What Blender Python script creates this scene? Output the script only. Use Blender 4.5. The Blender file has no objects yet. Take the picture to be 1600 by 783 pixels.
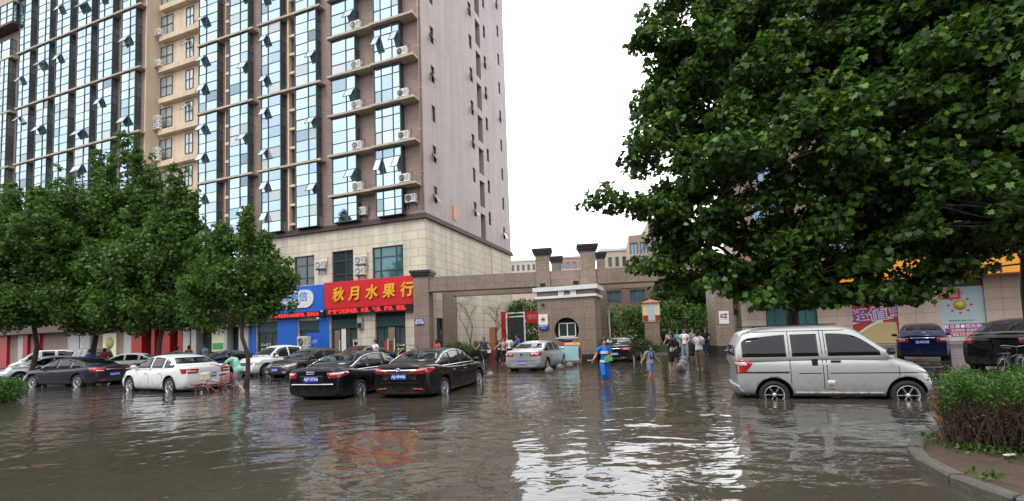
import bpy, bmesh, math, random
import numpy as np
from mathutils import Vector, Matrix
from mathutils.bvhtree import BVHTree
from math import sin, cos, pi, radians as R, sqrt, atan2

scene = bpy.context.scene
COL = scene.collection

# ------------------------------------------------------------------ camera
FPX, PITCH, ROLL, YC, STREET, EYE = 731.0, 0.0635, 0.0347, 480.15, 0.3478, 1.55
_fw = np.array([0, cos(PITCH), sin(PITCH)]); _u0 = np.array([0, -sin(PITCH), cos(PITCH)]); _r0 = np.array([1.0, 0, 0])
_rt = _r0 * cos(ROLL) - _u0 * sin(ROLL); _up = _u0 * cos(ROLL) + _r0 * sin(ROLL)
cam_data = bpy.data.cameras.new('camera'); cam = bpy.data.objects.new('camera', cam_data); COL.objects.link(cam)
cam.matrix_world = Matrix(((_rt[0], _up[0], -_fw[0], 0), (_rt[1], _up[1], -_fw[1], 0), (_rt[2], _up[2], -_fw[2], EYE), (0, 0, 0, 1)))
cam_data.sensor_width = 36; cam_data.lens = FPX / 1600 * 36
cam_data.shift_y = (YC - 391.5) / 1600
cam_data.clip_start = 0.1; cam_data.clip_end = 2000
scene.camera = cam

# ------------------------------------------------------------------ sky, sun, exposure (overcast day)
SUN_EL, SUN_AZ = R(58), R(215)     # azimuth clockwise from +Y; the sun stands behind the camera to the left
world = bpy.data.worlds.new('World'); scene.world = world; world.use_nodes = True
nt = world.node_tree; nt.nodes.clear()
w_out = nt.nodes.new('ShaderNodeOutputWorld'); w_bg = nt.nodes.new('ShaderNodeBackground')
sky = nt.nodes.new('ShaderNodeTexSky'); sky.sky_type = 'NISHITA'; sky.sun_disc = False
sky.sun_elevation = SUN_EL; sky.sun_rotation = SUN_AZ; sky.dust_density = 3
w_mix = nt.nodes.new('ShaderNodeMixRGB'); w_tc = nt.nodes.new('ShaderNodeTexCoord')
w_no = nt.nodes.new('ShaderNodeTexNoise'); w_no.inputs['Scale'].default_value = 2.2; w_no.inputs['Detail'].default_value = 5
w_cr = nt.nodes.new('ShaderNodeValToRGB')
w_cr.color_ramp.elements[0].position = 0.3; w_cr.color_ramp.elements[0].color = (15.0, 15.7, 17.2, 1)
w_cr.color_ramp.elements[1].position = 0.62; w_cr.color_ramp.elements[1].color = (20.5, 20.7, 21.0, 1)
nt.links.new(w_tc.outputs['Generated'], w_no.inputs['Vector']); nt.links.new(w_no.outputs['Fac'], w_cr.inputs['Fac'])
w_mix.inputs['Fac'].default_value = 0.9          # nine tenths cloud cover
# sky brightened towards the far side of the street, added for whiter water reflections
w_sp = nt.nodes.new('ShaderNodeSeparateXYZ'); nt.links.new(w_tc.outputs['Generated'], w_sp.inputs[0])
w_my = nt.nodes.new('ShaderNodeMapRange'); w_my.inputs[1].default_value = 0.25; w_my.inputs[2].default_value = 0.85; w_my.inputs[3].default_value = 1.0; w_my.inputs[4].default_value = 1.85; w_my.interpolation_type = 'SMOOTHSTEP'
nt.links.new(w_sp.outputs[1], w_my.inputs[0])
w_vm = nt.nodes.new('ShaderNodeVectorMath'); w_vm.operation = 'SCALE'; nt.links.new(w_cr.outputs['Color'], w_vm.inputs[0]); nt.links.new(w_my.outputs[0], w_vm.inputs['Scale'])
nt.links.new(sky.outputs['Color'], w_mix.inputs['Color1']); nt.links.new(w_vm.outputs[0], w_mix.inputs['Color2'])
nt.links.new(w_mix.outputs['Color'], w_bg.inputs['Color']); w_bg.inputs['Strength'].default_value = 0.08
nt.links.new(w_bg.outputs['Background'], w_out.inputs['Surface'])
sun_data = bpy.data.lights.new('sun', 'SUN'); sun_data.energy = 1.1; sun_data.angle = R(14); sun_data.color = (1, 0.96, 0.9)
sun = bpy.data.objects.new('sun', sun_data); COL.objects.link(sun)
_sd = Vector((sin(SUN_AZ) * cos(SUN_EL), cos(SUN_AZ) * cos(SUN_EL), sin(SUN_EL)))
sun.rotation_euler = _sd.to_track_quat('Z', 'Y').to_euler()
vs = scene.view_settings; vs.view_transform = 'Standard'; vs.look = 'None'; vs.exposure = 0.3; vs.gamma = 1.0
try: vs.use_curve_mapping = False
except Exception: pass
scene.render.engine = 'CYCLES'
scene.cycles.use_denoising = True
scene.cycles.max_bounces = 6; scene.cycles.diffuse_bounces = 3; scene.cycles.glossy_bounces = 4
scene.cycles.transmission_bounces = 4; scene.cycles.transparent_max_bounces = 6

# ------------------------------------------------------------------ helpers: where a line of sight meets the place
E1 = np.array([cos(STREET), -sin(STREET), 0]); E2 = np.array([sin(STREET), cos(STREET), 0]); EYEP = np.array([0, 0, EYE])
def ray(x, y): return _rt * (x - 800) / FPX + _up * (YC - y) / FPX + _fw
def gp(x, y, z=0.0):
    d = ray(x, y); return EYEP + (z - EYE) / d[2] * d
def atY(x, y, Y):
    d = ray(x, y); return EYEP + Y / d[1] * d
def st(s, t, z=0.0):               # street frame (along the kerb, away from it, up) -> world
    p = E1 * s + E2 * t; return Vector((p[0], p[1], z))
def onT(x, y, t):                  # on a plane parallel to the street -> (s, z)
    d = ray(x, y); p = EYEP + t / (d @ E2) * d; return float(p @ E1), float(p[2])
def onS(x, y, s):
    d = ray(x, y); p = EYEP + s / (d @ E1) * d; return float(p @ E2), float(p[2])
SR = -STREET                        # z rotation of everything square to the street

# ------------------------------------------------------------------ helpers: meshes
class MB:
    def __init__(s): s.v = []; s.f = []; s.m = []; s.sm = []
    def add(s, vs_, fs_, mi=0, smooth=False, M=None):
        b = len(s.v)
        for p in vs_:
            p = Vector(p)
            if M is not None: p = M @ p
            s.v.append(tuple(p))
        for f in fs_: s.f.append(tuple(i + b for i in f)); s.m.append(mi); s.sm.append(smooth)
        return s
    def box(s, x0, x1, y0, y1, z0, z1, mi=0, M=None, bev=0.0):
        if bev > 0:
            bm = bmesh.new(); bmesh.ops.create_cube(bm, size=1)
            for v in bm.verts: v.co = Vector(((x0 + x1) / 2 + v.co.x * (x1 - x0), (y0 + y1) / 2 + v.co.y * (y1 - y0), (z0 + z1) / 2 + v.co.z * (z1 - z0)))
            bmesh.ops.bevel(bm, geom=bm.edges[:], offset=bev, segments=2, affect='EDGES', profile=0.6)
            return s.frombm(bm, mi, False, M)
        v = [(x0, y0, z0), (x1, y0, z0), (x1, y1, z0), (x0, y1, z0), (x0, y0, z1), (x1, y0, z1), (x1, y1, z1), (x0, y1, z1)]
        return s.add(v, [(3, 2, 1, 0), (4, 5, 6, 7), (0, 1, 5, 4), (1, 2, 6, 5), (2, 3, 7, 6), (3, 0, 4, 7)], mi, False, M)
    def frombm(s, bm, mi=0, smooth=False, M=None):
        bm.verts.index_update()
        s.add([v.co.copy() for v in bm.verts], [[v.index for v in f.verts] for f in bm.faces], mi, smooth, M); bm.free(); return s
    def tube(s, pts, rad, n=8, mi=0, cap=True, M=None, ell=1.0, smooth=True):
        pts = [Vector(p) for p in pts]
        if not hasattr(rad, '__len__'): rad = [rad] * len(pts)
        V = []; prev = None
        for i, p in enumerate(pts):
            d = (pts[min(i + 1, len(pts) - 1)] - pts[max(i - 1, 0)])
            d = d.normalized() if d.length > 1e-9 else Vector((0, 0, 1))
            if prev is None:
                a = Vector((1, 0, 0)) if abs(d.x) < 0.9 else Vector((0, 1, 0))
            else: a = prev
            a = (a - d * a.dot(d)).normalized(); b = d.cross(a); prev = a
            for k in range(n):
                t = 2 * pi * k / n; V.append(p + a * cos(t) * rad[i] + b * sin(t) * rad[i] * ell)
        Fc = []
        for i in range(len(pts) - 1):
            for k in range(n):
                k2 = (k + 1) % n; Fc.append((i * n + k, i * n + k2, (i + 1) * n + k2, (i + 1) * n + k))
        if cap: Fc.append(tuple(range(n))[::-1]); Fc.append(tuple((len(pts) - 1) * n + k for k in range(n)))
        return s.add(V, Fc, mi, smooth, M)
    def lathe(s, prof, n=24, mi=0, M=None, smooth=True, cap=True):   # profile (r, z) about z
        V = []; Fc = []
        for r, z in prof:
            for k in range(n): V.append((r * cos(2 * pi * k / n), r * sin(2 * pi * k / n), z))
        for i in range(len(prof) - 1):
            for k in range(n):
                k2 = (k + 1) % n; Fc.append((i * n + k, i * n + k2, (i + 1) * n + k2, (i + 1) * n + k))
        if prof[0] == prof[-1] or not cap: return s.add(V, Fc, mi, smooth, M)
        if prof[0][0] > 1e-6: Fc.append(tuple(range(n))[::-1])
        if prof[-1][0] > 1e-6: Fc.append(tuple((len(prof) - 1) * n + k for k in range(n)))
        return s.add(V, Fc, mi, smooth, M)
    def ball(s, c, r, n=12, m=8, mi=0, M=None):
        if not hasattr(r, '__len__'): r = (r, r, r)
        V = [(c[0], c[1], c[2] - r[2])]; Fc = []
        for i in range(1, m):
            a = -pi / 2 + pi * i / m
            for k in range(n): V.append((c[0] + r[0] * cos(a) * cos(2 * pi * k / n), c[1] + r[1] * cos(a) * sin(2 * pi * k / n), c[2] + r[2] * sin(a)))
        V.append((c[0], c[1], c[2] + r[2]))
        for k in range(n): Fc.append((0, 1 + (k + 1) % n, 1 + k))
        for i in range(m - 2):
            for k in range(n):
                k2 = (k + 1) % n; a = 1 + i * n; Fc.append((a + k, a + k2, a + n + k2, a + n + k))
        a = 1 + (m - 2) * n
        for k in range(n): Fc.append((a + k, a + (k + 1) % n, len(V) - 1))
        return s.add(V, Fc, mi, True, M)
    def quad(s, a, b, c, d, mi=0, M=None): return s.add([a, b, c, d], [(0, 1, 2, 3)], mi, False, M)
    def prism(s, poly, y0, y1, mi=0, M=None):              # polygon in x,z pushed along y (poly counter-clockwise seen from -y)
        n = len(poly)
        V = [(p[0], y0, p[1]) for p in poly] + [(p[0], y1, p[1]) for p in poly]
        Fc = [tuple(range(n)), tuple(range(2 * n - 1, n - 1, -1))]
        for i in range(n):
            j = (i + 1) % n; Fc.append((i, i + n, j + n, j))
        return s.add(V, Fc, mi, False, M)
    def mesh(s, name, mats):
        me = bpy.data.meshes.new(name); me.from_pydata(s.v, [], s.f)
        if not isinstance(mats, (list, tuple)): mats = [mats]
        for m in mats: me.materials.append(m)
        me.polygons.foreach_set('material_index', s.m); me.polygons.foreach_set('use_smooth', s.sm)
        me.update(); return me
def link(o, parent=None):
    COL.objects.link(o)
    if parent is not None: o.parent = parent
    return o
def tag(o, label=None, cat=None, group=None, kind=None):
    if label: o['label'] = label
    if cat: o['category'] = cat
    if group: o['group'] = group
    if kind: o['kind'] = kind
    return o
def obj(name, mb, mats, parent=None, loc=None, rz=None):
    me = mb.mesh(name, mats) if isinstance(mb, MB) else mb
    o = bpy.data.objects.new(name, me)
    if loc is not None: o.location = loc
    if rz is not None: o.rotation_euler = (0, 0, rz)
    return link(o, parent)
def thing(name, label, cat, loc=(0, 0, 0), rz=0, group=None):
    o = bpy.data.objects.new(name, None); o.location = loc; o.rotation_euler = (0, 0, rz); o.empty_display_size = 0.2
    link(o); return tag(o, label, cat, group)
def dup(root, loc, rz, label=None, group=None):
    r = root.copy(); COL.objects.link(r); r.location = loc; r.rotation_euler = (0, 0, rz)
    if label: r['label'] = label
    if group: r['group'] = group
    for ch in list(root.children):
        c = ch.copy(); COL.objects.link(c); c.parent = r
        for g_ in list(ch.children):
            d = g_.copy(); COL.objects.link(d); d.parent = c
    return r
def evalmesh(me, mods):
    """apply modifiers (name, dict) to a mesh through a throw-away object"""
    o = bpy.data.objects.new('tmp', me); COL.objects.link(o)
    for ty, kw in mods:
        m = o.modifiers.new(ty.lower(), ty)
        for k, v in kw.items(): setattr(m, k, v)
    dg = bpy.context.evaluated_depsgraph_get(); dg.update()
    out = bpy.data.meshes.new_from_object(o.evaluated_get(dg))
    bpy.data.objects.remove(o, do_unlink=True)
    return out
def textmb(mb, s, size, M, mi=0, ext=0.01, bold=0.0, sx=1.0, align='CENTER'):
    cu = bpy.data.curves.new('txt', 'FONT'); cu.body = s; cu.size = size; cu.extrude = ext; cu.offset = bold
    cu.align_x = align; cu.align_y = 'CENTER'; cu.resolution_u = 3
    o = bpy.data.objects.new('txt', cu); COL.objects.link(o)
    dg = bpy.context.evaluated_depsgraph_get(); dg.update()
    me = o.evaluated_get(dg).to_mesh()
    mb.add([(v.co.x * sx, v.co.y, v.co.z) for v in me.vertices], [tuple(p.vertices) for p in me.polygons], mi, False, M)
    o.evaluated_get(dg).to_mesh_clear()
    bpy.data.objects.remove(o, do_unlink=True); bpy.data.curves.remove(cu)
def face_front(x, y, z):           # text frame standing on a wall that looks towards -y
    return Matrix.Translation((x, y, z)) @ Matrix.Rotation(pi / 2, 4, 'X')

# ------------------------------------------------------------------ helpers: materials
MATS = {}
def mat(name, col, rough=0.6, metal=0.0, spec=0.5, coat=0.0, emis=None, estr=0.0, noise=0.0, nscale=3.0, bump=0.0, bscale=30.0, island=0.0, streak=0.0, ior=None, coords='Object'):
    if name in MATS: return MATS[name]
    m = bpy.data.materials.new(name); m.use_nodes = True; MATS[name] = m
    n = m.node_tree; b = n.nodes['Principled BSDF']; L = n.links
    b.inputs['Base Color'].default_value = (*col, 1); b.inputs['Roughness'].default_value = rough; b.inputs['Metallic'].default_value = metal
    b.inputs['Specular IOR Level'].default_value = spec; b.inputs['Coat Weight'].default_value = coat; b.inputs['Coat Roughness'].default_value = 0.03
    if ior: b.inputs['IOR'].default_value = ior
    if emis: b.inputs['Emission Color'].default_value = (*emis, 1); b.inputs['Emission Strength'].default_value = estr
    src = None
    if noise or bump or streak:
        tc = n.nodes.new('ShaderNodeTexCoord')
    if noise or island or streak:
        hsv = n.nodes.new('ShaderNodeHueSaturation'); hsv.inputs['Color'].default_value = (*col, 1)
        vals = []
        if noise:
            no = n.nodes.new('ShaderNodeTexNoise'); no.inputs['Scale'].default_value = nscale; no.inputs['Detail'].default_value = 8; no.inputs['Roughness'].default_value = 0.65
            L.new(tc.outputs[coords], no.inputs['Vector'])
            mr = n.nodes.new('ShaderNodeMapRange'); mr.inputs[1].default_value = 0.25; mr.inputs[2].default_value = 0.75; mr.inputs[3].default_value = 1 - noise; mr.inputs[4].default_value = 1 + noise
            L.new(no.outputs['Fac'], mr.inputs[0]); vals.append(mr.outputs[0])
        if streak:
            mp = n.nodes.new('ShaderNodeMapping'); mp.inputs['Scale'].default_value = (2.2, 2.2, 0.12); L.new(tc.outputs[coords], mp.inputs['Vector'])
            no = n.nodes.new('ShaderNodeTexNoise'); no.inputs['Scale'].default_value = 1.0; no.inputs['Detail'].default_value = 7; L.new(mp.outputs[0], no.inputs['Vector'])
            mr = n.nodes.new('ShaderNodeMapRange'); mr.inputs[1].default_value = 0.35; mr.inputs[2].default_value = 0.7; mr.inputs[3].default_value = 1.0; mr.inputs[4].default_value = 1 - streak
            L.new(no.outputs['Fac'], mr.inputs[0]); vals.append(mr.outputs[0])
        if island:
            ge = n.nodes.new('ShaderNodeNewGeometry')
            mr = n.nodes.new('ShaderNodeMapRange'); mr.inputs[3].default_value = 1 - island; mr.inputs[4].default_value = 1 + island
            L.new(ge.outputs['Random Per Island'], mr.inputs[0]); vals.append(mr.outputs[0])
        cur = vals[0]
        for v in vals[1:]:
            mu = n.nodes.new('ShaderNodeMath'); mu.operation = 'MULTIPLY'; L.new(cur, mu.inputs[0]); L.new(v, mu.inputs[1]); cur = mu.outputs[0]
        L.new(cur, hsv.inputs['Value']); L.new(hsv.outputs[0], b.inputs['Base Color'])
    if bump:
        no = n.nodes.new('ShaderNodeTexNoise'); no.inputs['Scale'].default_value = bscale; no.inputs['Detail'].default_value = 6; L.new(tc.outputs[coords], no.inputs['Vector'])
        bu = n.nodes.new('ShaderNodeBump'); bu.inputs['Strength'].default_value = bump; bu.inputs['Distance'].default_value = 0.02
        L.new(no.outputs['Fac'], bu.inputs['Height']); L.new(bu.outputs[0], b.inputs['Normal'])
    return m
def tilemat(name, col, mortar, bw, bh, off=0.5, ms=0.012, rough=0.55, var=0.12, bump=0.3, streak=0.15, speck=0.0):
    """masonry on vertical walls: u runs along the wall whichever way it faces, v is height"""
    if name in MATS: return MATS[name]
    m = bpy.data.materials.new(name); m.use_nodes = True; MATS[name] = m
    n = m.node_tree; b = n.nodes['Principled BSDF']; L = n.links; N = n.nodes.new
    b.inputs['Roughness'].default_value = rough
    tc = N('ShaderNodeTexCoord'); sx = N('ShaderNodeSeparateXYZ'); L.new(tc.outputs['Object'], sx.inputs[0])
    ad = N('ShaderNodeMath'); ad.operation = 'ADD'; L.new(sx.outputs[0], ad.inputs[0]); L.new(sx.outputs[1], ad.inputs[1])
    cb = N('ShaderNodeCombineXYZ'); L.new(ad.outputs[0], cb.inputs[0]); L.new(sx.outputs[2], cb.inputs[1])
    br = N('ShaderNodeTexBrick'); L.new(cb.outputs[0], br.inputs['Vector']); br.offset = off
    br.inputs['Scale'].default_value = 1; br.inputs['Brick Width'].default_value = bw; br.inputs['Row Height'].default_value = bh
    br.inputs['Mortar Size'].default_value = ms; br.inputs['Mortar Smooth'].default_value = 0.2; br.inputs['Bias'].default_value = 0
    br.inputs['Color1'].default_value = (*[c * (1 - var) for c in col], 1); br.inputs['Color2'].default_value = (*[min(1, c * (1 + var)) for c in col], 1)
    br.inputs['Mortar'].default_value = (*mortar, 1)
    no = N('ShaderNodeTexNoise'); no.inputs['Scale'].default_value = 0.35; no.inputs['Detail'].default_value = 8; L.new(tc.outputs['Object'], no.inputs['Vector'])
    mp = N('ShaderNodeMapping'); mp.inputs['Scale'].default_value = (1.6, 1.6, 0.1); L.new(tc.outputs['Object'], mp.inputs['Vector'])
    n2 = N('ShaderNodeTexNoise'); n2.inputs['Scale'].default_value = 1; n2.inputs['Detail'].default_value = 7; L.new(mp.outputs[0], n2.inputs['Vector'])
    a1 = N('ShaderNodeMapRange'); a1.inputs[1].default_value = .3; a1.inputs[2].default_value = .7; a1.inputs[3].default_value = 0.9; a1.inputs[4].default_value = 1.08; L.new(no.outputs['Fac'], a1.inputs[0])
    a2 = N('ShaderNodeMapRange'); a2.inputs[1].default_value = .4; a2.inputs[2].default_value = .75; a2.inputs[3].default_value = 1; a2.inputs[4].default_value = 1 - streak; L.new(n2.outputs['Fac'], a2.inputs[0])
    mu = N('ShaderNodeMath'); mu.operation = 'MULTIPLY'; L.new(a1.outputs[0], mu.inputs[0]); L.new(a2.outputs[0], mu.inputs[1]); cur = mu.outputs[0]
    if speck:
        n3 = N('ShaderNodeTexNoise'); n3.inputs['Scale'].default_value = 9; n3.inputs['Detail'].default_value = 6; n3.inputs['Roughness'].default_value = .8; L.new(tc.outputs['Object'], n3.inputs['Vector'])
        a3 = N('ShaderNodeMapRange'); a3.inputs[1].default_value = .35; a3.inputs[2].default_value = .65; a3.inputs[3].default_value = 1 - speck; a3.inputs[4].default_value = 1 + speck; L.new(n3.outputs['Fac'], a3.inputs[0])
        m2 = N('ShaderNodeMath'); m2.operation = 'MULTIPLY'; L.new(cur, m2.inputs[0]); L.new(a3.outputs[0], m2.inputs[1]); cur = m2.outputs[0]
    hs = N('ShaderNodeHueSaturation'); L.new(br.outputs['Color'], hs.inputs['Color']); L.new(cur, hs.inputs['Value']); L.new(hs.outputs[0], b.inputs['Base Color'])
    bu = N('ShaderNodeBump'); bu.inputs['Strength'].default_value = bump; bu.inputs['Distance'].default_value = 0.01; bu.invert = True
    L.new(br.outputs['Fac'], bu.inputs['Height']); L.new(bu.outputs[0], b.inputs['Normal'])
    return m
random.seed(7); rng = np.random.default_rng(11)

# ================================================================== THE SETTING
# flood water: muddy, rippled
def water_material():
    m = bpy.data.materials.new('flood_water'); m.use_nodes = True; n = m.node_tree; b = n.nodes['Principled BSDF']; L = n.links; N = n.nodes.new
    b.inputs['Roughness'].default_value = 0.02; b.inputs['IOR'].default_value = 1.42
    tc = N('ShaderNodeTexCoord')
    no = N('ShaderNodeTexNoise'); no.inputs['Scale'].default_value = 0.22; no.inputs['Detail'].default_value = 4; L.new(tc.outputs['Object'], no.inputs['Vector'])
    cr = N('ShaderNodeValToRGB'); cr.color_ramp.elements[0].position = .3; cr.color_ramp.elements[0].color = (0.050, 0.042, 0.032, 1)
    cr.color_ramp.elements[1].position = .7; cr.color_ramp.elements[1].color = (0.076, 0.064, 0.048, 1)
    L.new(no.outputs['Fac'], cr.inputs['Fac']); L.new(cr.outputs[0], b.inputs['Base Color'])
    def layer(scale, dist, strength, prev, stretch=(1, 1, 1), detail=3, distort=0.0, rough=.5, rot=0):
        mp = N('ShaderNodeMapping'); mp.inputs['Scale'].default_value = stretch; mp.inputs['Rotation'].default_value = (0, 0, rot); L.new(tc.outputs['Object'], mp.inputs['Vector'])
        q = N('ShaderNodeTexNoise'); q.inputs['Scale'].default_value = scale; q.inputs['Detail'].default_value = detail; q.inputs['Distortion'].default_value = distort; q.inputs['Roughness'].default_value = rough
        L.new(mp.outputs[0], q.inputs['Vector'])
        bu = N('ShaderNodeBump'); bu.inputs['Strength'].default_value = strength; bu.inputs['Distance'].default_value = dist
        L.new(q.outputs['Fac'], bu.inputs['Height'])
        if prev: L.new(prev.outputs[0], bu.inputs['Normal'])
        return bu
    a = layer(.85, 0.045, 1.0, None, (1, 1.2, 1), 2, 0.8, .4)
    c = layer(3.2, 0.0075, 1.0, a, (1, 1.7, 1), 2, 0.5, .4, .2)
    d = layer(11, 0.0009, 0.8, c, (1, 1.4, 1), 2, 0.2, .5)
    L.new(d.outputs[0], b.inputs['Normal'])
    return m
WATER = water_material()
def sheet(name, pts, z, m, thick=None, label=None):
    mb = MB()
    if thick is None: mb.add([(p[0], p[1], z) for p in pts], [tuple(range(len(pts)))])
    else:
        n = len(pts); V = [(p[0], p[1], z - thick) for p in pts] + [(p[0], p[1], z) for p in pts]
        mb.add(V, [tuple(range(n))[::-1], tuple(range(n, 2 * n))] + [(i, (i + 1) % n, (i + 1) % n + n, i + n) for i in range(n)])
    return tag(obj(name, mb, m), None, None, None, 'structure')
ASPHALT = mat('asphalt', (.05, .05, .05), .7, noise=.25, nscale=1.5, bump=.4, bscale=60)
PAVE = mat('wet_paving', (.13, .12, .115), .28, noise=.22, nscale=.9, bump=.25, bscale=9)
big = 900
sheet('ground', [(-big, -big), (big, -big), (big, big), (-big, big)], -0.24, ASPHALT)
sheet('water', [tuple(st(-110, -40)[:2]), tuple(st(70, -40)[:2]), tuple(st(70, 62)[:2]), tuple(st(-110, 62)[:2])], 0.0, WATER)
def slab(name, s0, s1, t0, t1, z, m): return sheet(name, [tuple(st(s0, t0)[:2]), tuple(st(s1, t0)[:2]), tuple(st(s1, t1)[:2]), tuple(st(s0, t1)[:2])], z, m, z + .2)
slab('sidewalk', -90, -14.5, 26.2, 28.6, .08, PAVE)
slab('sidewalk_right', 6.2, 60, 37.2, 44, .16, PAVE)

# traffic island, lower right: kerb stones, wet soil
SOIL = mat('soil', (.075, .048, .03), .75, noise=.35, nscale=2.5, bump=.9, bscale=14)
KERB = mat('kerb_stone', (.12, .108, .09), .55, noise=.3, nscale=5, bump=.6, bscale=25)
kp = [gp(x, y, .12) for x, y in ((1600, 606), (1545, 628), (1495, 650), (1456, 667), (1436, 679), (1428, 690), (1434, 703), (1452, 717), (1480, 731), (1525, 749), (1600, 776))]
kp = [(p[0], p[1]) for p in kp]
kp = [(kp[0][0] + 9, kp[0][1])] + kp + [(kp[-1][0] + .9, kp[-1][1] - .33), (kp[-1][0] + 9, kp[-1][1] - .9)]
def smooth_poly(p, n=2):
    for _ in range(n):
        q = [p[0]]
        for a, b in zip(p[:-1], p[1:]):
            q += [(a[0] * .75 + b[0] * .25, a[1] * .75 + b[1] * .25), (a[0] * .25 + b[0] * .75, a[1] * .25 + b[1] * .75)]
        p = q + [p[-1]]
    return p
kp = smooth_poly(kp)
bm = bmesh.new(); vs_ = [bm.verts.new((x, y, .07)) for x, y in kp]; f_ = bm.faces.new(vs_)
bmesh.ops.triangulate(bm, faces=[f_]); bmesh.ops.subdivide_edges(bm, edges=bm.edges[:], cuts=5, use_grid_fill=True)
for v in bm.verts: v.co.z += .025 * sin(v.co.x * 3.1) * cos(v.co.y * 2.7) + random.uniform(-.012, .012)
me = bpy.data.meshes.new('island_soil'); bm.to_mesh(me); bm.free(); me.materials.append(SOIL)
tag(obj('island_soil', me, None), kind='structure')
mb = MB()
dist = 0; segs = []
for a, b in zip(kp[:-1], kp[1:]):
    L_ = sqrt((a[0] - b[0]) ** 2 + (a[1] - b[1]) ** 2); segs.append((a, b, dist, L_)); dist += L_
def kat(d):
    for a, b, d0, L_ in segs:
        if d <= d0 + L_: k = (d - d0) / L_; return Vector((a[0] + (b[0] - a[0]) * k, a[1] + (b[1] - a[1]) * k, 0)), Vector((b[0] - a[0], b[1] - a[1], 0)).normalized()
    return Vector((*segs[-1][1], 0)), Vector((1, 0, 0))
d = 0
while d < dist - .6:
    a, ta = kat(d + .012); b, tb = kat(d + .588); na = Vector((-ta.y, ta.x, 0)); nb = Vector((-tb.y, tb.x, 0))
    h = .10 + random.uniform(-.012, .01); w = .075
    V = []
    for p, nn in ((a, na), (b, nb)):
        for off, z in ((-w, -.2), (-w, h - .025), (-w + .02, h), (w - .02, h), (w, h - .025), (w, -.2)): q = p + nn * off; V.append((q.x, q.y, z + random.uniform(-.004, .004)))
    mb.add(V, [(i, i + 1, i + 7, i + 6) for i in range(5)] + [(5, 4, 3, 2, 1, 0), (6, 7, 8, 9, 10, 11)])
    d += .6
tag(obj('kerb', mb, KERB), kind='structure')

# ================================================================== BUILDINGS
T0 = 28.45; S0 = -16.58; FL = 3.07; Z0 = 12.485 - FL   # facade plane, corner, storey height, floor datum (level k at Z0+FL*k)
CORN = 10.18
BRICK = tilemat('purple_brown_brick', (.335, .24, .205), (.17, .12, .11), .28, .085, ms=.008, var=.14, streak=.12, rough=.75)
RENDER_W = tilemat('mauve_render', (.40, .32, .295), (.35, .275, .25), .5, .16, ms=.006, var=.05, streak=.22, rough=.5, bump=.15)
STONE = tilemat('cream_stone', (.72, .64, .51), (.26, .21, .16), 1.25, .62, ms=.014, var=.05, streak=.26, rough=.6)
BEIGE = mat('beige_plaster', (.70, .55, .40), .7, noise=.08, nscale=.6, streak=.18)
BAND = mat('ledge_concrete', (.52, .43, .33), .7, noise=.12, nscale=1.5, streak=.25)
DKRED = mat('dark_cornice', (.075, .045, .04), .6, noise=.2, nscale=2)
FRAME = mat('teal_frame', (.045, .075, .08), .35)
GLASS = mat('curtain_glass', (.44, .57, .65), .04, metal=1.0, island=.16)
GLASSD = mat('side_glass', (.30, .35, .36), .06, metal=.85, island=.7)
GLASSK = mat('dark_pane_glass', (.27, .36, .42), .05, metal=.9, island=.4)  # darker glass picked at random for some panes of the bays
GLASSC = mat('curtained_glass', (.5, .55, .56), .12, metal=.35, island=.15)
DARKIN = mat('dark_interior', (.02, .02, .022), .8)
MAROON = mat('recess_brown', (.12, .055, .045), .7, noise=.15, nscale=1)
WHITE = mat('white_paint', (.8, .8, .79), .45, noise=.05, nscale=2, streak=.08)
WINGL = mat('window_glass', (.035, .05, .055), .04, spec=1.0, island=.4)
WINGL2 = mat('podium_glass', (.06, .16, .17), .06, spec=1.0, metal=.3, island=.3)
PIPE = mat('drain_pipe', (.55, .42, .34), .5)

def holes_wall(mb, O, U, u0, u1, z0, z1, holes, depth, mi=0, mi_rev=0):
    """wall sheet through O along U (unit, horizontal) with rectangular holes and reveals going `depth` inwards; outward normal = U x Z turned"""
    O = Vector(O); U = Vector(U); Nn = Vector((U.y, -U.x, 0))          # outward
    us = sorted(set([u0, u1] + [h[0] for h in holes] + [h[1] for h in holes])); zs = sorted(set([z0, z1] + [h[2] for h in holes] + [h[3] for h in holes]))
    P = lambda u, z, d=0: tuple(O + U * u + Vector((0, 0, z)) - Nn * d)
    for i in range(len(us) - 1):
        for j in range(len(zs) - 1):
            cu, cz = (us[i] + us[i + 1]) / 2, (zs[j] + zs[j + 1]) / 2
            if any(h[0] < cu < h[1] and h[2] < cz < h[3] for h in holes): continue
            mb.quad(P(us[i], zs[j]), P(us[i + 1], zs[j]), P(us[i + 1], zs[j + 1]), P(us[i], zs[j + 1]), mi)
    for a, b, c, d in holes:
        for q in ((P(a, c), P(a, c, depth), P(a, d, depth), P(a, d)), (P(b, c, depth), P(b, c), P(b, d), P(b, d, depth)),
                  (P(a, d), P(a, d, depth), P(b, d, depth), P(b, d)), (P(a, c, depth), P(a, c), P(b, c), P(b, c, depth))): mb.quad(*q, mi_rev)
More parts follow.
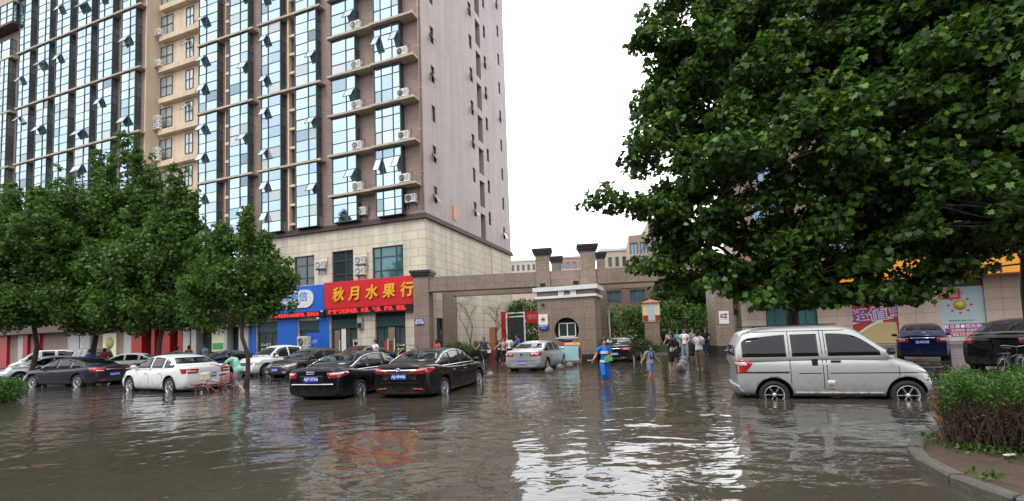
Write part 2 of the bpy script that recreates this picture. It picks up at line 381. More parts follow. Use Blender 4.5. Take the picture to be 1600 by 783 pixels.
def frame_win(root, O, U, a, b, c, d, depth, verts=(.5,), hors=(.6,), gl=None, name='window', bar=.05, fm=None):
    """a glazed window in an opening: pane mesh with its frame as a child"""
    O = Vector(O); U = Vector(U); Nn = Vector((U.y, -U.x, 0)); rot = atan2(U.y, U.x)
    M = Matrix.Translation(O) @ Matrix.Rotation(rot, 4, 'Z')
    g = MB(); xs = [a] + [a + (b - a) * v for v in verts] + [b]; zs = [c] + [c + (d - c) * v for v in hors] + [d]
    for i in range(len(xs) - 1):
        for j in range(len(zs) - 1):
            t1, t2 = random.uniform(-.004, .004), random.uniform(-.004, .004)
            g.quad((xs[i], depth + t1, zs[j]), (xs[i + 1], depth - t1, zs[j]), (xs[i + 1], depth - t1 + t2, zs[j + 1]), (xs[i], depth + t1 + t2, zs[j + 1]), 0, M)
    w = obj(name, g, gl or WINGL, root)
    f = MB(); e = bar / 2
    for x in xs: 
        xa, xb = (x, x + bar) if x == a else ((x - bar, x) if x == b else (x - e, x + e)); f.box(xa, xb, depth - .055, depth - .012, c, d, 0, M)
    for z in zs:
        za, zb = (z, z + bar) if z == c else ((z - bar, z) if z == d else (z - e, z + e)); f.box(a + .002, b - .002, depth - .052, depth - .015, za, zb, 0, M)
    obj('window_frame', f, fm or FRAME, w)
    return w
SASHG = mat('sash_glass', (.62, .68, .70), .3, metal=.15)
def sash(root, x0, x1, y, z0, z1, ang=28, m=None):
    """awning sash pushed open, hinged on its top edge"""
    M = Matrix.Translation((0, y, z1)) @ Matrix.Rotation(R(-ang), 4, 'X')
    b = MB(); b.box(x0 + .04, x1 - .04, -.012, .0, -(z1 - z0) + .04, -.04, 1, M)
    for q in ((x0, x0 + .03, -(z1 - z0), 0), (x1 - .03, x1, -(z1 - z0), 0)): b.box(q[0], q[1], -.03, .015, q[2], q[3], 0, M)
    for q in (-(z1 - z0), -.03): b.box(x0 + .03, x1 - .03, -.028, .013, q, q + .03, 0, M)
    return obj('open_sash', b, [FRAME, SASHG], root)
def bay(root, a, b, z0, z1, prot, rows, vx, side=.55, gl=None, opens=()):
    """projecting glass bay between two ledges: glazing + mullions (child)"""
    g = MB(); y = -prot
    xs = [a, a + (b - a) * vx, b] if not hasattr(vx, '__len__') else [a] + [a + (b - a) * k for k in vx] + [b]
    zs = [z0 + (z1 - z0) * r for r in rows]
    for i in range(len(xs) - 1):
        for j in range(len(zs) - 1):
            t1, t2 = random.uniform(-.008, .008), random.uniform(-.008, .008)
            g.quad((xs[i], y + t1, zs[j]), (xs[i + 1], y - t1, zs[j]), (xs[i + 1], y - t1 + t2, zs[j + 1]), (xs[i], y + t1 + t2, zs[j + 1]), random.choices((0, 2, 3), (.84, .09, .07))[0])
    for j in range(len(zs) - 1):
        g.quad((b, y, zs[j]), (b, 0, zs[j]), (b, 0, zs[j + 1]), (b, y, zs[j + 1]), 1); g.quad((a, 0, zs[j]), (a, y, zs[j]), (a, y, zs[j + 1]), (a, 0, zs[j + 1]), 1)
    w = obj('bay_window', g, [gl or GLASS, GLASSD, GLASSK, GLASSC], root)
    f = MB(); e = .027
    for x in xs: f.box(x - e, x + e, y - .05, y + .03, z0, z1)
    f.box(b - .03, b + .04, y - .04, y + .06, z0, z1); f.box(a - .04, a + .03, y - .04, y + .06, z0, z1)
    for z in zs: f.box(a, b, y - .03, y + .02, z - .024, z + .024); f.box(b - .01, b + .03, y + .06, 0, z - .03, z + .03)
    f.box(b - .02, b + .04, -.35, -.30, z0, z1)
    obj('mullion', f, FRAME, w)
    for (i, j) in opens:
        if i < len(xs) - 1 and j < len(zs) - 1: sash(root, xs[i] + .03, xs[i + 1] - .03, y - .055, zs[j] + .03, zs[j + 1] - .03, random.uniform(22, 34))
    return w

# ---------------------------------------------------------------- tall tower at the corner (right hand section, brick) over a two storey podium
TOPZ = Z0 + FL * 14
tower = thing('apartment_tower', 'tall mauve brick apartment tower with projecting glass bays above the cream stone podium', 'building', st(S0, T0), SR)
TW = -46.0 - S0                                            # west end of tower + recessed part, local x
RD = 1.25; XL = -22.1                                                 # brick section west end (next to the beige bays), local x
side_end = 17.55
mb = MB()
holes = []
sidewins = []
for k in range(1, 14):
    zc = Z0 + FL * k
    for (t_, w_, dz, hh) in ((1.25, .62, -.55, 1.25), (8.35, .62, .12, 1.3), (11.75, .55, .05, 1.3), (15.5, .5, -.62, 1.2)):
        sidewins.append((t_, t_ + w_, zc + dz - 1.25 + .9, zc + dz + .9))
    holes.append((9.75, 11.05, zc - .35 - 1.3, zc + 1.45 - .9))
rec = [(9.85, 10.95, Z0 + FL * k - 2.05, Z0 + FL * k + .35) for k in range(1, 14)]
rec = [(a, b, max(c, CORN + .32), d) for a, b, c, d in rec]
sidewins = [(a, b, c, d) for a, b, c, d in sidewins if c > CORN + .3 and d < TOPZ]
allh = [(a, b, c, d) for a, b, c, d in sidewins + rec]
holes_wall(mb, (0, 0, 0), (0, 1, 0), 0, side_end, CORN, TOPZ, allh, .5, 0, 0)
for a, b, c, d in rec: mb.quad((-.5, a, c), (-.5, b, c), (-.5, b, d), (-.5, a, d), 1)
mb.box(TW, -.56, 2.3, side_end - .01, CORN, TOPZ - .3, 2); mb.box(XL, -.56, 1.39, 2.31, CORN, TOPZ - .3, 2)      # body behind
obj('side_wall', mb, [RENDER_W, MAROON, BEIGE], tower)
mb = MB(); mb.box(XL + 6.3, -.003, 0, 1.4, CORN, TOPZ, 0)
obj('brick_wall', mb, BRICK, tower)
mb = MB()
mb.box(XL + .0, XL + 6.3, 0, 1.4, CORN, TOPZ, 0)
obj('west_brick_wall', mb, BRICK, tower)
mb = MB(); mb.box(TW - .0, XL - .003, RD, 2.6, CORN - 6.5, TOPZ, 0)
obj('recessed_wall', mb, BEIGE, tower)
for a, b, c, d in sidewins:
    frame_win(tower, (0, 0, 0), (0, 1, 0), a, b, c, d, .12, (), (.55,), WINGL, bar=.06)
for i, (a, b, c, d) in enumerate(sidewins):
    if random.random() < .42:
        M = Matrix.Translation((.02, 0, c + (d - c) * .5)) @ Matrix.Rotation(R(-30), 4, 'Y')
        q = MB(); q.box(-.012, .012, a + .03, b - .03, -(d - c) * .5, 0, 0, M); obj('open_sash', q, GLASSD, tower)
cols = [(-31.87, -29.80), (-28.26, -26.14)]
BK = 27.85 / 28.45
cols = [(a * BK - S0, b * BK - S0) for a, b in cols]
c11 = (-24.64 * BK - S0, -22.42 * BK - S0); c12 = (-20.69 * BK - S0, -18.48 * BK - S0)
lv = lambda k: Z0 + FL * k
TB = .085                                                    # half thickness of ledge
def levels2():                                              # two-storey spans
    out = [(CORN + .32, lv(2) - TB)]
    for k in range(2, 14, 2): out.append((lv(k) + TB, lv(k + 2) - TB))
    return out
def ledge(root, a, b, z, prot=.64, thick=TB):
    q = MB(); q.box(a, b, -prot, -.002, z - thick, z + thick, 0, None, .02); return obj('ledge', q, BAND, root)
rnd_open = lambda n, rows: [(random.choice((0, 1)), random.randrange(1, rows)) for _ in range(n)]
rows7 = [i / 7 for i in range(8)]
for (z0, z1) in levels2():
    rr = rows7 if z1 - z0 > 5.5 else [i / 6 for i in range(7)]
    bay(tower, *cols[0], z0, z1, .5, rr, .36, opens=[(0, 1), (0, len(rr) - 3)] if random.random() < .6 else [(0, 2)])
    bay(tower, *cols[1], z0, z1, .5, rr, .62, opens=[(1, random.randrange(2, 5))])
for k in range(2, 14, 2): ledge(tower, cols[0][0] - .35, cols[1][1] + .45, lv(k))
# loggia strip between these two bays
q = MB(); q.box(cols[0][1] + .55, cols[0][1] + .68, -.35, 0, CORN + .3, TOPZ - .01, 0); q.box(cols[1][0] - .12, cols[1][0] - .02, -.35, 0, CORN + .3, TOPZ - .01, 0)
for k in range(14):
    z = CORN + .3 + k * FL * .5
for k in range(1, 28): q.box(cols[0][1] + .68, cols[1][0] - .12, -.3, -.004, Z0 + k * FL / 2 - .09, Z0 + k * FL / 2 + .09, 0)
obj('loggia_frame', q, BEIGE, tower)
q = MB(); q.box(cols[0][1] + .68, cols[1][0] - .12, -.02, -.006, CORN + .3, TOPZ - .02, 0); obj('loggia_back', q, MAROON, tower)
for k in range(0, 13):
    z0 = lv(k) + TB if k else CORN + .32; z1 = lv(k + 1) - TB
    if z1 > TOPZ: break
    bay(tower, *c11, z0, z1, .5, [0, .30, .62, 1] if k else [0, .2, .7, 1], .62, opens=[(1, 1)] if k in (1, 3, 5, 8, 9) else [])
    bay(tower, *c12, z0, z1, .5, [0, .36, .74, 1] if k else [0, .2, .66, 1], (.28, .72), opens=[(0, 1), (2, 1)] if k in (1, 4, 7) else [])
for k in range(1, 14):
    ledge(tower, c11[0] - .25, c12[0] - .16, lv(k), .78); ledge(tower, c12[0] - .12, c12[1] + 1.35, lv(k), .86)
q = MB(); q.tube([(-.16, -.12, CORN + .6), (-.16, -.12, TOPZ)], .05, 8)
for k in range(1, 14): q.box(-.24, -.08, -.16, .0, lv(k) + .9, lv(k) + .96)
obj('drainpipe', q, PIPE, tower)
q = MB(); q.tube([(.12, 11.8, 6.2), (.12, 11.8, CORN - .12)], .05, 8); obj('drainpipe', q, PIPE, tower)
ORANGE = mat('orange_plaque', (.75, .27, .04), .5)
q = MB(); q.box(.01, .05, 4.35, 4.95, 11.0, 12.1, 0)
textmb(q, '1', .62, Matrix.Translation((.051, 4.65, 11.55)) @ Matrix.Rotation(pi / 2, 4, 'Z') @ Matrix.Rotation(pi / 2, 4, 'X'), 1, .004)
obj('number_plaque', q, [ORANGE, mat('plaque_text', (.8, .62, .35), .5)], tower)
q = MB()                                                    # stepped dark cornice, wraps the corner
for e, z0, z1 in ((.22, CORN - .08, CORN + .10), (.12, CORN + .1, CORN + .30)):
    q.box(-16.4, e, -e, .3, z0, z1); q.box(-.3, e, .3, side_end + e, z0, z1)
obj('cornice', q, DKRED, tower)
# podium: stone walls with three first-floor windows, shop openings below
mb = MB()
pw = [(-28.4, -26.4, 6.1, 8.4), (-24.7, -22.75, 6.1, 8.47), (-21.05, -18.42, 6.1, 8.42)]
shops = [(-32.3, -30.1, .1, 3.45), (-28.0, -25.95, .1, 3.35), (-24.9, -22.45, .1, 3.75), (-20.9, -18.35, .1, 3.8)]
PX0 = -33.05
loc = lambda h: (h[0] - S0, h[1] - S0, h[2], h[3])
holes_wall(mb, (0, 0, 0), (1, 0, 0), PX0 - S0, 0, .05, CORN - .08, [loc(h) for h in pw + shops], .35)
holes_wall(mb, (0, 0, 0), (0, 1, 0), 0, side_end, .05, CORN - .08, [(1.3, 3.2, .1, 3.1)], .35)
mb.quad((PX0 - S0, side_end, .05), (PX0 - S0, 0, .05), (PX0 - S0, 0, CORN - .08), (PX0 - S0, side_end, CORN - .08))
obj('podium_wall', mb, STONE, tower)
for i, h in enumerate(pw): frame_win(tower, (0, 0, 0), (1, 0, 0), *loc(h), .16, ((.58,), (.62,), (.25, .75))[i], (.25, .68), WINGL2 if i == 2 else WINGL, bar=.07)
SHOPIN = mat('shop_interior', (.10, .085, .07), .8, noise=.4, nscale=1.3)
for i, h in enumerate(shops):
    a, b, c, d = loc(h)
    frame_win(tower, (0, 0, 0), (1, 0, 0), a, b, c, d, .2, (.33, .67) if i != 3 else (.25, .75), (.74,), mat('shop_glass', (.05, .07, .07), .05, spec=1), name='shop_window', bar=.07)
frame_win(tower, (0, 0, 0), (0, 1, 0), 1.3, 3.2, .1, 3.1, .2, (.5,), (.7,), WINGL, name='side_door')
# shop details
BLUE = mat('blue_panel', (.012, .13, .62), .4, noise=.06, nscale=1)
q = MB()
for a, b in ((-33.0, -32.35), (-30.05, -28.05), (-25.9, -25.0)): q = MB(); q.box(a - S0, b - S0, -.06, -.003, .1, 3.9); obj('blue_cladding', q, BLUE, tower)
q = MB(); q.box(-33.5 - S0, -18.0 - S0, -.02, .18, .1, .22); obj('threshold', q, PAVE, tower)
q = MB(); q.box(-20.0 - S0, -19.1 - S0, .22, .5, .2, 1.75); q.box(-20.2 - S0, -19.5 - S0, .1, .16, .35, 1.6); obj('display_counter', q, mat('red_counter', (.5, .03, .02), .5), tower)
q = MB(); q.box(-24.0 - S0, -23.6 - S0, .12, .15, .3, 2.6); obj('door_curtain', q, WHITE, tower)
q = MB(); q.box(-27.35 - S0, -26.05 - S0, .1, .13, 1.1, 2.4); textmb(q, '营业厅', .3, face_front(-26.7 - S0, .095, 1.7), 1, .003); obj('door_poster', q, [BLUE, WHITE], tower)

# ---------------------------------------------------------------- recessed beige part (same tower)
for k in range(-1, 13):
    z = lv(k)
    for a, b in ((-45.95, -44.3), (-42.5, -41.5)):
        frame_win(tower, (0, RD - .01, 0), (1, 0, 0), a - S0, b - S0, z + .9, z + 2.8, -.01, (.5,), (.5,), GLASSC, name='window', bar=.045)
    q = MB(); q.box(TW + .45, XL - .01, RD - .5, RD - .002, z + .0, z + .5, 0, None, .02); obj('ledge', q, BEIGE, tower)
    if k % 2 == 0:
        sash(tower, -42.45 - S0, -42.0 - S0, RD - .12, z + 1.7, z + 2.6, 30)
q = MB(); q.box(-46.09 - S0, -45.95 - S0, -.1, RD + .5, 3, TOPZ); obj('corner_pier', q, BEIGE, tower)

# bays beside the beige part
for (a, b, vx) in ((-39.22 * BK, -36.94 * BK, .4), (-35.5 * BK, -33.36 * BK, .58)):
    for (z0, z1) in [(lv(k) + TB, lv(k + 2) - TB) for k in range(-2, 13, 2)]:
        bay(tower, a - S0, b - S0, z0, z1, .5, rows7, vx, opens=[(0, 2), (0, 5)] if a < -37.5 else [(1, 3)])
for k in range(-2, 14, 2): ledge(tower, -39.35 * BK - S0, -32.75 * BK - S0, lv(k))
q = MB(); q.box(XL, PX0 - S0 - .003, 0.004, 1.14, 3.6, CORN - .085)
obj('brick_infill', q, BRICK, tower)
q = MB(); q.box(-35.5 - S0, -34.85 - S0, -.3, -.0, 3.6, TOPZ - .05)
for k in range(-4, 26): q.box(-35.45 - S0, -34.9 - S0, -.36, -.302, Z0 + k * FL / 2 - .12, Z0 + k * FL / 2 + .12)
obj('loggia_frame', q, BEIGE, tower)
q = MB()
for k in range(-4, 26): q.box(-35.4 - S0, -34.95 - S0, -.32, -.303, Z0 + k * FL / 2 + .14, Z0 + (k + 1) * FL / 2 - .14)
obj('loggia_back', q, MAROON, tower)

# ---------------------------------------------------------------- left block: nine-bay glass front
block = thing('apartment_block', 'long apartment block on the left with dark framed glass bays above the leafy trees', 'building', st(-46.1, T0), SR)
LB = -46.1
TOPB = lv(11)
q = MB(); q.box(-40, -.0, 0, 14, .05, TOPB + 2); obj('wall', q, BRICK, block)
for a, b, vx in ((-67.32, -65.15, .4), (-63.86, -61.67, .62), (-60.55, -58.14, .4), (-56.97, -54.59, .62), (-53.52, -51.25, .4), (-49.86, -47.8, .58)):
    a *= BK; b *= BK
    for k in range(0, 11, 2):
        bay(block, a - LB, b - LB, lv(k) + TB, lv(k + 2) - TB, .5, rows7, vx, opens=[(0, random.randrange(1, 6))] if random.random() < .7 else [])
for k in range(0, 12, 2):
    for a, b in ((-67.6, -60.7), (-60.66, -53.75), (-53.7, -46.95)): ledge(block, a * BK - LB, b * BK - LB, lv(k))
for a, b in ((-71.1, -69.4), (-69.3, -67.6)):
    for k in range(0, 8, 2): bay(block, a - LB, b - LB, lv(k) + TB, lv(k + 2) - TB, .6, rows7, .5)
for k in range(0, 9, 2): ledge(block, -72 - LB, -67.0 - LB, lv(k))
q = MB(); q.box(-30, -20.1, -1.0, -.003, 39.8, 40.7, 0); obj('balcony_band', q, BAND, block)
bay(block, -76 - LB, -66.25 - LB, 37.6, 39.75, .95, [0, .33, .66, 1], (.15, .3, .45, .6, .75, .88))
for k_ in (0,): bay(block, -71.1 - LB, -67.6 - LB, lv(8) + TB, 36.2, .5, [0, .5, 1], .5)
q = MB(); q.box(-30, -20.15, -1.0, -.004, 37.35, 37.57); obj('balcony_slab', q, DKRED, block)

# ground floor shop fronts of the left block and link wing
wing = thing('shop_row', 'row of small shops with red pillars and white panels under the left trees', 'building', st(0, T0), SR)
REDP = mat('red_pillar', (.36, .014, .012), .45, noise=.1, nscale=1)
q = MB(); q.box(-90, PX0 - .01, -.002 + .5, 3, .05, 9); obj('wall', q, mat('grey_shop_wall', (.2, .17, .16), .7, noise=.2, nscale=.7), wing)
q = MB(); q.box(-90, PX0 - .02, -.9, .49, 3.55, 4.4); obj('fascia', q, mat('fascia_dark', (.12, .08, .07), .6, noise=.3, nscale=.5), wing)
def sx(x, y=530): return onT(x, y, T0)[0]
for a, b in ((2, 16), (41, 48), (57, 67), (210, 226), (241, 246), (253, 270), (282, 289)):
    q = MB(); q.box(sx(a), sx(b), -.25, .49, .1, 3.54, 0, None, .03); obj('red_pillar', q, REDP, wing)
for a, b in ((32, 40), (110, 127), (129, 144), (197, 209), (289, 300), (302, 310), (353, 358), (376, 391)):
    q = MB(); q.box(sx(a), sx(b), -.2, .48, .1, 3.54, 0, None, .02); obj('white_panel', q, mat('shaded_panel_paint', (.48, .48, .47), .5, noise=.15, nscale=1, streak=.3), wing)  # white panels greyed, the shade under the trees is put into their colour
for a, b in ((81, 109), (146, 162), (227, 240), (271, 281), (311, 332), (358, 375)):
    frame_win(wing, (0, 0, 0), (1, 0, 0), sx(a), sx(b), .12, 3.5, .45, (.5,), (.7,), WINGL, name='shop_window', bar=.08)
q = MB(); q.box(sx(163), sx(184), -.12, .47, .3, 3.2); q.lathe([(0, -.0), (.55, 0), (.55, .03), (0, .03)], 24, 1, Matrix.Translation((sx(174), -.125, 2.3)) @ Matrix.Rotation(pi / 2, 4, 'X'))
obj('round_poster', q, [mat('cream_paint', (.75, .7, .5), .6), mat('olive_paint', (.45, .42, .12), .6)], wing)
q = MB(); q.box(sx(333), sx(352), -.12, .46, 1.2, 3.3); q.box(sx(334), sx(351), -.125, -.121, 1.35, 1.9, 1); obj('menu_board', q, [mat('cream_paint', (.75, .7, .5), .6), mat('leaf_print', (.06, .35, .1), .6)], wing)

# ---------------------------------------------------------------- shop signs
s_a, z_t = onT(512, 444, T0 - .35)
sg = thing('shop_sign', 'big red fruit shop sign with raised yellow characters beside the stone gate pillar', 'sign', st(-21.3, T0 - .2, 0), SR)
q = MB(); q.box(-3.8, 3.75, -.22, .19, 4.08, 6.08, 0, None, .015); obj('sign_board', q, mat('sign_red', (.62, .016, .024), .45, noise=.08, nscale=.8), sg)
YEL = mat('gold_letters', (.88, .47, .03), .35); 
for i, ch in enumerate('秋月水果行'):
    q = MB()
    for dx, dz, dy in ((0, 0, 0), (.028, 0, .001), (-.028, 0, .002), (0, .028, .003), (0, -.028, .004), (.02, .02, .005), (-.02, -.02, .006)): textmb(q, ch, 1.08, face_front(-2.43 + i * 1.47 + dx, -.285 + dy, 5.05 + dz) @ Matrix(((1, .14, 0, 0), (0, 1, 0, 0), (0, 0, 1, 0), (0, 0, 0, 1))) @ Matrix.Rotation(R(3), 4, 'Z'), 0, .035, .0, .97)
    obj('character', q, YEL, sg)
LEDR = mat('led_red', (.5, .01, .01), .5, emis=(1, .03, .03), estr=1.1); BLK = mat('black_plastic', (.012, .012, .013), .45)
sg2 = thing('led_sign', 'black strip with glowing red running text under the red fruit shop sign', 'sign', st(-21.3, T0 - .2, 0), SR)
q = MB(); q.box(-3.75, 3.7, -.2, .18, 3.62, 4.07); obj('strip_box', q, BLK, sg2)
q = MB(); textmb(q, '收“宏”订机票电费、水费、气费、移动、联通。', .36, face_front(0, -.206, 3.85), 0, .004, .006, .93); obj('lettering', q, LEDR, sg2)
sb = thing('shop_sign', 'blue phone shop sign with a long white pill shaped panel', 'sign', st(-29.5, T0 - .2, 0), SR)
q = MB(); q.box(-5.4, 4.35, -.22, .19, 3.98, 6.0, 0, None, .015); obj('sign_board', q, BLUE, sb)
pill = [(-4.4 + .68 * cos(a), 5.0 + .68 * sin(a)) for a in np.linspace(pi / 2, 1.5 * pi, 12)] + [(2.75 + .68 * cos(a), 5.0 + .68 * sin(a)) for a in np.linspace(-pi / 2, pi / 2, 12)]
q = MB(); q.prism(pill, -.3, -.222); obj('white_panel', q, WHITE, sb)
LBLUE = mat('light_blue_letters', (.03, .25, .75), .4)
q = MB(); textmb(q, '中国移动通信', .8, face_front(.3, -.306, 5.13), 0, .004, .01, 1.1); q.box(-2.4, 2.2, -.308, -.302, 4.66, 4.72)
textmb(q, '业务代办厅  服务合作厅', .24, face_front(.6, -.306, 4.5), 0, .003); obj('lettering', q, LBLUE, sb)
sb2 = thing('led_sign', 'black strip with glowing red text under the blue phone shop sign', 'sign', st(-28, T0 - .2, 0), SR)
q = MB(); q.box(-3.2, 2.8, -.15, .18, 3.6, 3.97); obj('strip_box', q, BLK, sb2)
q = MB(); textmb(q, '办理移动业务手机充值缴费、宽带业务', .3, face_front(-.1, -.156, 3.79), 0, .004, .006, .95); obj('lettering', q, LEDR, sb2)
# small lamps under the signs, wall box
for (s_, z_, lb) in ((-25.35, 3.95, 'small white spotlight above the joint of the blue and red shop signs'), (-25.75, 3.45, 'lower white spotlight over the blue shop door')):
    q = MB(); q.ball((0, -.28, 0), (.11, .13, .08)); q.tube([(0, -.2, 0), (0, .15, .02)], .02, 6); tag(obj('spotlight', q, WHITE, None, st(s_, T0 - .1, z_), SR), lb, 'lamp')
w_ = thing('wall_box', 'grey junction box on the cream wall between the two fruit shop doors', 'box', st(-22.1, T0 - .02, 0), SR)
q = MB(); q.box(-.22, .22, -.2, 0, 2.55, 3.35, 0, None, .02); obj('cabinet', q, mat('grey_plastic', (.3, .32, .3), .5), w_); q = MB(); q.box(-.18, .18, -.215, -.2, 2.6, 2.95); obj('vent', q, BLK, w_)

# ---------------------------------------------------------------- air conditioners
ACW = mat('ac_white', (.72, .71, .67), .45, noise=.1, nscale=3); GRL = mat('ac_grille', (.05, .05, .055), .5)
def ac_proto():
    r = thing('air_conditioner', 'x', 'air conditioner', (0, 0, 0), 0, 'air conditioner units on the tower')
    q = MB(); q.box(-.42, .42, -.32, 0, 0.04, .62, 0, None, .02); q.box(-.36, -.3, -.3, -.02, 0, .04); q.box(.3, .36, -.3, -.02, 0, .04); obj('casing', q, ACW, r)
    q = MB(); q.lathe([(.0, 0), (.2, 0), (.23, .012), (.23, 0.02), (0, .02)], 20, 0, Matrix.Translation((-.12, -.322, .33)) @ Matrix.Rotation(pi / 2, 4, 'X'))
    for a in range(5): q.lathe([(.04 * a + .03, .02), (.04 * a + .036, .03), (.04 * a + .042, .02)], 16, 1, Matrix.Translation((-.12, -.322, .33)) @ Matrix.Rotation(pi / 2, 4, 'X'))
    obj('fan_grille', q, [GRL, ACW], r)
    q = MB()
    for z in (.15, .22, .29, .36, .43, .5): q.box(.16, .38, -.326, -.321, z, z + .025)
    obj('vent', q, GRL, r)
    q = MB(); q.tube([(.42, -.15, .2), (.52, -.12, .25), (.56, -.02, .5), (.5, .05, .9)], .018, 6); obj('pipe', q, BLK, r)
    return r
acp = ac_proto(); first = [True]
def put_ac(s_, t_, z_, label, rz=SR, group='air conditioner units on the tower'):
    p = st(s_, t_, z_)
    if first[0]: acp.location = p; acp.rotation_euler = (0, 0, rz); acp['label'] = label; acp['group'] = group; first[0] = False; return acp
    return dup(acp, p, rz, label, group)
ords = ['first', 'second', 'third', 'fourth', 'fifth', 'sixth', 'seventh', 'eighth', 'ninth', 'tenth']
for k in range(1, 7):
    put_ac(-21.75, T0 - .45, lv(k) + TB + .02, f'white air conditioner between the right bays, {ords[k-1]} ledge above the cornice')
for k in (2, 3, 4, 6): put_ac(-17.75, T0 - .5, lv(k) + TB + .02, f'white air conditioner at the corner end of the {ords[k-1]} ledge above the cornice')
put_ac(-17.75, T0 - .5, lv(1) + TB + .02, 'white air conditioner at the corner end of the lowest ledge above the cornice')
def bracket_ac(s_, t_, z_, label):
    a = put_ac(s_, t_, z_, label)
    q = MB(); q.box(-.35, -.31, -.34, .03, -.05, 0.01); q.box(.31, .35, -.34, .03, -.05, .01); q.box(-.35, -.31, -.0, .03, -.35, -.05); q.box(.31, .35, -.0, .03, -.35, -.05)
    obj('bracket', q, GRL, a); return a
bracket_ac(-21.75, T0 - .04, 10.85, 'white air conditioner on brackets low between the right bays, just above the cornice')
bracket_ac(-17.55, T0 - .04, 11.25, 'white air conditioner on brackets just above the cornice at the tower corner')
bracket_ac(-25.6, T0 - .04, 7.2, 'white air conditioner between the two left podium windows')
bracket_ac(-21.95, T0 - .04, 7.25, 'upper of two air conditioners between the right podium windows')
bracket_ac(-21.95, T0 - .04, 6.45, 'lower of two air conditioners between the right podium windows')
for k in range(1, 8):
    if k in (5,): continue
    put_ac(-45.5, T0 + .85, lv(k) + .52, f'air conditioner in the slot beside the beige windows, {ords[k-1]} floor up')
    if k in (3, 4): put_ac(-45.5, T0 + .85, lv(k) + 1.2, f'air conditioner stacked on another in the shaded slot, {ords[k-1]} floor up')
for i in range(7): pass
# goods, door leaves and posters seen at the shop windows
GOODS = [mat('goods_' + n_, c_, .6) for n_, c_ in (('cream', (.6, .52, .36)), ('red', (.45, .04, .03)), ('green', (.08, .25, .06)), ('teal', (.15, .42, .42)), ('amber', (.6, .3, .05)), ('white', (.65, .65, .62)))]
for (sa, sb, z0_, z1_, rows_) in ((-27.95, -27.4, .5, 2.3, 6), (-19.15, -18.45, .3, 1.5, 4), (-31.9, -31.2, .4, 1.9, 4), (-22.95, -22.5, .4, 2.0, 4)):
    q = MB()
    for j in range(rows_):
        z_ = z0_ + (z1_ - z0_) * j / rows_; q.box(sa - S0, sb - S0, .06, .15, z_, z_ + .03, 5); x_ = sa
        while x_ < sb - .1:
            w_g = random.uniform(.07, .14); q.box(x_ - S0 + .01, x_ + w_g - S0, .07, .14, z_ + .032, z_ + random.uniform(.12, .24), random.randrange(6)); x_ += w_g + .01
    obj('goods_shelf', q, GOODS, tower)
for sa, sb in ((-28.0, -25.95), (-24.9, -22.45), (-20.9, -18.35), (-32.3, -30.1)):
    q = MB(); q.box(sa - S0 + .05, sb - S0 - .05, .09, .12, 2.62, 3.3); obj('transom', q, mat('teal_header', (.03, .075, .08), .3), tower)
for x_ in (-24.15, -22.9, -19.9, -19.35, -31.0):
    q = MB(); q.box(x_ - S0, x_ - S0 + .05, .05, .09, .95, 1.75); obj('door_handle', q, WHITE, tower)
q = MB(); q.box(-19.85 - S0, -19.3 - S0, .1, .13, .15, 2.55); obj('doorway', q, mat('painted_lit_doorway', (.24, .17, .11), .7, noise=.4, nscale=2), tower)  # lighter shop interior painted into the colour of a panel before the glass
q = MB(); q.box(-24.6 - S0, -24.1 - S0, .1, .13, .15, 2.5); obj('doorway', q, mat('painted_lit_doorway', (.24, .17, .11), .7), tower)
o2_ = put_ac(-26.6 + .05, T0 - .75, 1.32, 'upper outdoor air conditioner of the stack before the blue shop'); o2_.scale = (1.15, 1.15, 1.3)
o_ = put_ac(-26.6 + .05, T0 - .75, .12, 'large outdoor air conditioner standing on the pavement before the blue shop'); o_.scale = (1.15, 1.15, 1.9)

# ================================================================== THE GATE
GR = tilemat('granite_cladding', (.27, .205, .16), (.12, .09, .07), .62, .62, off=0, ms=.008, var=.07, streak=.12, rough=.4, bump=.2, speck=.35)
GRD = mat('dark_granite', (.035, .03, .03), .35, noise=.3, nscale=6)
CAPM = mat('black_cap', (.022, .02, .024), .45, noise=.2, nscale=3)
GA = -R(7)                                  # the gate stands at its own angle
gp0 = atY(671, 480, 29.4); GX, GY = gp0[0], gp0[1]
gate = thing('gate_arch', 'granite entrance gate with a double beam and black capped pillars', 'gate', (GX, GY, 0), GA)
gu = np.array([cos(GA), sin(GA), 0]); gv = np.array([-sin(GA), cos(GA), 0]); GO = np.array([GX, GY, 0])
def onG(x, y, t):                           # gate frame: (along, z) on the plane t behind the front face
    d = ray(x, y); p = EYEP - GO; k = (t - p @ gv) / (d @ gv); w = p + k * d; return float(w @ gu), float(w[2])
def pillar(x0, x1, t0, t1, ytop, cap=.42, plinth=True, capout=.2):
    a = onG(x0, ytop, t0)[0]; b = onG(x1, ytop, t0)[0]; z = onG((x0 + x1) / 2, ytop, t0)[1]
    q = MB(); q.box(a, b, t0, t1, -.2, z - cap); p = obj('pillar', q, GR, gate)
    q = MB()
    q.box(a - capout * .3, b + capout * .3, t0 - capout * .3, t1 + capout * .3, z - cap, z - cap * .7)
    q.box(a - capout * .65, b + capout * .65, t0 - capout * .65, t1 + capout * .65, z - cap * .7, z - cap * .36)
    q.box(a - capout, b + capout, t0 - capout, t1 + capout, z - cap * .36, z)
    obj('cap', q, CAPM, p)
    if plinth: q = MB(); q.box(a - .04, b + .04, t0 - .04, t1 + .04, -.2, .62); obj('plinth', q, GRD, p)
    return a, b, z
pillar(645, 668.5, 0, 1.0, 422.5, plinth=False)
pillar(690, 708, 3.0, 3.9, 432, cap=.08, capout=.1, plinth=False)
ZB0, ZB1 = onG(671, 456, 0)[1], onG(671, 433, 0)[1]
xe = onG(1113, 440, 0)[0]; xs0 = onG(668.5, 440, 0)[0]
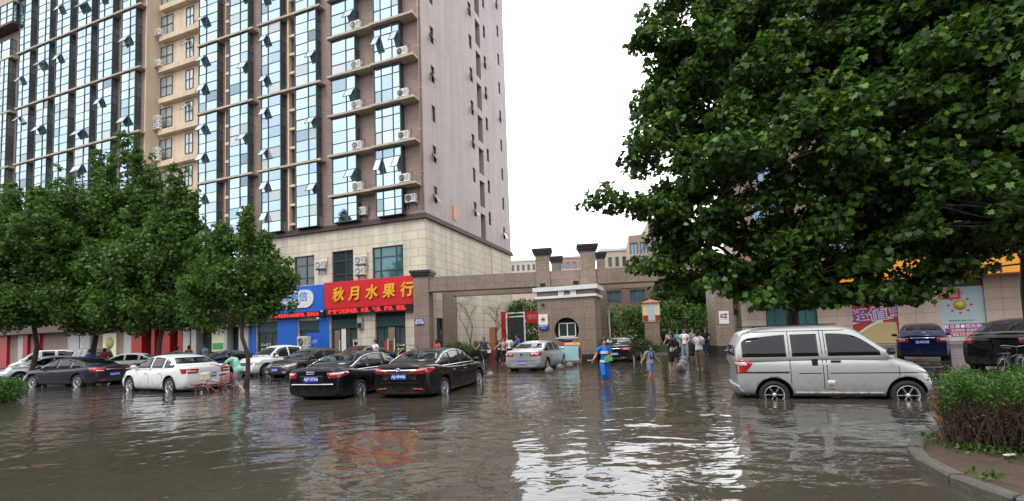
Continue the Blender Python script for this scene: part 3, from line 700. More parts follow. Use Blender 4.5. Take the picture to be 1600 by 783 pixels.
pl = [(onG(836, 430, 0)[0], onG(857, 430, 0)[0]), (onG(905.5, 430, 0)[0], onG(929, 430, 0)[0])]
q = MB(); q.box(xs0 + .003, xe - .003, .1, .8, ZB0, ZB1); q.box(xs0 + .003, xe - .003, .05, .85, ZB0 + .02, ZB0 + .09); obj('front_beam', q, GR, gate)
q = MB(); q.box(xs0 + .5, xe + 1, 3.1, 3.8, ZB0 - .05, ZB1 - .02); obj('rear_beam', q, GR, gate)
pillar(836, 857, -.05, .9, 388.5); pillar(905.5, 929, -.05, .9, 381.5)
pillar(861, 876, 3.0, 3.9, 400.5, capout=.15); pillar(932, 944, 3.0, 3.9, 394, capout=.15)
a, b, z = pillar(1114, 1142, -.1, 1.6, 428)
# poster on the right pillar
ps = thing('poster', 'small white poster with a red and blue picture on the right granite pillar', 'poster', tuple(GO + gu * ((a + b) / 2 - .05) + gv * (-.1)), GA)
q = MB(); zc = onG(1130, 496, -.1)[1]; q.box(-.27, .27, -.03, -.004, zc - .37, zc + .37); obj('sheet', q, WHITE, ps)
q = MB()
for (x0, x1, z0, z1, i) in ((-.2, .0, .12, .2, 0), (.02, .2, .1, .22, 1), (-.22, -.05, -.02, .08, 1), (-.03, .18, -.05, .06, 0), (-.2, .2, -.13, -.1, 2)):
    q.box(x0, x1, -.034, -.03, zc + z0, zc + z1, i)
obj('print', q, [mat('print_red', (.45, .03, .02), .5), mat('print_blue', (.05, .09, .25), .5), mat('print_grey', (.4, .4, .4), .5)], ps)
# blue house number plate on the left pillar
np_ = thing('name_plate', 'small blue sign with white lettering on the left granite gate pillar', 'sign', tuple(GO + gu * onG(656, 503, 0)[0]), GA)
zc = onG(656, 503, 0)[1]; q = MB(); q.box(-.26, .26, -.05, -.004, zc - .2, zc + .2, 0, None, .01); obj('plate', q, mat('sign_blue', (.01, .03, .3), .4), np_)
q = MB(); textmb(q, '梨园社区', .11, face_front(0, -.052, zc + .1), 0, .002, .003); textmb(q, '警务室', .19, face_front(0, -.052, zc - .06), 0, .002, .004); obj('lettering', q, WHITE, np_)

# guard house: its own thing, square to the street
g0 = gp(933.5, 566); gs, gt = float(g0 @ E1), float(g0 @ E2)
gx0 = onT(842, 540, gt)[0]
GW = gs - gx0; GH1 = onT(888, 465, gt)[1]; GH2 = onT(888, 455, gt)[1]; GH3 = onT(888, 447, gt)[1]
gh = thing('guard_house', 'granite clad guard house with a round window and two white roof bands', 'guard house', st(gs, gt), SR)
cxw, czw = onT(885, 516, gt); cxw -= gs; rw = .72
def ring_wall(mb, x0, x1, z0, z1, cx, cz, r, depth, n=48):
    pts = [(cx + r * cos(2 * pi * i / n), cz + r * sin(2 * pi * i / n)) for i in range(n)]
    def out(i):
        c, s_ = cos(2 * pi * i / n), sin(2 * pi * i / n); k = min([(x1 - cx) / c if c > 1e-6 else 1e9, (x0 - cx) / c if c < -1e-6 else 1e9, (z1 - cz) / s_ if s_ > 1e-6 else 1e9, (z0 - cz) / s_ if s_ < -1e-6 else 1e9])
        return (cx + c * k, cz + s_ * k)
    for i in range(n):
        j = (i + 1) % n; a, b, c, d = pts[i], out(i), out(j), pts[j]
        V = [(a[0], 0, a[1]), (b[0], 0, b[1]), (c[0], 0, c[1]), (d[0], 0, d[1])]
        cor = None
        if abs(b[0] - c[0]) > 1e-6 and abs(b[1] - c[1]) > 1e-6:
            cor = (x1 if max(b[0], c[0]) > cx else x0, 0, z1 if max(b[1], c[1]) > cz else z0)
        mb.add(V if cor is None else [V[0], V[1], cor, V[2], V[3]], [tuple(range(4 if cor is None else 5))])
        mb.add([(a[0], 0, a[1]), (d[0], 0, d[1]), (d[0], depth, d[1]), (a[0], depth, a[1])], [(0, 1, 2, 3)])
q = MB(); ring_wall(q, -GW, 0, .45, GH1, cxw, czw, rw, .3)
GD = 1.9
q.quad((0, 0, .45), (0, GD, .45), (0, GD, GH1), (0, 0, GH1)); q.quad((-GW, GD, .45), (-GW, 0, .45), (-GW, 0, GH1), (-GW, GD, GH1)); q.quad((0, GD, .45), (-GW, GD, .45), (-GW, GD, GH1), (0, GD, GH1))
obj('wall', q, GR, gh)
q = MB(); q.box(-GW - .03, .03, -.03, GD + .03, -.2, .45); obj('plinth', q, GRD, gh)
q = MB(); q.box(-GW - .12, .12, -.12, GD + .12, GH1, GH1 + .14); q.box(-GW - .2, .2, -.2, GD + .2, GH3 - .24, GH3)
for x in (-2.05, -1.35): q.box(x, x + .34, -.1, .2, GH1 + .14, GH3 - .24)
obj('roof_band', q, WHITE, gh)
q = MB(); q.box(-GW, -2.1, -.02, .2, GH1 + .14, GH3 - .24); q.box(-.98, 0, -.02, .2, GH1 + .14, GH3 - .24); q.box(-.2, 0, .2, GD, GH1 + .14, GH3 - .24); obj('parapet', q, GR, gh)
q = MB(); q.lathe([(0, 0), (rw - .01, 0), (rw - .01, .02), (0, .02)], 40, 0, Matrix.Translation((cxw, .3, czw)) @ Matrix.Rotation(pi / 2, 4, 'X')); w_ = obj('round_window', q, DARKIN, gh)
q = MB(); x0, x1, z0, z1 = cxw - .5, cxw + .5, czw - .38, czw + .42
for x in (x0, cxw - .02, x1 - .05): q.box(x, x + .05, .2, .25, z0, z1)
for z in (z0, z1 - .05): q.box(x0, x1, .2, .25, z, z + .05)
q.box(cxw - .62, cxw + .62, -.05, .2, z0 - .09, z0 - .03); obj('window_frame', q, WHITE, w_)
q = MB(); q.quad((x0, .24, z0), (x1, .24, z0), (x1, .24, z1), (x0, .24, z1)); q.quad((cxw - .5, .25, czw - .62), (cxw + .5, .25, czw - .62), (cxw + .5, .25, z0), (cxw - .5, .25, z0)); obj('pane', q, mat('booth_glass', (.03, .05, .05), .05, spec=1), w_)
for x in (-2.95, -1.0):
    q = MB(); q.box(x - .16, x + .16, -.1, .02, GH3 + .05, GH3 + .27, 0, None, .03); q.box(x - .02, x + .02, -.06, -.02, GH3, GH3 + .05); obj('floodlight', q, BLK, gh)
q = MB(); q.ball((-GW + .35, -.12, GH1 - .32), .08); q.box(-GW + .3, -GW + .4, -.08, 0, GH1 - .4, GH1 - .26); obj('camera_dome', q, GRL, gh)
# police sign
pz0, pz1 = onT(850, 515, gt)[1], onT(850, 492, gt)[1]; pxc = onT(849.5, 500, gt)[0] - gs
pn = thing('police_sign', 'white and blue police post sign with a red emblem on the guard house wall', 'sign', st(gs, gt - .02), SR)
q = MB(); q.box(pxc - .27, pxc + .27, -.1, 0, pz0 + .27, pz1 + .03); q.box(pxc - .27, pxc + .27, -.1, 0, pz0, pz0 + .268, 1); obj('panel', q, [WHITE, mat('police_blue', (.02, .025, .25), .4)], pn)
zc = (pz0 + .27 + pz1 + .03) / 2
q = MB(); q.lathe([(0, 0), (.13, 0), (.13, .006), (0, .006)], 20, 0, Matrix.Translation((pxc, -.1, zc + .02)) @ Matrix.Rotation(pi / 2, 4, 'X')); q.lathe([(0, 0), (.075, 0), (.075, .006), (0, .006)], 20, 1, Matrix.Translation((pxc, -.107, zc + .03)) @ Matrix.Rotation(pi / 2, 4, 'X'))
q.box(pxc - .1, pxc + .1, -.112, -.106, zc - .1, zc - .06, 0); obj('emblem', q, [mat('gold', (.6, .38, .05), .4), mat('emblem_red', (.5, .02, .02), .4)], pn)
q = MB(); textmb(q, '社区警务室', .095, face_front(pxc, -.103, pz0 + .19), 0, .002, .003); textmb(q, 'POLICE', .08, face_front(pxc, -.103, pz0 + .07), 0, .002); obj('lettering', q, WHITE, pn)
# notice board leaning at the guard house
c0 = gp(889, 571); nb = thing('notice_board', 'tilted blue notice board in a red frame below the round window', 'notice board', (c0[0] - .2, c0[1] + .1, 0), SR + .12)
M = Matrix.Translation((0, 0, .16)) @ Matrix.Rotation(R(-18), 4, 'X')
q = MB(); q.box(-.86, .86, -.0, .05, -.05, 1.08, 0, M); obj('frame', q, mat('brown_red_frame', (.16, .03, .02), .5), nb)
q = MB(); q.box(-.74, .74, -.01, -.002, .08, .86, 0, M); obj('map_panel', q, mat('pale_blue_print', (.20, .40, .43), .4, noise=.1, nscale=5), nb)
q = MB(); textmb(q, '小区示意图', .1, M @ Matrix.Translation((.2, -.014, .97)) @ Matrix.Rotation(pi / 2, 4, 'X'), 0, .002); q.box(.0, .8, -.008, -.002, .9, 1.05, 1, M); obj('title', q, [WHITE, mat('title_orange', (.7, .3, .03), .5)], nb)
for x in (-.8, .72): q = MB(); q.box(x, x + .08, .05, .12, -.3, .9); obj('post', q, mat('brown_red_frame', (.16, .03, .02), .5), nb)

# bollards: stone balls standing in the water
BOL = mat('bollard_stone', (.17, .165, .16), .35, noise=.25, nscale=6)
def bollard(x, y, r, label):
    r *= .88; p = gp(x, y); q = MB(); q.ball((0, 0, r * .45), r, 18, 12); b_ = obj('bollard', q, BOL, None, (p[0], p[1], 0)); tag(b_, label, 'bollard', 'round stone bollards at the gate')
    q = MB(); q.lathe([(r * .75, -.2), (r * .75, -.02), (r * .55, .02), (0, .03)], 18); obj('foot', q, BOL, b_)
for x, y, r, lb in ((766, 589, .17, 'lone round bollard in the water beside the black sedan'), (858, 583, .2, 'round bollard beside the silver sedan rear wheel'), (875, 577, .2, 'round bollard under the corner of the silver sedan'), (890, 574, .21, 'round bollard before the notice board'), (905, 567, .19, 'pale topped bollard before the guard house plinth'), (917, 564, .19, 'pale topped bollard nearest the guard house corner'),
                    (1063, 580, .25, 'biggest stone bollard beside the woman in black'), (1067, 571, .22, 'middle bollard of the row behind the woman in black'), (1068, 563, .2, 'farthest bollard of the row behind the woman in black')):
    bollard(x, y, r, lb)
# canopy lamp post inside the gate
p = atY(954, 545, 33); cp_ = thing('lamp_post', 'white post with a flat tilted canopy behind the guard house', 'lamp post', (p[0], p[1], 0), SR)
q = MB(); q.tube([(0, 0, -.2), (0, 0, 3.9)], .06, 8); obj('pole', q, WHITE, cp_)
q = MB(); q.box(-1.0, 1.0, -.6, .6, 0, .08, 0, Matrix.Translation((-.1, 0, 3.9)) @ Matrix.Rotation(R(8), 4, 'Y')); obj('canopy', q, mat('grey_white', (.5, .52, .5), .4), cp_)
# red roofed booth on a brown base
p = atY(1020, 530, 36); bo = thing('transformer_booth', 'cream booth with a red roof on a brown brick base inside the gate', 'booth', (p[0], p[1], 0), SR + .15)
k_ = 36 / 731; zz = lambda y, x=1020: EYE + ((526 - .035 * (x - 800)) - y) * k_
q = MB(); q.box(-.55, .55, 0, 1.0, .0, zz(502)); obj('base', q, GR, bo)
q = MB(); q.box(-.62, .62, -.05, 1.1, zz(502), zz(472)); obj('body', q, mat('cream_booth', (.72, .62, .38), .6, noise=.08, nscale=2), bo)
q = MB(); q.box(-.63, -.25, -.07, -.052, zz(501), zz(492)); obj('red_tile', q, mat('tile_red', (.3, .03, .02), .6), bo); q = MB(); q.box(.25, .63, -.07, -.052, zz(501), zz(492)); obj('red_tile', q, mat('tile_red', (.3, .03, .02), .6), bo)
q = MB(); q.box(-.26, .26, -.08, -.053, zz(500), zz(475)); obj('door', q, mat('grey_door', (.5, .54, .58), .5), bo)
q = MB(); q.add([(-.75, -.2, zz(472)), (.75, -.2, zz(472)), (.75, 1.25, zz(472)), (-.75, 1.25, zz(472)), (0, .5, zz(466))], [(3, 2, 1, 0), (0, 1, 4), (1, 2, 4), (2, 3, 4), (3, 0, 4)]); obj('roof', q, mat('roof_red', (.35, .08, .05), .6), bo)

# planter wall with kerb beside the tower, kiosk, cabinet
gr = mat('planter_stone', (.13, .115, .105), .5, noise=.2, nscale=2)
def wbox(name, label, cat, x, ybase, Y, w, d, h, m, rz=SR, z0=-.2):
    p = atY(x, ybase, Y); q = MB(); q.box(-w / 2, w / 2, 0, d, z0, h, 0, None, .015); o = obj(name, q, m, None, (p[0], p[1], 0), rz); tag(o, label, cat); return o
p = atY(708, 545, 31.0); pw_ = thing('planter', 'low dark stone planter along the cream side wall', 'planter', (p[0], p[1], 0), SR + R(60))
q = MB(); q.box(0, 4.2, 0, 1.4, -.2, .62, 0, None, .02); obj('planter_wall', q, gr, pw_)
sc = thing('cabinet', 'narrow orange wooden door panel standing by the planter', 'cabinet', tuple(atY(770, 545, 29.5)[:2]) + (0,), SR)
q = MB(); q.box(-.24, .24, 0, .3, -.2, .75); obj('lower_panel', q, mat('brown_red_frame', (.16, .03, .02), .5), sc); q = MB(); q.box(-.2, .2, -.02, .28, .752, 2.2); obj('upper_panel', q, mat('wood_orange', (.26, .10, .035), .5, noise=.2, nscale=3), sc)
ko = thing('kiosk', 'red steel kiosk frame with a white framed glass panel in the courtyard', 'kiosk', tuple(atY(812, 545, 37)[:2]) + (0,), SR)
RDM = mat('kiosk_red', (.42, .02, .02), .45)
q = MB(); q.box(-1.5, -1.1, 0, .5, 0, 3.6); q.box(.6, 2.5, 0, .3, 2.6, 3.5); q.box(-1.1, 2.5, .1, .6, 0, .6); obj('red_frame', q, RDM, ko)
q = MB()
for x in (-1.08, .42): q.box(x, x + .1, -.02, .08, .6, 3.5)
for z in (.6, 3.1, 3.4): q.box(-.98, .42, -.02, .08, z, z + .1)
obj('white_frame', q, WHITE, ko); q = MB(); q.quad((-.98, .03, .7), (.42, .03, .7), (.42, .03, 3.1), (-.98, .03, 3.1)); obj('glass', q, mat('booth_glass', (.03, .05, .05), .05), ko)
q = MB(); textmb(q, '便民服务', .42, face_front(1.55, -.006, 3.05), 0, .002); obj('lettering', q, mat('letter_pale', (.7, .3, .25), .5), ko)
fence = thing('iron_gate', 'black iron gate leaf behind the right granite pillar', 'gate', tuple(atY(1092, 540, 29)[:2]) + (0,), SR)
q = MB()
for i in range(9): q.box(-.8 + i * .2, -.77 + i * .2, 0, .03, -.1, 2.0)
obj('bars', q, BLK, fence); q = MB(); q.box(-.85, .85, -.02, .05, 2.0, 2.06); q.box(-.85, .85, -.02, .05, .1, .16); q.box(-.9, -.82, -.03, .06, -.2, 2.5); q.box(.82, .9, -.03, .06, -.2, 2.5); obj('rails', q, BLK, fence)

# ================================================================== BACKGROUND BUILDINGS
def block_b(name, label, x0, x1, ytop, Y, depth, wallm, floors, ncol, fh=3.0, rz=-.1, wz=1.5, ww=.5, gm=None, parapet=None, lower=None, band=None):
    a = atY(x0, ytop, Y); b = atY(x1, ytop, Y); W_ = sqrt((b[0] - a[0]) ** 2 + (b[1] - a[1]) ** 2) * 1.0; z = float(a[2])
    r = thing(name, label, 'building', (a[0], a[1], 0), rz)
    n = max(1, floors); top = z; cw = W_ / ncol; holes = []; lo = []
    for f in range(n):
        for c in range(ncol):
            zc = top - 1.0 - fh * f; h = (c * cw + cw * (1 - ww) / 2, c * cw + cw * (1 + ww) / 2, zc - wz, zc)
            if h[2] > .3: holes.append(h)
    q = MB(); holes_wall(q, (0, 0, 0), (1, 0, 0), 0, W_, -.2, top, holes, .3)
    q.quad((W_, 0, -.2), (W_, depth, -.2), (W_, depth, top), (W_, 0, top)); q.quad((0, depth, -.2), (0, 0, -.2), (0, 0, top), (0, depth, top)); q.quad((0, 0, top), (W_, 0, top), (W_, depth, top), (0, depth, top))
    obj('wall', q, wallm, r)
    if parapet: q = MB(); q.box(-.15, W_ + .15, -.15, .2, top - .05, top + .35); obj('parapet', q, parapet, r)
    if band:
        for f in range(n): q = MB(); q.box(0, W_, -.08, -.003, top - fh * f - .1 - 2.7, top - fh * f - 2.5); obj('band', q, band, r)
    for h in holes[:100]: frame_win(r, (0, 0, 0), (1, 0, 0), *h, .2, (.5,), (), gm or WINGL, bar=.12, fm=mat('grey_frame', (.12, .14, .15), .4))
    return r
CREAM = mat('cream_wall', (.60, .52, .42), .7, noise=.08, nscale=.2, streak=.1); PINK = tilemat('pink_brick', (.24, .15, .125), (.18, .12, .10), .3, .1, var=.08, rough=.8)
SKYG = mat('sky_glass', (.16, .27, .36), .08, spec=1, metal=.5)
block_b('far_building', 'pale far apartment building left of the guard house roof', 797, 838, 409, 120, 10, CREAM, 7, 5, gm=SKYG, parapet=WHITE)
block_b('far_building', 'pink and cream apartment building between the gate pillars', 872, 912, 404, 105, 10, mat('pinkish_wall', (.42, .27, .24), .7, noise=.06, nscale=.3), 8, 4, gm=SKYG, parapet=CREAM, rz=-.1, ww=.6, band=CREAM)
q = MB()
block_b('far_building', 'low cream building behind the small right gate pillar', 936, 990, 393, 72, 8, CREAM, 4, 5, gm=WINGL, parapet=WHITE, rz=-.12)
block_b('apartment_building', 'stepped tan apartment building partly behind the big tree branches', 982, 1012, 368, 60, 8, mat('tan_wall', (.42, .33, .26), .7, noise=.1, nscale=.5, streak=.15), 6, 2, gm=SKYG, ww=.75, wz=1.7, rz=-.2, fh=3.1, band=CREAM)
block_b('apartment_building', 'taller tan building with a white parapet behind the big tree', 1012, 1078, 347, 58, 10, mat('tan_wall', (.42, .33, .26), .7), 7, 3, gm=SKYG, ww=.5, wz=1.6, rz=-.15, fh=3.1, parapet=WHITE)
block_b('low_building', 'low brown brick building with a wide window behind the booth', 940, 1120, 440, 48, 6, PINK, 1, 5, gm=SKYG, ww=.65, wz=1.4, rz=-.12, fh=3.1, parapet=GRD)
# tall right tower behind the big tree, and its podium with the orange fascia
rt_t = onT(1450, 520, 0.1) if False else None
RT = 41.0
rs0, _ = onT(1160, 520, RT); rs1 = rs0 + 40
rtow = thing('right_building', 'brown brick building with an orange fascia and stone shop front behind the big tree', 'building', st(rs0, RT), SR)
zo0, zo1 = onT(1596, 427.5, RT)[1], onT(1596, 398, RT)[1]
def rx(x, y=500): return onT(x, y, RT)[0] - rs0
openr = [(rx(1197), rx(1278), .2, zo0 - .5), (rx(1332), rx(1404), .25, zo0 - .55), (rx(1470), rx(1542), .25, zo0 - .1)]
q = MB(); holes_wall(q, (0, 0, 0), (1, 0, 0), 0, 40, .0, zo0, openr, .3); q.quad((0, 12, 0), (0, 0, 0), (0, 0, 30), (0, 12, 30)); q.quad((40, 0, 0), (40, 12, 0), (40, 12, 30), (40, 0, 30))
obj('stone_wall', q, tilemat('pink_stone', (.40, .31, .25), (.16, .12, .10), 1.6, .75, ms=.015, off=0, var=.04, streak=.15), rtow)
q = MB(); q.box(-.1, 40.1, -1.6, -.002, zo0, zo1, 0, None, .03); obj('orange_fascia', q, mat('fascia_orange', (.78, .30, .02), .45, noise=.06, nscale=.5), rtow)
holes = []
for f in range(8):
    for c in range(9):
        z = zo1 + .9 + f * 3.1; holes.append((1.2 + c * 4.2, 3.4 + c * 4.2, z, z + 1.7))
q = MB(); holes_wall(q, (0, 0, 0), (1, 0, 0), 0, 40, zo0, 30, holes, .3); q.quad((0, 0, 30), (40, 0, 30), (40, 12, 30), (0, 12, 30)); obj('brick_wall', q, PINK, rtow)
for h in holes: frame_win(rtow, (0, 0, 0), (1, 0, 0), *h, .2, (.5,), (.6,), SKYG, bar=.08)
q = MB(); q.box(0, 40, -.25, .0, -.05, .2, 0, None, .02); q.box(0, 40, -.65, -.26, -.1, .16, 0); obj('step', q, PAVE, rtow)
frame_win(rtow, (0, 0, 0), (1, 0, 0), *openr[0], .25, (.2, .5, .8), (.75,), WINGL2, bar=.09, name='shop_window')
q = MB(); q.box(openr[0][0] + 3, openr[0][1] - .2, .1, .13, zo0 - 1.2, zo0 - .7); obj('red_board', q, mat('print_red', (.45, .03, .02), .5), rtow)
# posters in the shop windows: a red one with a jumble of print, a pale one with a sun
pr_ = thing('shop_poster', 'red window poster with a slanted jumble of white and violet characters', 'poster', st(rs0, RT + .12), SR)
a, b, c, d = openr[1]; q = MB(); q.box(a, b, 0, .1, c, d); obj('sheet', q, mat('poster_red', (.27, .018, .014), .45, noise=.15, nscale=.8), pr_)
q = MB()
arc = [(a + .1 + (b - a - .2) * t, c + .35 + 1.1 * sin(t * 1.9)) for t in np.linspace(0, 1, 14)]
q.prism([(a, c)] + [(b, c)] + [(p[0], p[1]) for p in reversed(arc)], -.006, -.002); obj('tan_swoosh', q, mat('print_tan', (.36, .27, .12), .5), pr_)
q = MB(); q.prism([(p[0], p[1] + .02) for p in arc[1:10]] + [(p[0], p[1] + .22) for p in reversed(arc[1:10])], -.012, -.008); obj('pale_swoosh', q, mat('print_pale', (.45, .5, .4), .5), pr_)
q = MB(); textmb(q, '超值惠', 1.05, face_front((a + b) / 2 + .25, -.008, c + 2.0) @ Matrix.Rotation(R(6), 4, 'Z'), 0, .004, .05, 1.15); textmb(q, '超值惠', 1.05, face_front((a + b) / 2 + .25, -.014, c + 2.0) @ Matrix.Rotation(R(6), 4, 'Z'), 1, .004, .0, 1.15)
textmb(q, '缤纷', .5, face_front(a + .95, -.01, d - .55), 2, .004, .02); obj('lettering', q, [mat('print_white', (.55, .5, .55), .5), mat('print_violet', (.16, .05, .25), .5), mat('print_yellow', (.5, .42, .05), .5)], pr_)
pr2 = thing('shop_poster', 'pale blue window poster with a cartoon sun and purple bands', 'poster', st(rs0, RT + .12), SR)
a, b, c, d = openr[2]; d2 = d - .55; W_ = b - a
q = MB(); q.box(a, b, 0, .1, c, d2); obj('sheet', q, mat('poster_pale', (.32, .40, .41), .45, noise=.08, nscale=.7), pr2)
q = MB(); q.box(a, b, .0, .1, d2 + .002, d); obj('roller_box', q, BLK, pr2)
q = MB(); cx_, cz_ = a + W_ * .47, c + (d2 - c) * .66
q.lathe([(0, 0), (.36, 0), (.36, .006), (0, .006)], 28, 0, Matrix.Translation((cx_, -.002, cz_)) @ Matrix.Rotation(pi / 2, 4, 'X'))
q.lathe([(0, 0), (.25, 0), (.25, .006), (0, .006)], 28, 1, Matrix.Translation((cx_, -.009, cz_ + .04)) @ Matrix.Rotation(pi / 2, 4, 'X'))
for i in range(8):
    an = i * pi / 4; q.ball((cx_ + .62 * cos(an), -.004, cz_ + .55 * sin(an)), (.09, .006, .075), 8, 6, 2)
obj('sun_print', q, [mat('print_orange', (.6, .2, .02), .5), mat('print_lime', (.45, .5, .08), .5), mat('print_crimson', (.4, .02, .06), .5)], pr2)
q = MB(); q.box(a + .1, a + W_ * .5, -.006, -.002, d2 - .85, d2 - .1, 0); q.box(a + .15, a + W_ * .44, -.011, -.007, d2 - .7, d2 - .15, 1)
q.box(a + .25, b, -.006, -.002, c + .55, c + 1.15, 2); q.box(a + .55, b - .7, -.006, -.002, c + .25, c + .48, 0)
textmb(q, '阳光超市', .36, face_front(a + W_ * .28, -.014, d2 - .45), 3, .003); textmb(q, '夏日惠●欢乐购', .3, face_front(cx_ + .05, -.009, c + .95), 4, .003); textmb(q, '全场特价 欢迎选购', .2, face_front(cx_ + .2, -.009, c + .68), 4, .003); textmb(q, '新品上市 优惠', .17, face_front(cx_, -.009, c + .37), 4, .003); textmb(q, '营业时间 8:00-22:00', .16, face_front(cx_, -.004, c + 1.35), 5, .003)
obj('print', q, [mat('print_crimson', (.4, .02, .06), .5), mat('print_tan', (.36, .27, .12), .5), mat('print_purple', (.22, .02, .14), .5), mat('print_red', (.45, .03, .02), .5), WHITE, BLK], pr2)
q = MB(); q.tube([(0, 0, 0), (0, 0, 6)], .05, 8); tag(obj('downpipe', q, WHITE, None, tuple(atY(1163, 540, 38)[:2]) + (0,)), 'white downpipe at the left end of the stone shop front', 'pipe')

# the other side of the street, behind the camera: it shows in the car bodies, the shop windows and the water
bk = thing('street_building', 'long grey building across the street, mirrored in the car bodies', 'building', st(-130, -24), SR)
holes = [(2 + c * 4.5, 4.4 + c * 4.5, .8 + f * 3.3, 2.6 + f * 3.3) for f in range(4) for c in range(19)]
q = MB(); q.box(0, 190, -8, 0, -.2, 13.5); obj('wall', q, mat('grey_facade', (.16, .145, .13), .8, noise=.2, nscale=.3, streak=.2), bk)
for f in range(4): q = MB(); q.box(1, 189, .003, .05, .8 + f * 3.3, 2.6 + f * 3.3); obj('window_band', q, WINGL, bk)

sheet('forecourt', [tuple(gp(x, y)[:2]) for x, y in ((992, 557), (1130, 554), (1130, 538), (1002, 541))], .05, PAVE, .3)

# ================================================================== TREES AND SHRUBS
def leafmat(name, c1, c2, c3, trans=.3, rough=.42):
    m = bpy.data.materials.new(name); m.use_nodes = True; n = m.node_tree; b = n.nodes['Principled BSDF']; L = n.links; N = n.nodes.new
    ge = N('ShaderNodeNewGeometry'); cr = N('ShaderNodeValToRGB'); e = cr.color_ramp.elements
    e[0].position = 0; e[0].color = (*c1, 1); e[1].position = 1; e[1].color = (*c3, 1); k = e.new(.6); k.color = (*c2, 1)
    L.new(ge.outputs['Random Per Island'], cr.inputs['Fac']); L.new(cr.outputs[0], b.inputs['Base Color'])
    b.inputs['Roughness'].default_value = rough; b.inputs['Specular IOR Level'].default_value = .35
    tr = N('ShaderNodeBsdfTranslucent'); mx = N('ShaderNodeMixShader'); mx.inputs[0].default_value = trans
    hs = N('ShaderNodeHueSaturation'); hs.inputs['Value'].default_value = 1.5; hs.inputs['Hue'].default_value = .485; L.new(cr.outputs[0], hs.inputs['Color']); L.new(hs.outputs[0], tr.inputs['Color'])
    L.new(b.outputs[0], mx.inputs[1]); L.new(tr.outputs[0], mx.inputs[2]); L.new(mx.outputs[0], n.nodes['Material Output'].inputs['Surface'])
    return m
LEAF1 = leafmat('plane_leaf', (.018, .048, .009), (.038, .094, .015), (.14, .28, .034), .32)
LEAF2 = leafmat('dark_leaf', (.035, .082, .016), (.062, .14, .024), (.13, .25, .04), .36)
LEAFH = leafmat('hedge_leaf', (.025, .065, .012), (.05, .125, .018), (.12, .25, .032), .28)
BARK = mat('bark', (.065, .052, .042), .85, noise=.35, nscale=6, bump=.9, bscale=22)
TWIG = mat('dry_twig', (.075, .045, .03), .85, noise=.3, nscale=9)
MAPLE = np.array([(0, 0), (.30, -.05), (.52, .18), (.36, .38), (.40, .72), (.14, .66), (0, 1.0), (-.14, .66), (-.40, .72), (-.36, .38), (-.52, .18), (-.30, -.05)])
OVAL = np.array([(0, 0), (.2, .25), (.22, .6), (0, 1.0), (-.22, .6), (-.2, .25)])
def leaves_mesh(name, pos, size, shape, m, up=.75, curl=.18, seed=1, outdir=None):
    """pos (N,3), size (N,) -> one mesh of separate little folded leaves"""
    r = np.random.default_rng(seed); N_ = len(pos); K = len(shape)
    nrm = r.normal(size=(N_, 3)); nrm /= np.linalg.norm(nrm, axis=1)[:, None]; nrm = nrm * (1 - up) * 1.6 + np.array([0, 0, up])
    if outdir is not None: nrm += outdir * .35
    nrm /= np.linalg.norm(nrm, axis=1)[:, None]
    a = r.normal(size=(N_, 3))
    if outdir is not None: a = a * .6 + outdir * .8
    a[:, 2] -= .35
    a -= nrm * np.sum(a * nrm, axis=1)[:, None]; a /= np.linalg.norm(a, axis=1)[:, None]; b = np.cross(nrm, a)
    sh = shape; x = sh[:, 0][None, :, None]; y = sh[:, 1][None, :, None]
    z = (-curl * (y ** 2) + .22 * np.abs(x)) * 1.0
    P = pos[:, None, :] + size[:, None, None] * (b[:, None, :] * x + a[:, None, :] * y + nrm[:, None, :] * z)
    V = P.reshape(-1, 3).astype(np.float32)
    me = bpy.data.meshes.new(name); me.vertices.add(N_ * K); me.vertices.foreach_set('co', V.ravel())
    me.loops.add(N_ * K); me.loops.foreach_set('vertex_index', np.arange(N_ * K, dtype=np.int32))
    me.polygons.add(N_); me.polygons.foreach_set('loop_start', np.arange(0, N_ * K, K, dtype=np.int32)); me.polygons.foreach_set('loop_total', np.full(N_, K, dtype=np.int32))
    me.materials.append(m); me.update(calc_edges=True); me.validate(); return me
def sample_blobs(blobs, n, r, shell=.5):
    """points in a union of ellipsoids, thicker near each surface"""
    vol = np.array([b[3] * b[4] * b[5] for b in blobs]) ** .8; idx = r.choice(len(blobs), n, p=vol / vol.sum())
    B = np.array(blobs)[idx]; d = r.normal(size=(n, 3)); d /= np.linalg.norm(d, axis=1)[:, None]
    k = np.where(r.random(n) < shell, r.uniform(.78, 1.02, n), r.random(n) ** (1 / 3))
    return B[:, :3] + d * B[:, 3:6] * k[:, None], d
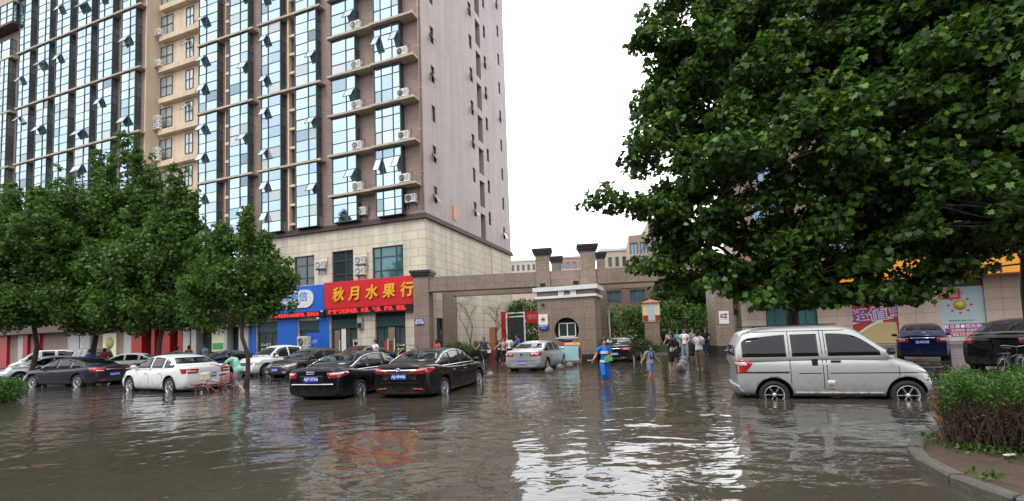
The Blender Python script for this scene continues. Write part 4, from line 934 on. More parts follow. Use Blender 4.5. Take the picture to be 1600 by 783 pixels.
def tree(name, label, base, trunk_h, trunk_r, blobs, nclump, leaf, per, leafm, shape=MAPLE, seed=1, clump_r=.42, group=None, lean=(0, 0), up=.6, nlimb=14, hang=0.0, shoots=70, plume=.5, slen=(1.6, 3.6)):
    r = np.random.default_rng(seed); base = np.array(base, float); rr = random.Random(seed)
    big_ = [b for b in blobs if b[5] > .4]; sh_ = []
    for _ in range(shoots):                                  # upright young shoots and ragged outer sprays
        b = rr.choice(big_); a_ = rr.uniform(0, 2 * pi); e_ = rr.uniform(-.1, 1.4); k_ = rr.uniform(.95, 1.08); L_ = leaf * rr.uniform(*slen)
        sh_.append((b[0] + b[3] * k_ * cos(a_) * cos(e_), b[1] + b[4] * k_ * sin(a_) * cos(e_), b[2] + b[5] * k_ * sin(e_) + L_ * .4, leaf * 1.1, leaf * 1.1, L_))
    t = thing(name, label, 'tree', tuple(base), 0, group)
    C, D = sample_blobs(blobs, nclump, r); C = C - base
    if sh_:
        SC = np.concatenate([np.array(b[:3]) + np.array([[0, 0, k * b[5] * .9] for k in (-1, -.33, .33, 1)]) * 1.0 + r.normal(size=(4, 3)) * leaf * .4 for b in sh_]) - base; nsh = len(SC); C = np.concatenate([C, SC])
    else: nsh = 0
    nmain = nclump; nclump = len(C)
    top = max(b[2] + b[5] for b in blobs) - base[2]
    # trunk
    pts = []; n = 9; hh = top * .86
    for i in range(n):
        k = i / (n - 1); pts.append((lean[0] * k + .12 * sin(i * 1.7 + seed), lean[1] * k + .1 * cos(i * 1.3 + seed), -.3 + (hh + .3) * k))
    pts[0] = (0, 0, -.3); rad = [trunk_r * (1.25 if i == 0 else 1) * (1 - .9 * i / (n - 1)) + .012 for i in range(n)]
    q = MB(); q.tube(pts, rad, 10)
    def onpt(z):
        for a, b in zip(pts[:-1], pts[1:]):
            if z <= b[2]: k = (z - a[2]) / (b[2] - a[2]); return np.array(a) + k * (np.array(b) - np.array(a))
        return np.array(pts[-1])
    # limbs from the trunk towards representative clump centres, twigs from limbs to the rest
    idx = r.choice(nclump, min(nlimb, nclump), replace=False); limbs = []
    for i in idx:
        e = C[i]; z0 = max(trunk_h * .8, min(e[2] - np.linalg.norm(e[:2]) * rr.uniform(.35, .8), hh * .93)); a = onpt(z0); mid = (a + e) / 2 + np.array([0, 0, .12 * np.linalg.norm(e - a)]) * rr.uniform(-.3, 1)
        P = [a, a * .7 + mid * .3 + r.normal(size=3) * .04, mid, mid * .45 + e * .55 + r.normal(size=3) * .12, e]; rb = trunk_r * rr.uniform(.28, .48)
        q.tube(P, [rb, rb * .8, rb * .6, rb * .4, .012], 7); limbs += [(P[k] * (1 - f) + P[k + 1] * f, 0) for k in range(1, 4) for f in (0, .5)]
    LP = np.array([l[0] for l in limbs])
    for i in range(nclump):
        e = C[i]; d = np.linalg.norm(LP - e, axis=1) + (LP[:, 2] > e[2]) * .6; a = LP[int(np.argmin(d))]
        m_ = (a + e) / 2 + r.normal(size=3) * .08 + np.array([0, 0, .06]); q.tube([a, m_, e], [.022, .015, .006], 4, cap=False)
    obj('trunk', q, BARK, t)
    # leaves
    cr_ = clump_r * r.uniform(.6, 1.35, nclump); cr_[nmain:] = leaf * 1.5; pos = []; sz = []; od = []
    cnt = np.maximum(4, (per * (cr_ / clump_r) ** 1.6).astype(int))
    for i in range(nclump):
        m_ = cnt[i]; g_ = r.normal(size=(m_, 3)); g_ /= (np.linalg.norm(g_, axis=1)[:, None] + 1e-6); g_ *= (r.random(m_) ** .45)[:, None]
        g_ = g_ * cr_[i] * np.array([1, 1, 1.0 if i >= nmain else plume]); g_[:, :2] += (C[i][:2] / (np.linalg.norm(C[i][:2]) + .3))[None, :] * g_[:, 2:3] * (.55 if plume > .8 else 0); g_[:, 2] -= hang * np.linalg.norm(g_[:, :2], axis=1); pos.append(C[i] + g_); sz.append(leaf * r.uniform(.65, 1.25, m_)); o_ = g_ / (np.linalg.norm(g_, axis=1)[:, None] + 1e-6); od.append(o_)
    pos = np.concatenate(pos); sz = np.concatenate(sz); od = np.concatenate(od)
    keep = pos[:, 2] > .25; me = leaves_mesh('crown', pos[keep], sz[keep], shape, leafm, up, seed=seed, outdir=od[keep])
    obj('crown', me, None, t); return t
def pb(x, y, Y, rx_, ry_, rz_):   # blob by the direction it is seen in and its distance
    p = atY(x, y, Y); return (p[0], p[1], p[2], rx_, ry_, rz_)
# big tree on the right, trunk just behind the silver van
tb = atY(1250, 600, 14.2)
blobs = [pb(1250, 90, 14.0, 2.8, 2.4, 2.4), pb(1150, 130, 13.6, 2.3, 2.0, 2.0), pb(1125, 20, 14.0, 1.9, 1.7, 1.8), pb(1095, 230, 13.4, 2.0, 1.8, 1.4), pb(1060, 160, 13.6, 1.1, 1.1, .9), pb(1065, 325, 13.0, 1.0, 1.0, .75),
         pb(990, 320, 12.6, .75, .7, .3), pb(945, 312, 12.6, .38, .4, .18), pb(1010, 235, 13.2, .75, .8, .4), pb(1030, 70, 13.5, .75, .8, .7), pb(1085, -10, 13.8, 1.0, 1, .9), pb(1000, 150, 13.3, .35, .4, .35), pb(985, 225, 13.2, .35, .4, .22), pb(960, 316, 12.6, .5, .5, .2), pb(975, 322, 12.6, .6, .5, .24), pb(950, 305, 12.6, .4, .4, .16), pb(930, 312, 12.6, .25, .3, .12), pb(1030, 335, 12.8, .7, .7, .35), pb(1080, 385, 13.0, 1.5, 1.3, .85), pb(1010, 405, 12.8, .65, .6, .38), pb(1170, 380, 12.6, 1.9, 1.5, 1.05), pb(1150, 260, 11.5, 1.5, 1.2, 1.0),
         pb(1290, 250, 12.0, 2.2, 1.8, 1.7), pb(1300, 370, 12.0, 1.9, 1.6, 1.0), pb(1215, 440, 11.4, .9, .7, .42), pb(1340, 130, 12.6, 2.1, 1.8, 1.8), pb(1400, 20, 13, 2.1, 1.8, 1.7), pb(1310, 190, 10.2, .75, .7, .75), pb(1410, 300, 12.2, 1.8, 1.6, 1.2), pb(1400, 395, 12.0, 1.6, 1.3, .62), pb(1290, 450, 12.0, 1.3, .9, .42), pb(1150, 430, 12.2, 1.1, .9, .5), pb(1215, 462, 11.6, .6, .6, .25), pb(1340, 458, 12, .9, .8, .3), pb(1390, 440, 12, 1.0, .8, .4), pb(1085, 438, 13, .8, .7, .35), pb(1440, 430, 12, .7, .7, .3), pb(1480, 410, 11.5, .7, .7, .35), pb(1200, -60, 14, 2.6, 2.3, 1.6), pb(1330, -120, 14, 2.6, 2.3, 1.8)]
tree('broadleaf_tree', 'tall dense tree rising behind the silver van, low branch reaching towards the gate', (tb[0], tb[1], 0), 2.6, .19, blobs, 900, .148, 105, LEAF1, seed=3, clump_r=.46, nlimb=30, hang=.3)
t2 = atY(1626, 600, 11.5)
blobs = [pb(1560, 60, 10.8, 2.2, 2.0, 2.0), pb(1480, 130, 10.6, 1.5, 1.4, 1.4), pb(1540, 230, 10.2, 1.7, 1.5, 1.3), pb(1500, 330, 10.4, 1.3, 1.1, .8), pb(1590, 325, 10.4, 1.5, 1.3, .8), pb(1640, 200, 11, 2.2, 2, 2.2), pb(1520, -30, 11, 2.2, 2, 1.5), pb(1450, 60, 11.5, 1.5, 1.3, 1.2), pb(1455, 410, 11.2, .45, .5, .25)]
tree('broadleaf_tree', 'second leafy tree at the right edge of the picture, beside the dark SUV', (t2[0], t2[1], 0), 2.8, .15, blobs, 480, .148, 95, LEAF1, seed=9, clump_r=.48, nlimb=20, hang=.25)
# small tree left of the shops, trunk standing in the water
t3 = atY(383, 590, 18.3)
blobs = [pb(383, 445, 18.3, 1.2, 1.2, .95), pb(330, 455, 18.2, .95, .95, .75), pb(425, 445, 18.2, .7, .7, .6), pb(375, 385, 18.3, .45, .5, .55), pb(345, 400, 18.2, .4, .4, .5), pb(408, 400, 18.4, .35, .4, .5), pb(440, 478, 18.1, .45, .45, .28), pb(320, 490, 18.2, .7, .7, .35), pb(400, 485, 18.2, .8, .8, .35), pb(452, 440, 18.1, .3, .3, .3), pb(384, 365, 18.3, .16, .16, .5), pb(351, 380, 18.3, .16, .16, .5), pb(430, 405, 18.3, .15, .15, .4), pb(325, 405, 18.3, .18, .18, .5), pb(408, 385, 18.3, .15, .15, .4), pb(462, 448, 18.1, .25, .25, .15)]
tree('street_tree', 'small street tree with a slim trunk standing beside the woman with the bicycle', (t3[0], t3[1], 0), 2.4, .085, blobs, 270, .115, 55, LEAF2, seed=5, clump_r=.25, nlimb=16, up=.4, shoots=45, plume=1.15, slen=(2, 4.5))
def lefttree(x, Y, label, blobs, seed, n, tr=.13): 
    b = atY(x, 580, Y); tree('street_tree', label, (b[0], b[1], 0), 3.2, tr, blobs, int(n * 1.9), .15, 70, LEAF2, seed=seed, clump_r=.36, nlimb=16, up=.35, shoots=75, plume=1.3, slen=(3, 8))
lefttree(251, 25, 'tree with a dark trunk behind the white sedan', [pb(200, 430, 26, 2.2, 1.8, 1.8), pb(320, 450, 24.5, 1.0, 1, 1.2), pb(240, 420, 25, 2.0, 1.8, 1.7), pb(262, 372, 25, 1.2, 1.1, 1.3), pb(290, 485, 24.5, 1.6, 1.2, .8), pb(205, 485, 24.5, 1.9, 1.4, .9), pb(345, 495, 24.5, 1.0, 1, .45), pb(285, 400, 25, .9, .9, .9), pb(300, 350, 25, .25, .3, .7), pb(270, 320, 25, .25, .3, .8), pb(285, 335, 25, .22, .3, .7)], 21, 300)
lefttree(147, 28, 'tallest of the left trees, its pointed top against the glass bays', [pb(185, 338, 28, 1.6, 1.5, 1.7), pb(140, 340, 28, 2.2, 2.0, 1.6), pb(150, 420, 28, 2.8, 2.2, 1.8), pb(100, 450, 27, 2.4, 1.6, 1.6), pb(100, 380, 27, 1.2, 1.2, 1.2), pb(240, 330, 28, .9, .9, 1.2), pb(150, 492, 26, 2.3, 1.6, .8), pb(215, 490, 26, 1.6, 1.5, .7), pb(228, 305, 28, .35, .4, .7), pb(192, 262, 28, .28, .3, .9), pb(212, 275, 28, .22, .3, .8), pb(170, 285, 28, .25, .3, .8), pb(150, 285, 28, .3, .3, .8), pb(120, 320, 28, .3, .3, .8), pb(95, 345, 27, .3, .3, .8), pb(240, 292, 28, .22, .3, .6)], 22, 420, .15)
lefttree(51, 26, 'leafy tree at the left edge with its trunk before the parked vans', [pb(60, 380, 26, 2.0, 1.8, 1.6), pb(20, 420, 26, 2.2, 2.0, 1.8), pb(-30, 400, 26, 2.2, 2, 1.8), pb(60, 470, 25.5, 2.1, 1.8, 1.1), pb(10, 485, 25, 1.6, 1.3, .9), pb(95, 400, 26, 1.2, 1.2, 1.4), pb(30, 355, 26, 1.0, 1.0, .8), pb(60, 335, 26, .3, .3, .6), pb(15, 335, 26, .3, .3, .5)], 23, 380)
bt = atY(1090, 560, 40); tree('courtyard_tree', 'dark full tree in the courtyard just left of the right granite pillar', (bt[0], bt[1], 0), 2.5, .14, [pb(1085, 440, 40, 2.4, 2, 2.0), pb(1055, 470, 40, 2.0, 2, 1.6), pb(1110, 480, 40, 2.0, 2, 1.6), pb(1070, 400, 41, 1.5, 1.5, 1.2)], 330, .2, 60, LEAF1, seed=41, clump_r=.5, nlimb=12, up=.4, shoots=20)
# bare winter-like saplings by the side wall
def bare(x, y, Y, h, seed, label):
    p = atY(x, y, Y); t = thing('bare_sapling', label, 'sapling', (p[0], p[1], .4), 0, 'bare saplings in the planter'); rr = random.Random(seed); q = MB()
    def br(a, d, L_, r_, dep):
        a = Vector(a); b = a + d * L_; q.tube([a, (a + b) / 2 + Vector((rr.uniform(-.04, .04), rr.uniform(-.04, .04), .02)), b], [r_, r_ * .8, r_ * .6], 5)
        if dep == 0: return
        for i in range(rr.choice((2, 3))):
            nd = (d + Vector((rr.uniform(-.75, .75), rr.uniform(-.6, .6), rr.uniform(-.1, .4)))).normalized(); br(b if i else a + (b - a) * .8, nd, L_ * rr.uniform(.65, .85), r_ * .62, dep - 1)
    br((0, 0, -.3), Vector((.03, 0, 1)), h * .3, .05, 5); obj('trunk', q, TWIG, t); return t
bare(735, 545, 30.5, 4.6, 1, 'bare sapling nearest the dark side door of the tower'); bare(768, 545, 31.0, 4.8, 5, 'bare sapling in the middle of the planter, behind the cyclists'); bare(797, 545, 34, 4.2, 8, 'bare sapling farthest along the side wall, next to the kiosk')
# shrubs
def shrub(name, label, cat, x, y, Y, rx_, ry_, rz_, n, leaf, m, seed, z=.4, shape=OVAL, per=40, cr=.25):
    p = atY(x, y, Y); t = thing(name, label, cat, (p[0], p[1], z - .4), 0)
    r = np.random.default_rng(seed); C, D = sample_blobs([(0, 0, rz_ * .9, rx_, ry_, rz_)], n, r, .7); C = C[C[:, 2] > .05]; pos = []
    q = MB()
    for c in C:
        g_ = r.normal(size=(per, 3)) * cr * .55; g_[:, 2] *= .7; pos.append(c + g_)
    for c in C[:60]: q.tube([(c[0] * .15, c[1] * .15, -.3), tuple(c * .6), tuple(c)], [.02, .014, .005], 4, cap=False)
    pos = np.concatenate(pos); pos = pos[pos[:, 2] > .0]
    obj('foliage', leaves_mesh('foliage', pos, leaf * r.uniform(.6, 1.3, len(pos)), shape, m, .45, seed=seed), None, t); obj('stem', q, TWIG, t); return t
shrub('shrub', 'dense dark green bush behind the lamp post with the canopy', 'shrub', 975, 535, 38, 2.6, 1.5, 2.0, 130, .26, LEAF2, 31, per=45, cr=.5)
shrub('shrub', 'tall bushy greenery right of the cream booth', 'shrub', 1060, 535, 38, 2.7, 1.5, 2.0, 130, .26, LEAF2, 32, per=45, cr=.5)
shrub('shrub', 'leafy tree top seen between the tower and the guard house', 'shrub', 822, 535, 48, 2.4, 1.5, 2.9, 110, .3, LEAFH, 33, per=45, cr=.55)
shrub('shrub', 'low hedge along the planter behind the cyclists', 'hedge', 750, 548, 31.6, 2.6, .6, .38, 110, .09, LEAFH, 34, z=1.0, per=60, cr=.22)
shrub('shrub', 'dark bush in the courtyard at the foot of the booth', 'shrub', 1008, 535, 34, .9, .6, .5, 40, .14, LEAF2, 35, per=40, cr=.3)
shrub('shrub', 'clipped bush standing in the water at the left edge', 'shrub', -6, 610, 15.5, .75, .6, .42, 90, .07, LEAFH, 36, per=60, cr=.2)
gb = [tuple(atY(x, 535, Y)[:2]) for x, Y in ((960, 36.5), (1100, 33.5), (1150, 50), (940, 56))]
sheet('grass_bank', gb, .55, mat('bank_grass', (.05, .09, .025), .9, noise=.3, nscale=3), 1.0)
# hedge on the island: green top growth over a brown twiggy body
hp = gp(1478, 696, .1)
hd = thing('hedge', 'bushy hedge with bright green tips over brown twigs on the soil island', 'hedge', (hp[0], hp[1], .02), 0)
r = np.random.default_rng(77)
def hfoot(n):
    u = r.random(n); v = r.random(n)                   # hedge footprint: from the left end towards the right edge, and back
    return np.stack([u * 1.1 + v * (1.9 + 1.7 * u) , -u * 1.5 + v * (2.0 + 1.2 * u)], 1)
n = 2600; xy = hfoot(n); q = MB()
hgt = lambda x, y: .58 + .07 * np.sin(x * 2.3) + .06 * np.cos(y * 3.1 + x) - .35 * np.clip(.25 - x, 0, 1)
for i in range(n):
    x, y = xy[i]; h = hgt(x, y) * r.uniform(.55, 1.02); l = r.normal(size=2) * .13
    q.tube([(x, y, -.03), (x + l[0] * .4, y + l[1] * .4, h * .55), (x + l[0], y + l[1], h)], [.009, .006, .003], 3, cap=False)
obj('twigs', q, TWIG, hd)
n = 16000; xy = hfoot(n); z = hgt(xy[:, 0], xy[:, 1]) * r.uniform(.25, .8, n); pos = np.column_stack([xy, z])
obj('dry_leaves', leaves_mesh('dry_leaves', pos, .04 * r.uniform(.5, 1.2, n), OVAL, leafmat('brown_leaf', (.05, .022, .012), (.07, .035, .018), (.10, .09, .02), .15), .2, seed=4), None, hd)
nc = 620; cxy = hfoot(nc); pos = []
for i in range(nc):
    m_ = 46; x, y = cxy[i]; hz = hgt(x, y) + r.uniform(-.12, .07); d = np.array([r.normal() * .35, r.normal() * .35, 1.0]); d /= np.linalg.norm(d); tt = r.random(m_); L_ = r.uniform(.06, .30)
    pos.append(np.array([x, y, hz]) + d * (tt * L_)[:, None] + r.normal(size=(m_, 3)) * .028)
pos = np.concatenate(pos); obj('green_tips', leaves_mesh('green_tips', pos, .038 * r.uniform(.6, 1.3, len(pos)), OVAL, LEAFH, .45, seed=6), None, hd)
# weeds and litter on the island
r = np.random.default_rng(5); pos = []
for (x, y, n, s_) in ((1560, 705, 260, .2), (1480, 690, 60, .1), (1445, 680, 50, .08), (1545, 745, 60, .09), (1520, 700, 120, .12)):
    p = gp(x, y, .1); g_ = r.normal(size=(n, 3)) * s_; g_[:, 2] = np.abs(g_[:, 2]) * .3 + .0; pos.append(np.array([p[0], p[1], .09]) + g_)
pos = np.concatenate(pos); tag(obj('weeds', leaves_mesh('weeds', pos, .05 * r.uniform(.5, 1.3, len(pos)), OVAL, LEAFH, .3, seed=8), None), 'low weeds on the soil', 'weeds', None, 'stuff')
p = gp(1578, 712, .1); q = MB(); q.box(-.07, .07, -.02, .02, .105, .115, 0, Matrix.Rotation(.2, 4, 'Z')); tag(obj('litter', q, WHITE, None, (p[0], p[1], 0)), 'white scrap of litter lying on the island soil', 'litter')

# ================================================================== VEHICLES
RUB = mat('tyre_rubber', (.015, .015, .015), .75); RIM = mat('alloy_rim', (.66, .66, .67), .3, metal=.55); CHR = mat('chrome', (.75, .75, .76), .12, metal=1.0)
CGL = mat('car_glass', (.007, .009, .010), .03, spec=.55); SEAM = mat('seam', (.01, .01, .01), .7); TRIM = mat('black_trim', (.015, .015, .016), .4)
TAILR = mat('tail_red', (.45, .01, .012), .12, coat=1.0); TAILW = mat('tail_clear', (.7, .62, .6), .15, coat=1.0); HEADL = mat('head_lamp', (.5, .53, .55), .12, coat=1.0, metal=.4); PLB = mat('plate_blue', (.01, .06, .5), .4); ORL = mat('orange_lamp', (.6, .2, .02), .3)
def paint(name, col, metal=.35, rough=.3):
    new = 'paint_' + name not in MATS; m = mat('paint_' + name, col, rough, metal=metal, spec=.2, coat=.4, noise=.04, nscale=2)
    if new:                                                  # dried mud and splashes low on the body
        n = m.node_tree; b = n.nodes['Principled BSDF']; N = n.nodes.new; src = b.inputs['Base Color'].links[0].from_socket
        tc = N('ShaderNodeTexCoord'); sp = N('ShaderNodeSeparateXYZ'); n.links.new(tc.outputs['Object'], sp.inputs[0]); no = N('ShaderNodeTexNoise'); no.inputs['Scale'].default_value = 7; no.inputs['Detail'].default_value = 8; n.links.new(tc.outputs['Object'], no.inputs['Vector'])
        a = N('ShaderNodeMath'); a.operation = 'MULTIPLY_ADD'; n.links.new(no.outputs['Fac'], a.inputs[0]); a.inputs[1].default_value = -.55; n.links.new(sp.outputs[2], a.inputs[2])
        r_ = N('ShaderNodeMapRange'); r_.inputs[1].default_value = .0; r_.inputs[2].default_value = .32; r_.inputs[3].default_value = .28 if max(col) < .1 else .5; r_.inputs[4].default_value = .0; n.links.new(a.outputs[0], r_.inputs[0])
        mx = N('ShaderNodeMixRGB'); n.links.new(r_.outputs[0], mx.inputs['Fac']); n.links.new(src, mx.inputs['Color1']); mx.inputs['Color2'].default_value = (.10, .08, .055, 1); n.links.new(mx.outputs[0], b.inputs['Base Color'])
        rr_ = N('ShaderNodeMapRange'); rr_.inputs[3].default_value = rough; rr_.inputs[4].default_value = .7; n.links.new(r_.outputs[0], rr_.inputs[0]); n.links.new(rr_.outputs[0], b.inputs['Roughness'])
    return m
def interp(pts, x):
    if x <= pts[0][0]: return pts[0][1]
    for (a, za), (b, zb) in zip(pts[:-1], pts[1:]):
        if x <= b: return za + (zb - za) * (x - a) / (b - a) if b > a else zb
    return pts[-1][1]
def loft(secs, mb=None, mi=0):
    """secs: list of half sections (x, y, z) bottom centre -> top centre; mirrored and closed"""
    mb = mb or MB(); n = len(secs[0]); full = []
    for s in secs: full.append([tuple(p) for p in s] + [(p[0], -p[1], p[2]) for p in reversed(s[1:-1])])
    m_ = len(full[0]); V = [p for s in full for p in s]; Fc = []
    for i in range(len(full) - 1):
        for k in range(m_):
            k2 = (k + 1) % m_; Fc.append((i * m_ + k, (i + 1) * m_ + k, (i + 1) * m_ + k2, i * m_ + k2))
    Fc.append(tuple(range(m_))); Fc.append(tuple((len(full) - 1) * m_ + k for k in reversed(range(m_))))
    mb.add(V, Fc, mi, True); return mb
def fixn(me):
    bm = bmesh.new(); bm.from_mesh(me); bmesh.ops.recalc_face_normals(bm, faces=bm.faces[:]); bm.to_mesh(me); bm.free(); return me
def bvh_of(meshes):
    V = []; P = []
    for me in meshes:
        b = len(V); V += [v.co.copy() for v in me.vertices]; P += [[i + b for i in p.vertices] for p in me.polygons]
    return BVHTree.FromPolygons(V, P)
def decal(mb, bvh, ang, poly, off=.006, mi=0, grid=.09, elev=0.0, thick=.02, reach=4.0):
    """polygon (u, z) wrapped on the body, projected from the horizontal direction `ang` (0 = from the front)"""
    D = Vector((cos(ang), sin(ang), 0)); U = Vector((-sin(ang), cos(ang), 0))
    bm = bmesh.new(); f = bm.faces.new([bm.verts.new((p[0], p[1], 0)) for p in poly])
    us = [p[0] for p in poly]; zs = [p[1] for p in poly]
    for lo, hi, ax in ((min(us), max(us), 0), (min(zs), max(zs), 1)):
        k = math.floor(lo / grid) + 1
        while k * grid < hi - 1e-4:
            no = (1, 0, 0) if ax == 0 else (0, 1, 0); co = (k * grid, 0, 0) if ax == 0 else (0, k * grid, 0)
            bmesh.ops.bisect_plane(bm, geom=bm.verts[:] + bm.edges[:] + bm.faces[:], plane_co=co, plane_no=no); k += 1
    ok = {}; pos = {}
    for v in bm.verts:
        o = D * reach + U * v.co.x + Vector((0, 0, v.co.y)); h, n, _, _ = bvh.ray_cast(o, -D)
        if h is None: ok[v] = False; continue
        if n.dot(D) < 0: n = -n
        ok[v] = True; pos[v] = (h + n * off, h - n * thick)
    bad = [f for f in bm.faces if not all(ok[v] for v in f.verts)]
    if bad: bmesh.ops.delete(bm, geom=bad, context='FACES')
    vl = [v for v in bm.verts if v in pos and v.link_faces]; ix = {v: i for i, v in enumerate(vl)}; n = len(vl)
    if not n: bm.free(); return mb
    V = [pos[v][0] for v in vl] + [pos[v][1] for v in vl]; Fc = []
    for f in bm.faces: Fc.append(tuple(ix[v] for v in f.verts))
    for e in bm.edges:
        if len(e.link_faces) == 1:
            l = [l for l in e.link_loops][0]; a, b = l.vert, l.link_loop_next.vert; Fc.append((ix[a], ix[a] + n, ix[b] + n, ix[b]))
    bm.free(); mb.add(V, Fc, mi, True); return mb
def strip(mb, bvh, ang, pts, w, off=.007, mi=0, thick=.02):
    """thin band along a polyline (u, z)"""
    for (a, b) in zip(pts[:-1], pts[1:]):
        d = Vector((b[0] - a[0], b[1] - a[1])); 
        if d.length < 1e-6: continue
        n = Vector((-d.y, d.x)).normalized() * w / 2; e = d.normalized() * w * .3
        decal(mb, bvh, ang, [(a[0] - n.x - e.x, a[1] - n.y - e.y), (b[0] - n.x + e.x, b[1] - n.y + e.y), (b[0] + n.x + e.x, b[1] + n.y + e.y), (a[0] + n.x - e.x, a[1] + n.y - e.y)], off, mi, .15, thick=thick)
def wheel(root, x, y, r, side, style):
    """side = +1 left, -1 right; outer face points to side*y"""
    M = Matrix.Translation((x, y, r)) @ Matrix.Rotation(-pi / 2 * side, 4, 'X'); w = .105
    q = MB(); q.lathe([(r * .66, -w), (r * .93, -w), (r * .985, -w * .7), (r, -w * .3), (r, w * .3), (r * .985, w * .7), (r * .93, w), (r * .67, w * .92), (r * .66, w * .5), (r * .66, -w)], 32, 0, M)
    ty = obj('wheel', q, RUB, root)
    q = MB(); ri = r * .67; q.lathe([(ri, w * .9), (ri * .96, w * .98), (ri * .92, w * .8), (ri * .9, w * .15), (ri * .9, -w * .6)], 28, 0, M, True, False); q.lathe([(0, w * .0), (ri * .9, -w * .1)], 20, 1, M); q.lathe([(.0, w * .85), (ri * .18, w * .82), (ri * .22, w * .5), (ri * .2, 0)], 14, 0, M)
    ns, sw = {'five': (5, .3), 'ten': (10, .13), 'six': (6, .26), 'steel': (8, .34), 'seven': (7, .2)}[style]
    for k in range(ns):
        a0 = 2 * pi * k / ns; V = []
        for rr_, ww, zz_ in ((ri * .15, sw * .6, w * .8), (ri * .93, sw * (.62 if style != 'five' else .8), w * .86)):
            for sgn in (-1, 1):
                an = a0 + sgn * ww * (.55 if rr_ > ri * .5 else 1.0) * .5
                V += [(rr_ * cos(an), rr_ * sin(an), zz_), (rr_ * cos(an), rr_ * sin(an), zz_ - w * .45)]
        q.add(V, [(0, 4, 6, 2), (0, 1, 5, 4), (2, 6, 7, 3), (1, 3, 7, 5)], 0, False, M)
    obj('rim', q, [RIM, SEAM], ty)
def car(name, label, cat, spec, pm, pos, heading, depth, group=None, detail=2):
    """spec: x from the middle between the axles, forward positive"""
    S = dict(spec); W2 = S['W'] / 2; xr, xf = -S['wb'] / 2 - S['ro'], S['wb'] / 2 + S['fo']; cab = S['cab']; top = S['top']; zb = S.get('zb', .2); r = S['r']
    root = thing(name, label, cat, (pos[0], pos[1], -depth), heading, group)
    # lower body
    xs = sorted(set([xr, xr + .06, xr + .16, xr + .34, xf - .34, xf - .16, xf - .06, xf] + list(np.linspace(xr + .6, xf - .6, 9)) + [p[0] for p in top if xr < p[0] < xf])); secs = []
    nose = S.get('nose', .12); taper = S.get('taper', .13)
    for x in xs:
        zt = interp(top, x); e = min(x - xr, xf - x); front = x > 0
        plan = 1 - taper * max(0, 1 - e / .75) ** 2.2 - .03 * max(0, 1 - e / 1.6)
        w = W2 * plan; zlo = zb + .10 * max(0, 1 - e / .5) ** 1.5; hz = zt - zlo
        lo = S.get('lip', .0)
        prof = [(0, zlo), (.78 * w, zlo), (.95 * w, zlo + .05), (.985 * w, zlo + .16), (w, zlo + hz * .48), (.985 * w, zlo + hz * .74), (.955 * w, zt - .075), (.885 * w, zt - .012), (.5 * w, zt + .018), (0, zt + .028)]
        k = max(0, 1 - e / .34); sec = []
        for (y, z) in prof:
            bul = nose * (y / w) ** 2 * k ** 1.2 if w > 0 else 0
            zr_ = (z - zlo) / max(hz, .01); slope = (S.get('fslope', .10) if front else S.get('rslope', .05)) * max(0, zr_ - .35) ** 1.5 * k + .05 * max(0, .2 - zr_) * 5 * k
            sec.append((x + (-(bul + slope) if front else (bul + slope)), y, z))
        secs.append(sec)
    me = loft(secs).mesh('body', [pm, SEAM]); me = fixn(me)
    me = evalmesh(me, [('SUBSURF', dict(levels=2 if detail > 1 else 1, render_levels=2))])
    # wheel arches
    cut = MB(); tw = W2 - .13
    for x in (-S['wb'] / 2, S['wb'] / 2):
        for s_ in (1, -1):
            cut.lathe([(r + .065, -.3), (r + .065, .4)], 28, 0, Matrix.Translation((x, s_ * (W2 - .02), r + .015)) @ Matrix.Rotation(pi / 2, 4, 'X'))
    cme = fixn(cut.mesh('cut', [SEAM])); co = bpy.data.objects.new('cut', cme); COL.objects.link(co)
    me2 = evalmesh(me, [('BOOLEAN', dict(object=co, operation='DIFFERENCE', solver='EXACT'))]); bpy.data.objects.remove(co, do_unlink=True)
    if len(me2.polygons) > 50: me = me2
    while len(me.materials) < 2: me.materials.append(SEAM)
    me.materials[0] = pm; me.materials[1] = SEAM
    for p in me.polygons:
        c = p.center; p.material_index = 0
        for x in (-S['wb'] / 2, S['wb'] / 2):
            d = sqrt((c.x - x) ** 2 + (c.z - r - .015) ** 2)
            if d < r + .067 and (abs(p.normal.y) < .35 or abs(c.y) < W2 - .2) and abs(c.y) < W2 * .99:
                nrm = Vector((p.normal.x, p.normal.z)); rad_ = Vector((x - c.x, r + .015 - c.z))
                if abs(c.y) < W2 - .2 or (rad_.length > 1e-3 and nrm.dot(rad_.normalized()) > .7): p.material_index = 1; p.use_smooth = False; break
    body = obj('body', me, None, root)
    # cabin
    kt = S.get('tumble', .42); yb = W2 * S.get('ybelt', .93); zbelt = S['belt']
    cx = sorted(set([p[0] for p in cab] + list(np.linspace(cab[0][0], cab[-1][0], 15)))); csecs = []
    def yside(z): return yb - kt * max(0, z - zbelt)
    # smooth roof line
    def roof(x): return sum(interp(cab, x + d) for d in (-.14, -.07, 0, .07, .14)) / 5
    for x in cx:
        zr = max(roof(x), zbelt + .02); h = zr - zbelt; ye = yside(zr - .07) ; endk = max(0, 1 - (x - cab[0][0]) / .5), max(0, 1 - (cab[-1][0] - x) / .5)
        narrow = 1 - .06 * endk[0] ** 2 - .05 * endk[1] ** 2
        rbul = S.get('gbul', .10); 
        prof = [(0, zbelt - .15), (yb * .98, zbelt - .15), (yb, zbelt - .01), ((yb + ye) / 2, zbelt + max(0, h - .07) * .5), (ye, zbelt + max(.0, h - .07)), (ye - .05 - .02, zr - .022), (ye * .55, zr + .008), (0, zr + .022)]
        sec = []
        fx = max(0, min(1, (x - (cab[-2][0] - .25)) / .5)); bx = max(0, min(1, ((cab[1][0] + .25) - x) / .5))
        for (y, z) in prof:
            zk = 1.0 if z > zbelt - .05 else 0
            sec.append((x + (fx - bx) * rbul * (.35 - (y / yb) ** 2) * zk, y * narrow, z))
        csecs.append(sec)
